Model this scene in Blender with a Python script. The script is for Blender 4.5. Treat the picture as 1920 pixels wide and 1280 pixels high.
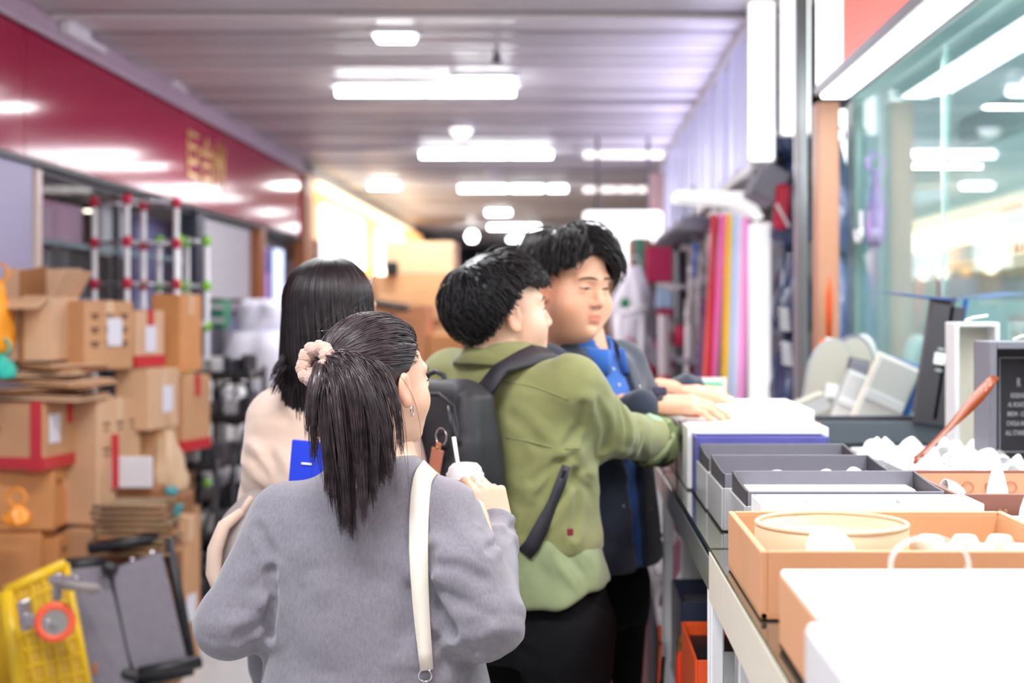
import bpy, bmesh, math, random
import numpy as np
from mathutils import Vector, Matrix, Euler

random.seed(7)
rng = np.random.default_rng(7)
SC = bpy.context.scene
COL = SC.collection
for _o in list(bpy.data.objects):
    bpy.data.objects.remove(_o, do_unlink=True)

# ------------------------------------------------------------------ camera
# 50 mm lens, level camera 1.55 m above the floor, looking down the aisle (+Y)
F = 2666.7; CX = 1068.0; CY = 590.0; ZC = 1.55
cam_d = bpy.data.cameras.new('camera'); cam = bpy.data.objects.new('camera', cam_d); COL.objects.link(cam)
cam.location = (0, 0, ZC); cam.rotation_euler = (math.radians(90), 0, 0)
cam_d.lens = 50; cam_d.sensor_width = 36; cam_d.clip_start = 0.05; cam_d.clip_end = 200
cam_d.shift_x = -(CX - 960) / 1920; cam_d.shift_y = -(640 - CY) / 1920
cam_d.dof.use_dof = True; cam_d.dof.focus_distance = 2.5; cam_d.dof.aperture_fstop = 2.5
SC.camera = cam
# ------------------------------------------------------------------ view, world
SC.view_settings.view_transform = 'Standard'; SC.view_settings.look = 'None'
SC.view_settings.gamma = 1.0; SC.view_settings.use_curve_mapping = False
SC.view_settings.exposure = EXPO = 0.45
W = bpy.data.worlds.new('world'); SC.world = W; W.use_nodes = True
W.node_tree.nodes['Background'].inputs[0].default_value = (0.93, 0.95, 1.0, 1)
W.node_tree.nodes['Background'].inputs[1].default_value = 0.34

def area(name, loc, size, power, color=(1, 1, 1), rot=(0, 0, 0)):
    d = bpy.data.lights.new(name, 'AREA'); d.shape = 'RECTANGLE'; d.size, d.size_y = size
    d.energy = power; d.color = color
    o = bpy.data.objects.new(name, d); COL.objects.link(o); o.location = loc; o.rotation_euler = rot
    return o
# fluorescent rows under the ceiling: the light each tube fixture gives
for _y, _x, _p in ((-1.5, -0.7, 45), (1.6, -0.7, 45), (4.4, -0.9, 40), (9.15, -0.92, 32), (12.8, -0.74, 28), (16.3, -0.6, 24), (23.4, -0.9, 16)):
    area('tube_light', (_x, _y, 2.885), (1.2, 0.06), _p, (0.97, 0.98, 1.0))
# long light strip under the shop sign above the counter
area('sign_light', (1.015, 2.6, 2.37), (0.11, 5.4), 34, (0.98, 0.99, 1.0))
# bluish glow of the lit fluted fascia on the right
area('fascia_light', (0.80, 9.8, 2.62), (0.5, 5.6), 22, (0.70, 0.66, 1.0), (0, math.radians(105), 0))
# lamps inside the right-hand shop and the left-hand shop
area('shop_light', (2.0, 3.6, 2.75), (1.2, 3.0), 62, (0.96, 1.0, 1.0))
area('shop_light', (-3.5, 8.0, 2.75), (1.0, 3.0), 40, (0.98, 0.97, 1.0))

# ------------------------------------------------------------------ helpers
def lin(c):
    if isinstance(c, str):
        c = c.lstrip('#'); c = [int(c[i:i + 2], 16) / 255 for i in (0, 2, 4)]
    return tuple(((v + 0.055) / 1.055) ** 2.4 if v > 0.04045 else v / 12.92 for v in c)
def P(px, py, Y):
    return Vector(((px - CX) * Y / F, Y, ZC - (py - CY) * Y / F))
def PX(px, py, X):
    Y = X * F / (px - CX)
    return Vector((X, Y, ZC - (py - CY) * Y / F))

MATS = {}
def mat(name, col, rough=0.6, metal=0.0, var=0.0, vscale=8.0, bump=0.0, bscale=60.0, emit=0.0, ecol=None,
        sheen=0.0, coat=0.0, spec=0.5, stretch=None, trans=0.0, alpha=1.0, sss=0.0):
    if name in MATS: return MATS[name]
    m = bpy.data.materials.new(name); m.use_nodes = True; MATS[name] = m
    nt = m.node_tree; N = nt.nodes; L = nt.links; b = N['Principled BSDF']
    c = lin(col); b.inputs['Base Color'].default_value = (*c, 1)
    b.inputs['Roughness'].default_value = rough; b.inputs['Metallic'].default_value = metal
    b.inputs['Specular IOR Level'].default_value = spec
    if sheen: b.inputs['Sheen Weight'].default_value = sheen
    if coat: b.inputs['Coat Weight'].default_value = coat; b.inputs['Coat Roughness'].default_value = 0.06
    if trans: b.inputs['Transmission Weight'].default_value = trans
    if alpha < 1: b.inputs['Alpha'].default_value = alpha
    if sss:
        b.inputs['Subsurface Weight'].default_value = sss
        b.inputs['Subsurface Radius'].default_value = (0.012, 0.005, 0.003); b.inputs['Subsurface Scale'].default_value = 1.0
    if emit:
        b.inputs['Emission Color'].default_value = (*lin(ecol or col), 1); b.inputs['Emission Strength'].default_value = emit
    if var or bump:
        tc = N.new('ShaderNodeTexCoord'); mp = N.new('ShaderNodeMapping')
        L.new(tc.outputs['Object'], mp.inputs[0])
        if stretch: mp.inputs['Scale'].default_value = stretch
    if var:
        nz = N.new('ShaderNodeTexNoise'); nz.inputs['Scale'].default_value = vscale; nz.inputs['Detail'].default_value = 5
        L.new(mp.outputs[0], nz.inputs['Vector'])
        mr = N.new('ShaderNodeMapRange'); mr.inputs[1].default_value = 0.3; mr.inputs[2].default_value = 0.7
        mr.inputs[3].default_value = 1 - var; mr.inputs[4].default_value = 1 + var
        L.new(nz.outputs[0], mr.inputs[0])
        hs = N.new('ShaderNodeHueSaturation'); hs.inputs['Color'].default_value = (*c, 1)
        L.new(mr.outputs[0], hs.inputs['Value']); L.new(hs.outputs[0], b.inputs['Base Color'])
    if bump:
        n2 = N.new('ShaderNodeTexNoise'); n2.inputs['Scale'].default_value = bscale; n2.inputs['Detail'].default_value = 3
        L.new(mp.outputs[0], n2.inputs['Vector'])
        bp = N.new('ShaderNodeBump'); bp.inputs['Strength'].default_value = bump; bp.inputs['Distance'].default_value = 0.004
        L.new(n2.outputs[0], bp.inputs['Height']); L.new(bp.outputs[0], b.inputs['Normal'])
    return m

def glass(name, tint=(0.9, 0.96, 0.96), rough=0.02, boost=1.0):
    if name in MATS: return MATS[name]
    m = bpy.data.materials.new(name); m.use_nodes = True; MATS[name] = m
    nt = m.node_tree; N = nt.nodes; L = nt.links; N.clear()
    out = N.new('ShaderNodeOutputMaterial'); mix = N.new('ShaderNodeMixShader'); tr = N.new('ShaderNodeBsdfTransparent')
    gl = N.new('ShaderNodeBsdfGlossy'); fr = N.new('ShaderNodeLayerWeight'); fr.inputs[0].default_value = 0.5; pw = N.new('ShaderNodeMath'); pw.operation = 'POWER'; pw.inputs[1].default_value = 5.0
    ad = N.new('ShaderNodeMath'); ad.operation = 'MULTIPLY_ADD'; ad.inputs[1].default_value = 0.96; ad.inputs[2].default_value = 0.04
    L.new(fr.outputs['Facing'], pw.inputs[0]); L.new(pw.outputs[0], ad.inputs[0])
    mu = N.new('ShaderNodeMath'); mu.operation = 'MULTIPLY'; mu.inputs[1].default_value = boost; mu.use_clamp = True
    tr.inputs[0].default_value = (*tint, 1); gl.inputs['Color'].default_value = (0.95, 1, 1, 1); gl.inputs['Roughness'].default_value = rough
    L.new(ad.outputs[0], mu.inputs[0]); L.new(mu.outputs[0], mix.inputs[0]); L.new(tr.outputs[0], mix.inputs[1]); L.new(gl.outputs[0], mix.inputs[2])
    L.new(mix.outputs[0], out.inputs[0])
    return m

class MB:
    def __init__(s): s.v = []; s.f = []
    def add(s, v, f):
        n = len(s.v); s.v += [tuple(p) for p in v]; s.f += [tuple(i + n for i in q) for q in f]; return s
    def box(s, c, size, rot=None, bev=0.0):
        hx, hy, hz = [d / 2 for d in size]; c = Vector(c)
        R = rot if isinstance(rot, Matrix) else (Matrix.Rotation(rot, 3, 'Z') if rot else Matrix.Identity(3))
        b = min(bev, hx * .9, hy * .9, hz * .9)
        S = [(x, y, z) for x in (-1, 1) for y in (-1, 1) for z in (-1, 1)]
        H = (hx, hy, hz)
        if b <= 0:
            v = [c + R @ Vector([q[k] * H[k] for k in range(3)]) for q in S]
            f = [(0, 1, 3, 2), (4, 6, 7, 5), (0, 4, 5, 1), (2, 3, 7, 6), (0, 2, 6, 4), (1, 5, 7, 3)]
            return s.add(v, f)
        v = []; idx = {}
        for q in S:
            for a in range(3):
                idx[q, a] = len(v)
                v.append(Vector([q[k] * (H[k] if k == a else H[k] - b) for k in range(3)]))
        f = []
        for a in range(3):
            o1, o2 = [k for k in range(3) if k != a]
            for sg in (-1, 1):
                qs = []
                for (p1, p2) in ((-1, -1), (1, -1), (1, 1), (-1, 1)):
                    q = [0, 0, 0]; q[a] = sg; q[o1] = p1; q[o2] = p2; qs.append(idx[tuple(q), a])
                f.append(qs)
            for p1 in (-1, 1):
                for p2 in (-1, 1):
                    q = [0, 0, 0]; q[o1] = p1; q[o2] = p2
                    qa = list(q); qa[a] = -1; qb = list(q); qb[a] = 1
                    f.append([idx[tuple(qa), o1], idx[tuple(qb), o1], idx[tuple(qb), o2], idx[tuple(qa), o2]])
        for q in S: f.append([idx[q, 0], idx[q, 1], idx[q, 2]])
        ff = []
        for q in f:
            n = (v[q[1]] - v[q[0]]).cross(v[q[2]] - v[q[0]]); m = sum((v[i] for i in q), Vector())
            ff.append(q if n.dot(m) > 0 else q[::-1])
        return s.add([c + R @ p for p in v], ff)
    def tube(s, pts, r, n=8, cap=True, flat=1.0, up=None):
        pts = [Vector(p) for p in pts]; k = len(pts)
        rr = r if isinstance(r, (list, tuple)) else [r] * k
        v = []; f = []; pu = None
        for i, p in enumerate(pts):
            t = (pts[min(i + 1, k - 1)] - pts[max(i - 1, 0)]); t = t.normalized() if t.length > 1e-9 else Vector((0, 0, 1))
            if pu is None:
                a = Vector(up) if up else (Vector((0, 0, 1)) if abs(t.z) < .9 else Vector((1, 0, 0)))
                pu = (a - t * a.dot(t)).normalized()
            else:
                pu = (pu - t * pu.dot(t)); pu = pu.normalized() if pu.length > 1e-6 else t.orthogonal().normalized()
            w = t.cross(pu)
            for j in range(n):
                a = 2 * math.pi * j / n
                v.append(p + pu * (math.cos(a) * rr[i]) * flat + w * (math.sin(a) * rr[i]))
        for i in range(k - 1):
            for j in range(n):
                f.append((i * n + j, i * n + (j + 1) % n, (i + 1) * n + (j + 1) % n, (i + 1) * n + j))
        if cap:
            f.append(tuple(range(n - 1, -1, -1))); f.append(tuple(range((k - 1) * n, k * n)))
        return s.add(v, f)
    def lathe(s, prof, c=(0, 0, 0), n=24, R=None):
        c = Vector(c); v = []; f = []; k = len(prof)
        for (r, z) in prof:
            for j in range(n):
                a = 2 * math.pi * j / n; p = Vector((r * math.cos(a), r * math.sin(a), z))
                v.append(c + (R @ p if R else p))
        for i in range(k - 1):
            for j in range(n):
                f.append((i * n + j, i * n + (j + 1) % n, (i + 1) * n + (j + 1) % n, (i + 1) * n + j))
        if prof[0][0] > 1e-5: f.append(tuple(range(n - 1, -1, -1)))
        if prof[-1][0] > 1e-5: f.append(tuple(range((k - 1) * n, k * n)))
        return s.add(v, f)
    def torus(s, c, R, r, ax=(0, 0, 1), n=28, m=8, a0=0, a1=2 * math.pi):
        ax = Vector(ax).normalized(); u = ax.orthogonal().normalized(); w = ax.cross(u); c = Vector(c)
        full = abs(a1 - a0 - 2 * math.pi) < 1e-4
        pts = [c + (u * math.cos(a0 + (a1 - a0) * i / n) + w * math.sin(a0 + (a1 - a0) * i / n)) * R for i in range(n + 1)]
        return s.tube(pts, r, m, cap=not full)
    def quad(s, a, b, c, d, th=0.002):
        a, b, c, d = map(Vector, (a, b, c, d)); n = (b - a).cross(d - a).normalized() * th / 2
        return s.add([a - n, b - n, c - n, d - n, a + n, b + n, c + n, d + n],
                     [(0, 3, 2, 1), (4, 5, 6, 7), (0, 1, 5, 4), (1, 2, 6, 5), (2, 3, 7, 6), (3, 0, 4, 7)])
    def ribbon(s, pts, w, nrm, th=0.003):
        """flat strap along pts; nrm = surface normals, w = width"""
        k = len(pts); v = []; f = []
        for i in range(k):
            p = Vector(pts[i]); t = (Vector(pts[min(i + 1, k - 1)]) - Vector(pts[max(i - 1, 0)])).normalized()
            n = Vector(nrm[i]); n = (n - t * n.dot(t)).normalized(); sd = t.cross(n) * (w[i] if isinstance(w, (list, tuple)) else w) / 2
            v += [p - sd, p + sd, p + sd + n * th, p - sd + n * th]
        for i in range(k - 1):
            for j in range(4):
                f.append((i * 4 + j, i * 4 + (j + 1) % 4, (i + 1) * 4 + (j + 1) % 4, (i + 1) * 4 + j))
        f.append((3, 2, 1, 0)); f.append(tuple(range((k - 1) * 4, k * 4)))
        return s.add(v, f)
    def build(s, name, m, parent=None, smooth=False):
        me = bpy.data.meshes.new(name); me.from_pydata(s.v, [], s.f)
        if smooth: me.polygons.foreach_set('use_smooth', [True] * len(me.polygons))
        bm = bmesh.new(); bm.from_mesh(me); bmesh.ops.recalc_face_normals(bm, faces=bm.faces[:]); bm.to_mesh(me); bm.free()
        o = bpy.data.objects.new(name, me); COL.objects.link(o); me.materials.append(m)
        if parent:
            o.parent = parent
            o.matrix_parent_inverse = parent.matrix_basis.inverted()
        return o

def tag(o, label=None, cat=None, group=None, kind=None):
    if label: o['label'] = label
    if cat: o['category'] = cat
    if group: o['group'] = group
    if kind: o['kind'] = kind
    return o
def thing(name, label, cat, loc=(0, 0, 0), group=None):
    o = bpy.data.objects.new(name, None); COL.objects.link(o); o.location = loc; o.empty_display_size = 0.1
    return tag(o, label, cat, group)
def part(name, mb, m, parent, smooth=False, label=None):
    o = mb.build(name, m, parent, smooth)
    if label: o['label'] = label
    return o
def text(s, name, m, size, loc, rot, parent=None, depth=0.001, cond=1.0, align='LEFT'):
    cu = bpy.data.curves.new(name, 'FONT'); cu.body = s; cu.size = size; cu.extrude = depth; cu.align_x = align; cu.resolution_u = 3
    t = bpy.data.objects.new(name, cu); COL.objects.link(t)
    dg = bpy.context.evaluated_depsgraph_get(); me = bpy.data.meshes.new_from_object(t.evaluated_get(dg))
    bpy.data.objects.remove(t); me.transform(Matrix.Scale(cond, 4, (1, 0, 0)))
    o = bpy.data.objects.new(name, me); COL.objects.link(o); me.materials.clear(); me.materials.append(m)
    R = rot if isinstance(rot, Matrix) else Euler(rot).to_matrix()
    me.transform(Matrix.Translation(loc) @ R.to_4x4())
    if parent:
        o.parent = parent; o.matrix_parent_inverse = parent.matrix_basis.inverted()
    return o
def struct(name, mb, m, label, parent=None):
    o = mb.build(name, m, parent)
    if not parent: tag(o, label, None, None, 'structure')
    return o
def instance(me, name, parent, loc, rotz=0):
    o = bpy.data.objects.new(name, me); COL.objects.link(o); o.location = loc; o.rotation_euler = (0, 0, rotz)
    if parent:
        o.parent = parent; o.matrix_parent_inverse = parent.matrix_basis.inverted()
    return o
# ================================================================== setting
M = mat
m_floor = mat('floor_tile_grey', '#c9c6c6', 0.22, var=0.05, vscale=2.5)
m_floor_dark = mat('floor_tile_dark', '#3c4652', 0.25, var=0.08)
m_grout = mat('grout', '#8f8c8c', 0.8)
m_slat = mat('ceiling_slat_paint', '#dcd8da', 0.4, var=0.06, vscale=1.3, stretch=(0.3, 1, 1))
m_void = mat('ceiling_void', '#4b474c', 0.9)
m_red = mat('red_gloss_panel', '#a4003f', 0.12, spec=0.17, var=0.03, vscale=0.7)
m_mauve = mat('mauve_bulkhead', '#b79fb0', 0.5, var=0.04)
m_pale = mat('pale_trim', '#cdbccb', 0.35)
m_black = mat('black_metal', '#17171b', 0.45)
m_dark = mat('dark_metal', '#34343c', 0.45, var=0.06)
m_purple = mat('lilac_panel', '#a9a5c4', 0.5, var=0.03, vscale=1.5)
m_purple2 = mat('violet_panel', '#8d83b4', 0.5, var=0.04)
m_white = mat('white_paint', '#eeedf0', 0.45)
m_offw = mat('off_white', '#d9d7d9', 0.5, var=0.03)
m_steel = mat('brushed_steel', '#b9b9bd', 0.28, metal=0.85, var=0.06, vscale=3)
m_chrome = mat('chrome', '#d8d8dc', 0.12, metal=1.0)
m_wood = mat('brown_wood', '#a8683f', 0.4, var=0.12, vscale=4, stretch=(1, 1, 0.15))
m_peach = mat('peach_panel', '#b98468', 0.4, var=0.05, vscale=1.5)
m_glass = glass('shop_glass', boost=0.85)
m_glass_l = glass('left_shop_glass', (0.88, 0.9, 0.92), boost=0.9)
m_tube = mat('lit_tube', '#ffffff', 0.5, emit=14, ecol='#fbfdff')
m_tube_dim = mat('dim_tube', '#eae4e6', 0.5, emit=1.3, ecol='#fff2ee')
m_sign_lit = mat('lit_white_sign', '#ffffff', 0.5, emit=1.3, ecol='#ffffff')
m_sign_red = mat('lit_red_sign', '#ee6e66', 0.5, emit=0.95, ecol='#ff5c50')
m_gold_lit = mat('gold_lit', '#ffd28a', 0.4, emit=1.1, ecol='#ffb457')
m_bulb = mat('warm_bulb', '#fff3d8', 0.4, emit=6, ecol='#fff0d0')

LX = -2.5        # left shop plane
# floor: slab (grout) with tiles as pieces
fl = struct('floor', MB().box((-0.9, 14, -0.06), (7.4, 38, 0.1)), m_grout, 'pale grey tiled aisle floor with dark tile bands')
tile_me = {}
def tile_mesh(sx, sy, dark):
    k = (sx, sy, dark)
    if k not in tile_me:
        t = MB().box((0, 0, 0.0), (sx, sy, 0.02), bev=0.002).build('tile', m_floor_dark if dark else m_floor)
        tile_me[k] = t.data; bpy.data.objects.remove(t)
    return tile_me[k]
y = 2.0; row = 0
while y < 15.5:
    band = row in (8, 9)
    h = 0.12 if band else 0.6
    for i in range(7):
        x = -2.42 + i * 0.6 + 0.3
        instance(tile_mesh(0.594, h - 0.006, band or (row == 14)), 'tile', fl, (x, y + h / 2, 0.0))
    y += h; row += 1
struct('floor_far', MB().box((-0.9, 24.8, -0.005), (7.4, 18.4, 0.02)), m_floor, 'pale floor at the far end of the aisle')
struct('floor_near', MB().box((-0.9, -1.5, -0.005), (7.4, 6.9, 0.02)), m_floor, 'pale floor under the camera')

# ceiling with separate slats
ce = struct('ceiling', MB().box((-0.7, 14, 3.1), (7.2, 38, 0.06)), m_void, 'grey linear metal slat ceiling')
slat_me = []
for k in range(3):
    t = MB().box((0, 0, 0), (3.62, (0.112, 0.104, 0.118)[k], 0.034), bev=0.008).build('slat', (m_slat, mat('ceiling_slat_shaded', '#b4afb3', 0.4, var=0.06, vscale=1.3, stretch=(0.3, 1, 1)), mat('ceiling_slat_half_shaded', '#cac6c9', 0.4, var=0.06, vscale=1.3, stretch=(0.3, 1, 1)))[k])  # darker slat greys put the ceiling's stripe shading into the colour
    slat_me.append(t.data); bpy.data.objects.remove(t)
y = -2.0; i = 0
while y < 31:
    o = instance(slat_me[random.choice((0, 0, 1, 2))], 'slat', ce, (-0.68, y, 3.0 + random.uniform(-.006, .006) - (0.014 if i % 9 == 4 else 0)))
    o.rotation_euler = (random.uniform(-.09, .09) + (0.07 if i % 9 == 4 else 0), random.uniform(-.003, .003), 0)
    y += 0.152; i += 1

# left: bulkhead, red glossy fascia panels, dark edge
struct('trim_1', MB().box((LX - 0.02, 9.2, 2.945), (0.10, 8.1, 0.15), bev=0.004).box((LX - 0.02, 2.5, 2.945), (0.10, 5.3, 0.15), bev=0.004), m_mauve, 'mauve bulkhead strip above the red shop fascia')
struct('trim_2', MB().box((LX + 0.035, 7.4, 2.872), (0.02, 11.7, 0.018), bev=0.004), m_pale, 'pale thin edge strip along the top of the red fascia')
fa = thing('shop_fascia', 'long glossy crimson shop fascia with gold lettering along left side', 'fascia', (LX, 8, 2.275))
for (a, b) in ((1.7, 4.1), (4.1, 6.5), (6.5, 8.9), (8.9, 11.3), (11.3, 13.25)):
    part('panel', MB().box((LX - 0.02, (a + b) / 2, 2.57), (0.06, b - a - 0.006, 0.585), bev=0.003), m_red, fa)
part('edge', MB().box((LX - 0.03, 7.45, 2.262), (0.09, 11.6, 0.022)), m_black, fa)
text('巨合州', 'lettering', mat('gold_letter', '#c79a3a', 0.3, metal=0.6), 0.36, (LX + 0.012, 9.2, 2.47), (math.pi / 2, 0, math.pi / 2), fa, 0.006)
# small cable clips / white boxes on the bulkhead
for k, (px, py, X) in enumerate(((142, 60, LX + 0.05), (328, 156, LX + 0.05))):
    p = PX(px, py, X)
    c = thing('junction_box', ('larger white junction box with stub on left bulkhead nearest camera', 'smaller pale junction box further along left bulkhead')[k], 'junction box', p)
    s = (1.0, 0.6)[k]
    part('case', MB().box((p.x, p.y, p.z), (0.05, 0.34 * s, 0.075 * s), bev=0.008), m_white, c)
    part('stub', MB().box((p.x, p.y + 0.3 * s, p.z - 0.012), (0.03, 0.26 * s, 0.035 * s), bev=0.006), m_white, c)

# left shop front below the fascia
wl = struct('wall_left', MB().box((-4.3, 8.5, 1.5), (0.1, 12, 3.0)).box((-3.4, 14.2, 1.15), (1.8, 0.1, 2.3)), mat('shop_inner_wall', '#9a979c', 0.7, var=0.05), 'grey inner wall of the left shop')
pn = struct('wall_left_panel', MB().box((LX - 0.05, 5.35, 1.125), (0.08, 2.6, 2.25), bev=0.004), m_purple, 'lilac wall panel at the left edge')
tr = struct('trim_3', MB().box((LX - 0.03, 6.7, 1.12), (0.07, 0.07, 2.24), bev=0.008), mat('cream_post', '#dcc9bd', 0.35), 'cream post beside the lilac panel')
# dark inner soffit of the shop with small spotlights
struct('ceiling_shop', MB().box((-3.4, 9.9, 2.24), (1.75, 6.4, 0.03)), m_dark, 'dark soffit inside the left shop')
win = thing('window_1', None, None, (LX - 0.04, 8.1, 0)); tag(win, 'large glass pane of the left shop front', None, None, 'structure')
part('pane', MB().box((LX - 0.05, 8.1, 1.13), (0.01, 2.76, 2.2)), m_glass_l, win)
part('mullion', MB().box((LX - 0.05, 8.0, 1.13), (0.035, 0.03, 2.2)), m_dark, win)
part('rail', MB().box((LX - 0.05, 8.1, 1.905), (0.03, 2.76, 0.025)), mat('teal_rail', '#4f6a72', 0.4), win)
struct('trim_4', MB().box((LX - 0.03, 9.62, 1.12), (0.08, 0.2, 2.24), bev=0.006), mat('navy_column', '#2a2c3a', 0.4), 'dark navy column between shop window and shutter')
# roller shutter: slats
sh = thing('door_1', None, None, (LX - 0.06, 10.5, 0)); tag(sh, 'half lowered grey roller shutter above violet panel', None, None, 'structure')
t = MB().box((0, 0, 0), (0.02, 1.62, 0.052), bev=0.006).build('shutter_slat', m_offw); sm = t.data; bpy.data.objects.remove(t)
for k in range(10):
    instance(sm, 'shutter_slat', sh, (LX - 0.06, 10.55, 2.20 - k * 0.056))
part('bottom_bar', MB().box((LX - 0.05, 10.55, 1.615), (0.05, 1.64, 0.06), bev=0.008), mat('pink_grey', '#b7a3ad', 0.5), sh)
part('door_leaf', MB().box((LX - 0.12, 10.55, 0.8), (0.03, 1.62, 1.58), bev=0.004), m_purple2, sh)
struct('trim_5', MB().box((LX - 0.02, 11.5, 1.12), (0.09, 0.22, 2.24), bev=0.008), m_wood, 'brown timber post left of the lit posters')
# posters in the next window
pw = thing('window_2', None, None, (LX - 0.1, 12.3, 0)); tag(pw, 'dark framed window with blue and pink lit posters', None, None, 'structure')
part('frame', MB().box((LX - 0.12, 12.4, 1.12), (0.04, 1.56, 2.24)), m_dark, pw)
for (yy, w, c1, e) in ((11.98, 0.36, '#b07fd8', 0.9), (12.62, 0.36, '#c9d6f6', 1.2)):
    part('poster', MB().box((LX - 0.085, yy, 1.82), (0.02, w, 0.62), bev=0.01), mat('poster_' + c1, c1, 0.4, emit=e, var=0.25, vscale=5), pw)
part('poster', MB().box((LX - 0.07, 11.96, 2.0), (0.02, 0.28, 0.2), bev=0.01), mat('poster_blue', '#4a45c0', 0.4, emit=0.5), pw)
struct('trim_6', MB().box((LX - 0.02, 13.42, 1.45), (0.12, 0.34, 2.9), bev=0.01), m_wood, 'tall brown wooden post at the end of the red fascia')

# gold lit shop beyond
gs = thing('gold_shop_sign', 'brightly lit golden shop sign with white light panels beyond red fascia', 'sign', (LX, 18, 2.1))
part('backing', MB().box((LX - 0.1, 18.1, 2.5), (0.1, 8.9, 0.75), bev=0.01), mat('gold_board', '#e0a060', 0.35, emit=0.22, ecol='#ff9c40'), gs)
part('light_panel', MB().box((LX + 0.02, 15.6, 2.37), (0.1, 2.5, 0.60), bev=0.02), m_sign_lit, gs)
part('light_panel', MB().box((LX + 0.10, 19.2, 2.35), (0.1, 2.4, 0.62), bev=0.02), m_sign_lit, gs)
part('glow_strip', MB().box((LX + 0.06, 18.0, 2.80), (0.08, 8.4, 0.08), bev=0.01), mat('warm_strip', '#fff0cc', 0.4, emit=1.8, ecol='#ffe6b8'), gs)
part('end_panel', MB().box((LX + 0.12, 21.6, 2.45), (0.1, 1.6, 0.7), bev=0.02), m_gold_lit, gs)
for k in range(7):
    part('bulb', MB().lathe([(0.0, -.07), (.05, -.05), (.07, 0), (.05, .05), (0, .07)], (LX + 0.12, 14.0 + k * 1.0, 2.06 + 0.012 * (k % 3)), 12), m_bulb if k % 3 else m_gold_lit, gs, True)
struct('trim_7', MB().box((LX - 0.03, 18.1, 2.93), (0.14, 8.9, 0.13), bev=0.004), m_offw, 'pale bulkhead above the gold sign')
area('gold_light', (LX + 0.35, 17.5, 2.5), (0.3, 5), 20, (1.0, 0.68, 0.38), (0, math.radians(-100), 0))
struct('wall_left_far', MB().box((LX - 0.25, 18.3, 1.05), (0.08, 9.2, 2.1)).box((LX - 0.2, 27, 1.5), (0.1, 9, 3.0)), mat('far_wall', '#7b6f80', 0.7, var=0.1, vscale=2), 'dim far shop fronts on the left')
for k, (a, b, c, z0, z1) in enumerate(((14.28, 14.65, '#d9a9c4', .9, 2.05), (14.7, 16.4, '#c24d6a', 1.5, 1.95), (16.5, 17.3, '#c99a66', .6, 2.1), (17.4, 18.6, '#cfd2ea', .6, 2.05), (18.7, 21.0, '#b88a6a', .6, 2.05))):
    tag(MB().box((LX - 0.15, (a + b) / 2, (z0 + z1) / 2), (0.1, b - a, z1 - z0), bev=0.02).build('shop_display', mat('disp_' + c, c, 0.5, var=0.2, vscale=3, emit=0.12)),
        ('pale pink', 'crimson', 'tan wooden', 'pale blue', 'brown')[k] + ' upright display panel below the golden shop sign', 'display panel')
# far end of the aisle
struct('wall_far', MB().box((-0.8, 32, 1.5), (8, 0.2, 3.2)), mat('far_dark', '#45404b', 0.8, var=0.2, vscale=0.8), 'dark far end of the aisle')

# ------------------------------------------------------------------ ceiling lights
def tube_fixture(Y, x0, x1, label, seg=1, z=2.93, lit=True, r=0.045):
    t = thing('tube_light_fixture', label, 'ceiling light', ((x0 + x1) / 2, Y, z))
    part('housing', MB().box(((x0 + x1) / 2, Y, z + 0.035), (x1 - x0 + 0.06, 0.10, 0.03), bev=0.006), m_white, t)
    w = (x1 - x0) / seg
    for k in range(seg):
        part('tube', MB().tube([(x0 + k * w + .012, Y, z - 0.012), (x0 + (k + 1) * w - .012, Y, z - 0.012)], r * .6, 12), m_tube if lit else m_tube_dim, t, True)
    return t
def wx(px, Y): return (px - CX) * Y / F
def ty(py, z=2.918): return (z - ZC) * F / (CY - py)
for (a, b, py, seg, lab, lit) in (
        (628, 968, 172, 2, 'long double tube light nearest in the middle of the slat ceiling', True),
        (852, 962, 157, 2, 'short lit tube just before the nearest long ceiling light', True),
        (787, 1037, 290, 3, 'three piece tube light in the second ceiling row', True),
        (1092, 1245, 291, 1, 'dim tube at the right end of the second ceiling row', False),
        (690, 750, 349, 1, 'short isolated tube at left of the third ceiling row', True),
        (860, 952, 354, 1, 'left tube of the bright trio in third ceiling row', True),
        (957, 1020, 354, 1, 'middle tube of the bright trio in third ceiling row', True),
        (1026, 1064, 354, 1, 'right short tube of the bright trio in third ceiling row', True),
        (1092, 1226, 356, 4, 'dim reddish segmented tube right of third ceiling row', False),
        (911, 958, 399, 1, 'small tube in the fourth ceiling row', True),
        (916, 1012, 426, 1, 'long tube above the hair of the dark haired man', True),
        (952, 998, 449, 1, 'far small tube left of the tall man', True)):
    Y = ty(py); tube_fixture(Y, wx(a, Y), wx(b, Y), lab, seg, 2.93, lit)
for _y, _x, _lab in ((-1.5, -0.7, 'tube light behind the camera'), (1.6, -0.7, 'tube light above the camera'), (4.4, -0.9, 'tube light just in front above the women')):
    tube_fixture(_y, _x - .6, _x + .6, _lab, 1, 2.93, True)
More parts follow.
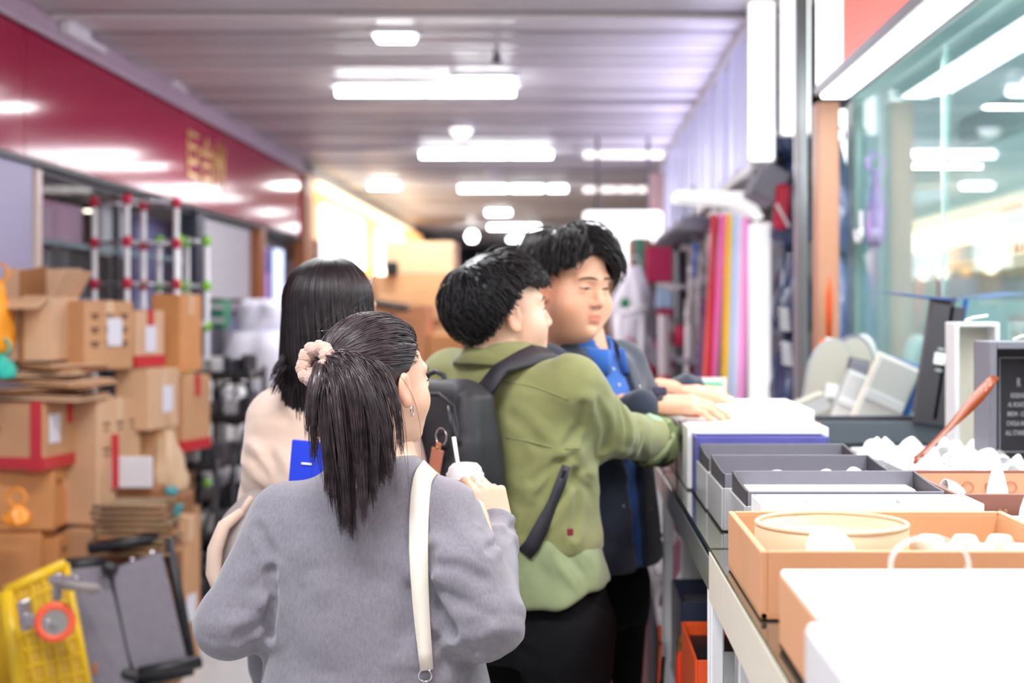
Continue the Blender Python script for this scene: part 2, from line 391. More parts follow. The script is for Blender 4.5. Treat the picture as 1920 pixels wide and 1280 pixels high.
# square lamp nearest
Yl = 7.2; l = thing('ceiling_lamp', 'small square lit lamp on the nearest ceiling slats', 'ceiling lamp', (wx(741, Yl), Yl, 2.95))
part('frame', MB().box((wx(741, Yl), Yl, 2.975), (0.24, 0.16, 0.03), bev=0.008), m_white, l)
part('diffuser', MB().box((wx(741, Yl), Yl, 2.95), (0.195, 0.12, 0.03), bev=0.012), m_tube, l)
area('lamp_light', (wx(741, Yl), Yl, 2.92), (0.19, 0.12), 12)
for k, (px, py) in enumerate(((865, 248), (925, 331))):
    Y = ty(py, 2.93); c = Vector((wx(px, Y), Y, 2.93))
    d = thing('smoke_detector', ('white round smoke detector between first and second tube rows', 'white round smoke detector just before third tube row')[k], 'smoke detector', c)
    part('base', MB().lathe([(0, .055), (.1, .055), (.1, .03), (.085, .025)], c, 20), m_white, d, True)
    part('dome', MB().lathe([(.085, .03), (.08, 0), (.06, -.025), (.03, -.04), (0, -.043)], c, 20), m_sign_lit if k == 0 else m_white, d, True)  # nearer dome is brightened by emission, it is no lamp
c = P(931, 105, ty(105, 2.97)); sp = thing('sprinkler', 'tiny dark sprinkler head on the near ceiling slats', 'sprinkler', c)
part('head', MB().lathe([(0, .03), (.02, .03), (.02, .0), (.012, -.01), (.03, -.03), (.03, -.036), (0, -.036)], c, 12), m_dark, sp, True)
for k, (px, py) in enumerate(((885, 443), (990, 466))):
    Y = 22.5 + 2 * k; c = P(px, py, Y)
    q = thing('globe_lamp', ('far round lit lamp left of the long tube', 'far greenish lit lamp at the hair of the tall man')[k], 'lamp', c)
    part('globe', MB().lathe([(0, -.09), (.06, -.07), (.09, 0), (.06, .07), (0, .09)], c, 14), m_tube, q, True)
    part('rod', MB().tube([(c.x, Y, c.z + .08), (c.x, Y, 3.0)], 0.012, 6), m_dark, q)
# ================================================================== right side
GX = 1.18; CT = 1.13          # glass plane, counter top height
m_ctop = mat('dark_glass_top', '#3d4038', 0.06, coat=1.0)
m_grey = mat('grey_card', '#7b7883', 0.55, var=0.04, vscale=20)
m_dgrey = mat('dark_grey_card', '#403c42', 0.55, var=0.05, vscale=20)
m_lgrey = mat('silver_card', '#c3c4c6', 0.3, metal=0.25, var=0.04)
m_cardw = mat('white_card', '#f4f3f3', 0.5)
m_cream = mat('cream_card', '#d8d0c0', 0.6, var=0.03)
m_blue = mat('blue_card', '#2d5aa8', 0.45, var=0.05)
m_violet = mat('violet_card', '#5d5ca8', 0.45, var=0.08, vscale=14)
m_slate = mat('slate_card', '#596069', 0.5, var=0.04)
m_tan = mat('tan_card', '#d99f76', 0.5, var=0.05, vscale=6)
m_tan_in = mat('tan_lining', '#d2a077', 0.5, var=0.05)
m_porc = mat('white_porcelain', '#f5f4f2', 0.25)
m_orange = mat('orange_card', '#ee5a24', 0.4)
m_copper = mat('copper_ribbon', '#8c3a12', 0.4)
m_navy = mat('navy_card', '#30344a', 0.4)
m_pinkb = mat('rose_card', '#b4737a', 0.45)

def table(label, y0, y1, x0, x1, legs, cream=False):
    t = thing('display_counter', label, 'counter', ((x0 + x1) / 2, (y0 + y1) / 2, 0))
    part('top', MB().box(((x0 + x1) / 2, (y0 + y1) / 2, CT - 0.008), (x1 - x0, y1 - y0, 0.016), bev=0.003), m_ctop, t)
    part('front_rail', MB().box((x0 + 0.006, (y0 + y1) / 2, CT - 0.046), (0.014, y1 - y0, 0.062 if not cream else 0.09), bev=0.003), m_steel if not cream else m_cream, t)
    part('back_rail', MB().box((x1 - 0.006, (y0 + y1) / 2, CT - 0.046), (0.014, y1 - y0, 0.062), bev=0.003), m_steel, t)
    part('shelf', MB().box(((x0 + x1) / 2, (y0 + y1) / 2, 0.62), (x1 - x0 - 0.03, y1 - y0 - 0.03, 0.02), bev=0.003), m_steel, t)
    part('shelf', MB().box(((x0 + x1) / 2, (y0 + y1) / 2, 0.12), (x1 - x0 - 0.03, y1 - y0 - 0.03, 0.02), bev=0.003), m_offw, t)
    part('back_panel', MB().box((x1 - 0.03, (y0 + y1) / 2, 0.55), (0.012, y1 - y0 - 0.05, 1.0)), m_offw, t)
    for yy in legs:
        part('side_panel', MB().box(((x0 + x1) / 2 + 0.02, yy, 0.54), (x1 - x0 - 0.06, 0.018, 1.05), bev=0.003), m_white, t)
        part('post', MB().box((x0 + 0.012, yy, 0.555), (0.024, 0.024, 1.11), bev=0.003), m_white, t)
    return t
table('near display counter with dark glass top holding the gift boxes', 2.56, 3.80, 0.25, 1.12, (2.575, 3.785))
table('nearest end of the display counter under the tan and white boxes', 0.9, 2.545, 0.25, 1.12, (0.92, 2.53), True)
table('farther display counter behind the men with clothing underneath', 3.815, 5.4, 0.25, 1.12, (3.83, 4.6, 5.385))

# ---- shop front glass and interior
gw = thing('window_3', None, None, (GX, 3.5, 0)); tag(gw, 'tall greenish glass shop front above the counter', None, None, 'structure')
for (a, b) in ((0.6, 4.47), (4.49, 5.78)):
    part('pane', MB().box((GX, (a + b) / 2, 1.78), (0.01, b - a, 1.24)), m_glass, gw)
m_gedge = mat('glass_edge', '#9dbdb8', 0.15)
part('joint', MB().box((GX, 4.48, 1.78), (0.014, 0.02, 1.24)), m_gedge, gw)
part('edge_post', MB().box((GX, 5.86, 1.78), (0.05, 0.16, 1.3), bev=0.008), mat('green_post', '#7d9a98', 0.3), gw)
part('sill', MB().box((GX + 0.02, 3.2, 1.13), (0.08, 5.3, 0.06), bev=0.006), m_steel, gw)
struct('wall_right', MB().box((GX + 0.02, 3.2, 0.55), (0.06, 5.3, 1.1)), m_offw, 'low wall under the right shop window')
m_inner = mat('shop_inner_pale', '#b9d2d2', 0.6, var=0.03)
struct('wall_right_back', MB().box((2.95, 3.4, 1.5), (0.08, 6.2, 3.0)), m_inner, 'pale inner wall of the right shop')
struct('wall_right_end', MB().box((2.1, 6.3, 1.5), (1.7, 0.06, 3.0)), mat('shop_inner_end', '#aecaca', 0.6, var=0.03), 'pale end wall inside the right shop')
struct('floor_right_shop', MB().box((2.1, 3.4, 0.98), (1.7, 5.8, 0.04)), m_offw, 'raised floor of the right shop display')
struct('ceiling_right_shop', MB().box((2.1, 3.4, 2.85), (1.8, 5.8, 0.05)), mat('teal_white', '#bcd4d3', 0.5), 'pale ceiling of the right shop')
# teal diagonal beam inside
struct('trim_8', MB().box((1.75, 3.9, 2.34), (0.1, 4.6, 0.13), bev=0.006), mat('teal_beam', '#7aa5a2', 0.3), 'teal beam inside the right shop')
# inner shelf with goods
sv = thing('glass_shelf', 'pale wooden shelf behind the shop glass', 'shelf', (1.5, 4.6, 1.7))
part('board', MB().box((1.62, 4.6, 1.72), (0.42, 2.0, 0.05), bev=0.006), mat('pale_wood', '#cfc2a2', 0.5, var=0.06), sv)
part('bracket', MB().box((1.62, 5.5, 1.66), (0.4, 0.03, 0.1), bev=0.004), m_steel, sv)
part('bracket', MB().box((1.62, 3.75, 1.66), (0.4, 0.03, 0.1), bev=0.004), m_steel, sv)
def jar(x, y, z, r, h, m1, m2, label, name='jar'):
    t = thing(name, label, 'jar', (x, y, z))
    part('body', MB().lathe([(0, 0), (r * .9, 0), (r, .012), (r, h * .8), (r * .8, h * .88), (r * .8, h * .9)], (x, y, z), 20), m1, t, True)
    part('lid', MB().lathe([(r * .86, h * .86), (r * .9, h * .88), (r * .9, h), (0, h)], (x, y, z), 20), m2, t)
    return t
Z1 = 1.746
jar(1.60, 4.05, Z1, 0.095, 0.27, mat('peach_jar', '#e3b59a', 0.3, var=0.1), mat('red_lid', '#c8505c', 0.4), 'large peach jar with red lid behind the shop glass', 'storage_jar')
for k in range(3):
    x, y = 1.50 + 0.035 * k, 3.98 - 0.1 * k
    jar(x, y, Z1, 0.035, 0.17, m_porc, m_porc, ('leftmost', 'middle', 'rightmost')[k] + ' of three slim white bottles beside the red-lidded jar', 'white_bottle')
w = thing('white_carton', 'glowing white carton standing in for a reflection behind the shop glass', 'box', (1.58, 4.5, Z1))
part('body', MB().box((1.58, 4.45, Z1 + 0.08), (0.2, 0.26, 0.16), 0.2, bev=0.004), mat('glowing_white_card', '#ffffff', 0.5, emit=0.35), w)  # card glows by emission, standing in for the gold sign's reflection
part('lid', MB().box((1.58, 4.45, Z1 + 0.165), (0.206, 0.266, 0.02), 0.2, bev=0.004), m_cardw, w)
w = thing('slatted_lamp', 'small peach slatted holder on the shelf behind shop glass', 'holder', (1.6, 5.15, Z1))
for k in range(6): part('slat', MB().box((1.53 + .026 * k, 5.1, Z1 + 0.06), (0.015, 0.06, 0.12), bev=0.003), mat('peach_slat', '#e9b998', 0.4), w)
part('base', MB().box((1.595, 5.1, Z1 + 0.008), (0.17, 0.07, 0.014), bev=0.003), m_cardw, w)
for k, (x, y, c, h) in enumerate(((1.75, 5.0, '#d2cfa8', .42), (1.6, 4.35, '#d8dcd4', .3), (1.9, 3.6, '#c5d8d8', .5))):
    t = thing('gift_carton', ('olive patterned', 'pale grey', 'pale aqua')[k] + ' carton standing inside the right shop window', 'box', (x, y, 1.0))
    part('body', MB().box((x, y, 1.0 + h / 2 + .05), (0.3, 0.3, h + .1), 0.1 * k, bev=0.006), mat('gift' + c, c, 0.5, var=0.2, vscale=12), t)
    part('lid', MB().box((x, y, 1.06 + h + .04), (0.31, 0.31, 0.06), 0.1 * k, bev=0.006), m_cardw, t)
t = thing('green_toy', 'bright green plastic box inside the right shop window', 'box', (1.5, 4.05, 1.0))
part('body', MB().box((1.5, 4.02, 1.35), (0.13, 0.13, 0.7), bev=0.006), m_offw, t)
part('top', MB().box((1.5, 4.02, 1.745 - 0.13), (0.12, 0.12, 0.09), bev=0.02), mat('green_plastic', '#7ec850', 0.4), t)
# double coat hook on the glass
hp = P(1622, 430, GX * F / (1622 - CX) - 0.02); hp.x = GX - 0.02
h = thing('suction_hook', 'white double prong suction hook stuck on the shop glass', 'hook', hp)
part('plate', MB().box((hp.x, hp.y, hp.z + 0.02), (0.012, 0.03, 0.11), bev=0.004), m_white, h)
for sgn in (-1, 1):
    pts = [hp + Vector((-0.01 - 0.0 * a, sgn * 0.055 * math.sin(a), -0.03 + 0.035 * (1 - math.cos(a)) - 0.02)) for a in np.linspace(0, 2.0, 9)]
    part('prong', MB().tube(pts, 0.009, 8), m_white, h, True)
# purple plastic bag hanging at the glass edge
def hang_bag(name, label, c, w, d, hgt, m, seed, cat='bag'):
    """crumpled hanging plastic bag: lofted rings with folds"""
    r2 = np.random.default_rng(seed); mb = MB(); n = 28; k = 12; v = []; f = []
    ph = r2.uniform(0, 6, 4)
    for i in range(k):
        t = i / (k - 1); s = (0.25 + 0.75 * math.sin(min(1, t * 1.25) * math.pi / 2)) * (1 if t < .9 else 1 - (t - .9) * 4)
        for j in range(n):
            a = 2 * math.pi * j / n
            q = 1 + 0.13 * math.sin(3 * a + ph[0] + 5 * t) + 0.09 * math.sin(7 * a + ph[1] - 6 * t) + .05 * math.sin(11 * a + ph[2] + 15 * t)
            v.append((c[0] + w / 2 * s * q * math.cos(a), c[1] + d / 2 * s * q * math.sin(a), c[2] - hgt * t))
    for i in range(k - 1):
        for j in range(n): f.append((i * n + j, i * n + (j + 1) % n, (i + 1) * n + (j + 1) % n, (i + 1) * n + j))
    f.append(tuple(range(n))); f.append(tuple(range((k - 1) * n, k * n))[::-1])
    t = thing(name, label, cat, (c[0], c[1], c[2] - hgt))
    part('body', mb.add(v, f), m, t, True)
    part('handle', MB().torus((c[0], c[1], c[2] + 0.03), 0.035, 0.006, (0, 1, 0), 16, 6), m, t, True)
    return t
m_plastic_p = mat('purple_film', '#b58fd0', 0.25, spec=0.6, var=0.3, vscale=9)
m_plastic_b = mat('navy_film', '#3c4b70', 0.22, spec=0.8, var=0.55, vscale=7, bump=0.6, bscale=14)
hang_bag('plastic_bag', 'lilac plastic bag hanging at the edge of the shop glass', P(1642, 320, 5.62), 0.07, 0.12, 0.30, m_plastic_p, 3)

# ---- lit sign box over the counter
sg = thing('shop_light_sign', 'long lit shop sign with red face and white strip light above counter', 'sign', (1.0, 3, 2.4))
part('face', MB().box((0.965, 5.25, 2.74), (0.02, 0.52, 0.62), bev=0.003), mat('lit_white_face', '#ffffff', 0.4, emit=1.6), sg, label='white lit end panel')
part('face', MB().box((0.965, 2.6, 2.74), (0.02, 4.76, 0.62), bev=0.003), m_sign_red, sg, label='salmon red lit panel')
part('edge_trim', MB().box((0.962, 2.85, 2.415), (0.03, 5.32, 0.035), bev=0.003), mat('grey_trim', '#8f8f98', 0.35, metal=0.4), sg)
part('edge_trim', MB().box((1.085, 2.85, 2.41), (0.02, 5.32, 0.045), bev=0.003), mat('grey_trim', '#8f8f98'), sg)
part('strip_light', MB().box((1.02, 2.85, 2.40), (0.10, 5.28, 0.03), bev=0.006), mat('strip_lit', '#ffffff', 0.4, emit=5.0), sg)
part('box', MB().box((1.06, 2.85, 2.74), (0.16, 5.3, 0.64)), m_offw, sg)
# ---- pillars
struct('trim_9', MB().box((1.03, 5.72, 1.2), (0.09, 0.12, 2.4), bev=0.006), m_peach, 'peach clad pillar under the end of the lit sign')
struct('trim_10', MB().box((1.0, 6.15, 1.5), (0.055, 0.05, 3.0), bev=0.006), m_steel, 'brushed steel pole behind the peach pillar')
# orange and white barrier poles leaning by the pillar
for k, (px, py0) in enumerate(((1555, 518), (1541, 636))):
    Yp = 5.5; a = P(px, py0, Yp); b = Vector((a.x - 0.01, Yp, 0.005))
    q = thing('marking_pole', ('taller', 'shorter')[k] + ' white pole with orange top standing by the peach pillar', 'pole', b)
    hgt = a.z - b.z; r = 0.013
    part('shaft', MB().tube([b, b + (a - b) * 0.86], r, 10), m_white, q, True)
    part('tip', MB().tube([b + (a - b) * 0.86, b + (a - b) * 0.97, a], [r, r, r * .4], 10), m_orange, q, True)
    if k == 0: part('band', MB().tube([b + (a - b) * 0.70, b + (a - b) * 0.725], r * 1.05, 10), m_orange, q, True)

# ---- gift boxes on the counter
def tray(name, label, x0, x1, y0, y1, z0, z1, m_out, m_in, th=0.006, cat='box', rotz=0.0, lid=None, inner=True, group=None):
    """open-top rigid gift box: base and four walls, each a part, lining inside"""
    c = Vector(((x0 + x1) / 2, (y0 + y1) / 2, z0)); t = thing(name, label, cat, c, group)
    R = Matrix.Rotation(rotz, 3, 'Z'); sx, sy, h = x1 - x0, y1 - y0, z1 - z0
    def bx(nm, lc, size, m): return part(nm, MB().box(c + R @ Vector(lc), size, R, bev=0.0015), m, t)
    bx('base', (0, 0, th / 2), (sx, sy, th), m_out)
    for (nm, lc, s) in (('wall', (-sx / 2 + th / 2, 0, h / 2), (th, sy, h)), ('wall', (sx / 2 - th / 2, 0, h / 2), (th, sy, h)),
                        ('wall', (0, -sy / 2 + th / 2, h / 2), (sx - 2 * th, th, h)), ('wall', (0, sy / 2 - th / 2, h / 2), (sx - 2 * th, th, h))):
        bx(nm, lc, s, m_out)
    if inner:
        e = 0.002
        part('lining', MB().box(c + R @ Vector((-sx / 2 + th + e / 2, 0, h / 2 - .002)), (e, sy - 2 * th, h - .008), R)
             .box(c + R @ Vector((sx / 2 - th - e / 2, 0, h / 2 - .002)), (e, sy - 2 * th, h - .008), R)
             .box(c + R @ Vector((0, sy / 2 - th - e / 2, h / 2 - .002)), (sx - 2 * th, e, h - .008), R)
             .box(c + R @ Vector((0, -sy / 2 + th + e / 2, h / 2 - .002)), (sx - 2 * th, e, h - .008), R)
             .box(c + R @ Vector((0, 0, th + e / 2)), (sx - 2 * th, sy - 2 * th, e), R), m_in, t)
    return t
def sleeve_box(label, xa, xb, ya, yb, zr):
    """silver tray with taller dark grey insert that has sloping cut-down sides"""
    t = tray('gift_box', label, xa - 0.008, xb + 0.008, ya - 0.008, yb, CT + .002, CT + 0.085, m_lgrey, m_grey, 0.005)
    th = 0.005; z0 = CT + 0.012
    part('insert_back', MB().box(((xa + xb) / 2, yb - 0.012, (z0 + zr) / 2), (xb - xa, th, zr - z0), bev=.001), m_grey, t)
    part('insert_front', MB().box(((xa + xb) / 2, ya + 0.006, (z0 + zr - .012) / 2), (xb - xa, th, zr - .012 - z0), bev=.001), m_grey, t)
    for x in (xa, xb):
        prof = [(yb - .012, z0), (yb - .012, zr)] + [(yb - .012 - (yb - ya - .02) * s, zr - 0.012 * math.sin(s * math.pi / 2)) for s in (.25, .5, .75, 1)] + [(ya + .006, z0)]
        n = len(prof); v = [(x - th / 2, a, b) for a, b in prof] + [(x + th / 2, a, b) for a, b in prof]
        f = [tuple(range(n)), tuple(range(2 * n - 1, n - 1, -1))] + [(i, (i + 1) % n, n + (i + 1) % n, n + i) for i in range(n)]
        part('insert_side', MB().add(v, f), m_dgrey, t)
    part('insert_floor', MB().box(((xa + xb) / 2, (ya + yb) / 2, CT + 0.05), (xb - xa - .01, yb - ya - .03, 0.006)), m_grey, t)
    return t
def cup(label, c, r=0.03, h=0.045, tilt=(0, 0), handle=True, group=None, m=None):
    t = thing('porcelain_cup', label, 'cup', c, group); R = Euler((tilt[0], tilt[1], random.uniform(0, 6))).to_matrix()
    c = Vector(c)
    prof = [(0, 0), (r * .6, 0), (r * .72, h * .12), (r * .95, h * .5), (r, h), (r * .92, h), (r * .86, h * .5), (r * .6, h * .15), (0, h * .12)]
    part('bowl', MB().lathe(prof, c, 20, R), m or m_porc, t, True)
    if handle: part('handle', MB().torus(c + R @ Vector((r * 1.05, 0, h * .55)), h * .28, h * .07, R @ Vector((0, 1, 0)), 14, 6), m_porc, t, True)
    return t
def cone(label, c, r=0.022, h=0.07, tilt=(0, 0)):
    t = thing('porcelain_spout', label, 'ornament', c); R = Euler((tilt[0], tilt[1], 0)).to_matrix(); c = Vector(c)
    part('body', MB().lathe([(0, 0), (r, 0), (r, h * .15), (r * .85, h * .5), (r * .5, h * .85), (r * .2, h * .97), (0, h)], c, 18, R), m_porc, t, True)
    part('foot', MB().lathe([(0, -.004), (r * 1.06, -.004), (r * 1.06, .006), (0, .006)], c, 18, R), m_porc, t)
    return t

# front row, far to near
t = tray('gift_box', 'white gift box set furthest along the counter beside the green sleeve', 0.262, 0.64, 3.72, 4.15, CT + .13, 1.300, m_cardw, m_cardw)
part('tray_cover', MB().box((0.45, 3.935, 1.300), (0.362, 0.41, 0.01), bev=.003), m_cardw, t)
part('rose_base', MB().box((0.455, 3.935, CT + 0.066), (0.35, 0.41, 0.128), bev=.003), m_pinkb, t)
t = tray('gift_box', 'flat white gift box tray in front of the farthest white box', 0.282, 0.62, 3.405, 3.70, CT + .002, 1.280, m_cardw, m_cardw)
part('tray_cover', MB().box((0.45, 3.553, 1.276), (0.32, 0.28, 0.01), bev=.003), m_cardw, t)
t = tray('gift_box', 'open violet lined gift box with white rim between white and grey boxes', 0.292, 0.60, 3.288, 3.398, CT + .002, 1.268, m_violet, m_violet, 0.005)
part('rim', MB().box((0.446, 3.394, 1.269), (0.30, 0.008, 0.006)), m_cardw, t)
sleeve_box('farthest of three grey open gift boxes with slanted sides', 0.300, 0.628, 3.05, 3.28, 1.254)
sleeve_box('middle of three grey open gift boxes holding small white cups', 0.302, 0.632, 2.76, 3.03, 1.253)
t = sleeve_box('nearest of three grey open gift boxes with white tray inside', 0.314, 0.66, 2.50, 2.74, 1.251)
for k, (x, y) in enumerate(((0.52, 3.12), (0.58, 3.12), (0.42, 2.84), (0.52, 2.82), (0.60, 2.82), (0.56, 2.86))):
    cup(('left white cup lying in the farthest grey box', 'right white cup lying in the farthest grey box', 'single small white cup at left in the middle grey box', 'white cup left of centre in the middle grey box', 'white cup at the right in the middle grey box', 'white cup behind the others in the middle grey box')[k], (x, y, 1.20 if y > 3 else 1.21), 0.024, 0.03, (1.2, 0.2), False)
part('white_pad', MB().box((0.487, 2.69, 1.21), (0.32, 0.08, 0.03), bev=.004).box((0.487, 2.56, 1.18), (0.32, 0.10, 0.03), bev=.004), m_cardw, t)
t = tray('gift_box', 'white gift box with shallow compartments behind the tan box', 0.318, 0.69, 2.365, 2.49, CT + .002, 1.236, m_cardw, m_cardw)
part('divider', MB().box((0.47, 2.43, 1.225), (0.12, 0.11, 0.012), bev=.003).box((0.62, 2.43, 1.225), (0.1, 0.11, 0.012), bev=.003), m_lgrey, t)
# tan box with round drum and white eggs-like cups
t = tray('gift_box', 'large tan gift box with round drum inside nearest the grey boxes', 0.262, 0.715, 1.95, 2.35, CT + .002, 1.226, m_tan, m_tan_in, 0.010)
dr = thing('round_drum', 'cream round drum tin lying inside the tan gift box', 'tin', (0.40, 2.19, CT + .012))
part('body', MB().lathe([(0, 0), (.115, 0), (.118, .004), (.118, .082), (.112, .086), (.112, .07), (0, .068)], (0.405, 2.20, CT + .012), 40), mat('cream_tin', '#cdb595', 0.45), dr, True)
part('rim', MB().torus((0.405, 2.20, CT + .098), .115, .004, (0, 0, 1), 40, 8), mat('cream_tin', '#ead6b8'), dr, True)
for k in range(9):
    x, y = 0.565 + 0.055 * (k % 3), 2.05 + 0.09 * (k // 3)
    cup(('front left', 'front middle', 'front right', 'middle left', 'centre', 'middle right', 'back left', 'back middle', 'back right')[k] + ' of the white cups standing upside down in the tan box', (x, y, CT + 0.075), 0.027, 0.034, (math.pi, 0), False, 'upturned cups in tan box', mat('beige_porcelain', '#d3c7b6', 0.35))
cup('white cup lying at the left front inside the tan gift box', (0.36, 2.03, CT + .065), 0.035, 0.04, (0.9, 0.4))
# nearest white boxes with ribbon loops
t = tray('gift_box', 'white gift box nearest the tan box with clear ribbon loops on top', 0.264, 0.80, 1.50, 1.79, CT + .002, 1.224, m_tan, m_cardw, 0.008)
part('cover', MB().box((0.532, 1.645, 1.226), (0.534, 0.288, 0.008), bev=.003), m_cardw, t)
t = tray('gift_box', 'white gift box at the very front corner of the counter', 0.246, 0.80, 1.02, 1.485, CT + .002, 1.222, m_offw, m_cardw, 0.008)
part('cover', MB().box((0.524, 1.252, 1.225), (0.552, 0.463, 0.008), bev=.003), m_cardw, t)
m_clear = mat('clear_ribbon', '#f6efe9', 0.2, alpha=0.55)
for k, (x, y, r) in enumerate(((0.42, 1.66, 0.045), (0.42, 1.36, 0.055))):
    q = thing('ribbon_loop', ('small', 'larger')[k] + ' clear ribbon loop standing on a ' + ('rear', 'front') [k] + ' white gift box', 'ribbon', (x, y, 1.229))
    z = 1.229
    part('loop', MB().ribbon([(x + r * math.cos(a), y, z + 0.03 + r * .7 * math.sin(a)) for a in np.linspace(-.6, math.pi + .6, 20)], 0.016, [(math.cos(a), 0, math.sin(a)) for a in np.linspace(-.6, math.pi + .6, 20)], 0.0015), m_clear, q, True)
    part('knot', MB().box((x, y, z + 0.006), (0.06, 0.018, 0.01), bev=.004), m_clear, q)
cup('white porcelain cup lying on the nearest white box', (0.36, 1.24, 1.255), 0.045, 0.05, (1.3, 0.3))
cup('second white porcelain cup lying on the nearest white box at right', (0.48, 1.20, 1.255), 0.045, 0.05, (1.4, -0.5))
# back row along the glass
t = tray('gift_box', 'long slate gift box with raised lid in the back row', 0.735, 1.13, 4.25, 4.50, CT + .03, 1.232, m_slate, m_dgrey, 0.007)
part('edge_strip', MB().box((0.742, 4.246, 1.198), (0.012, 0.004, 0.06)), m_tan, t)
part('plinth', MB().box((0.93, 4.375, CT + .016), (0.38, 0.24, 0.026), bev=.003), m_slate, t)
R = Matrix.Rotation(math.radians(9), 3, 'Y') @ Matrix.Identity(3)
lid = part('lid', MB().box((1.115, 4.36, 1.42), (0.014, 0.26, 0.37), R, bev=.002), m_dgrey, t)
part('lid_face', MB().box((1.10, 4.235, 1.40), (0.10, 0.01, 0.36), R, bev=.002), m_dgrey, lid)
part('lid_back', MB().box((1.152, 4.24, 1.41), (0.012, 0.014, 0.38), R, bev=.002), m_blue, lid)
part('lid_flap', MB().quad((0.985, 4.23, 1.612), (1.155, 4.23, 1.592), (1.155, 4.52, 1.60), (0.985, 4.52, 1.622), 0.004), m_blue, lid)
part('sticker', MB().box((1.10, 4.228, 1.42), (0.032, 0.003, 0.034), R), m_cardw, lid)
part('caption', MB().box((1.097, 4.228, 1.385), (0.02, 0.002, 0.006), R).box((1.105, 4.228, 1.448), (0.02, 0.002, 0.006), R), m_lgrey, lid)
# leaning padded box inserts (white with straps, blue lid)
def leaning(name, label, cx, Y, z0, w, h, tilt, m_face, m_back, strap=True, cat='box lid', yaw=0.0, arch=False):
    t = thing(name, label, cat, (cx, Y, z0)); R = Matrix.Rotation(yaw, 3, 'Z') @ Matrix.Rotation(tilt, 3, 'Y')
    o = Vector((cx, Y, z0))
    if arch:
        pts = [(-w / 2, 0), (w / 2, 0), (w / 2, h * .55)] + [(w / 2 * math.cos(a), h * .55 + h * .45 * math.sin(a)) for a in np.linspace(.25, math.pi - .25, 9)] + [(-w / 2, h * .55)]
        n = len(pts); v = [o + R @ Vector((x, 0, z)) for x, z in pts] + [o + R @ Vector((x, 0.035, z)) for x, z in pts]
        f = [tuple(range(n)), tuple(range(2 * n - 1, n - 1, -1))] + [(i, (i + 1) % n, n + (i + 1) % n, n + i) for i in range(n)]
        part('body', MB().add(v, f), m_back, t)
        v2 = [o + R @ Vector((x * .9, -0.003, z * .93 + .012)) for x, z in pts] + [o + R @ Vector((x * .9, 0.002, z * .93 + .012)) for x, z in pts]
        part('pad', MB().add(v2, f), m_face, t)
    else:
        part('body', MB().box(o + R @ Vector((0, 0.02, h / 2)), (w, 0.03, h), R, bev=.003), m_back, t)
        part('pad', MB().box(o + R @ Vector((0, 0.0, h / 2)), (w * .9, 0.012, h * .94), R, bev=.004), m_face, t)
    if strap: part('strap', MB().box(o + R @ Vector((0, -0.01, h * .45)), (w * .92, 0.006, h * .13), R, bev=.002), m_offw, t)
    else: part('sticker', MB().box(o + R @ Vector((0.01, -0.008, h * .4)), (w * .25, 0.003, h * .16), R, bev=.001), m_cardw, t)
    return t
leaning('padded_box_lid', 'white padded box insert leaning against the blue lid', 0.99, 4.70, CT + .03, 0.15, 0.26, 0.42, mat('lid_pad', '#c9c7c4', .6), m_cream)
leaning('padded_box_lid', 'blue box lid leaning behind the white padded insert', 1.04, 4.76, CT + .03, 0.15, 0.25, 0.36, m_blue, m_blue, False)
leaning('padded_box_lid', 'second white padded insert left of the blue lid', 0.93, 4.84, CT + .03, 0.12, 0.20, 0.40, mat('lid_pad', '#c9c7c4'), mat('lid_grey_shaded', '#a5a7a8', .55))
leaning('arched_box_lid', 'arched cream box lid with small white sticker standing on counter', 0.90, 5.05, CT + .03, 0.17, 0.31, 0.16, mat('lid_cream_shaded', '#b3aea2', .6), mat('lid_grey_shaded', '#a5a7a8'), False, arch=True)  # shade on the cream lids is put into these greyer colours
leaning('arched_box_lid', 'arched pale grey lid standing behind the cream arched lid', 1.00, 5.12, CT + .03, 0.17, 0.32, 0.10, mat('lid_cream_shaded', '#b3aea2'), m_grey, False, arch=True)
leaning('arched_box_lid', 'small pale green arched lid furthest right of the arched lids', 1.06, 5.2, CT + .03, 0.12, 0.32, 0.06, mat('pale_green_card', '#d3dcd6', .5), m_offw, False, arch=True)
leaning('grey_card_sleeve', 'small dark grey card leaning above the white padded inserts', 0.955, 4.92, CT + .032, 0.07, 0.24, 0.22, m_grey, m_dgrey, True, 'card')
t = tray('gift_box', 'flat pale gift box under the leaning lids in the back row', 0.80, 1.1, 4.62, 5.26, CT + .002, CT + .03, m_offw, m_cream)
# slanted narrow grey box
q = thing('slanted_box', 'narrow grey and white box lying slanted beside the arched lids', 'box', (0.70, 4.9, CT))
R = Matrix.Rotation(math.radians(-22), 3, 'Y')
part('body', MB().box((0.765, 4.9, CT + .075), (0.25, 0.10, 0.05), R, bev=.003), m_lgrey, q)
part('top', MB().box((0.755, 4.9, CT + .104), (0.25, 0.102, 0.012), R, bev=.003), mat('lid_cream_shaded', '#b3aea2'), q)
part('foot', MB().box((0.85, 4.9, CT + .04), (0.06, 0.09, 0.075), bev=.003), m_lgrey, q)
cone('single white cone ornament beside the slanted grey box', (0.70, 4.55, CT + .006), .016, .06)
q = thing('white_ring_holder', 'white curled ring holder lying beside the white boxes', 'holder', (0.6, 4.7, CT))
part('ring', MB().torus((0.61, 4.6, CT + .035), .03, .005, (0.2, 1, 0.1), 20, 8), m_porc, q, True)
part('base', MB().box((0.61, 4.6, CT + .004), (.08, .05, .008), bev=.002), m_porc, q)
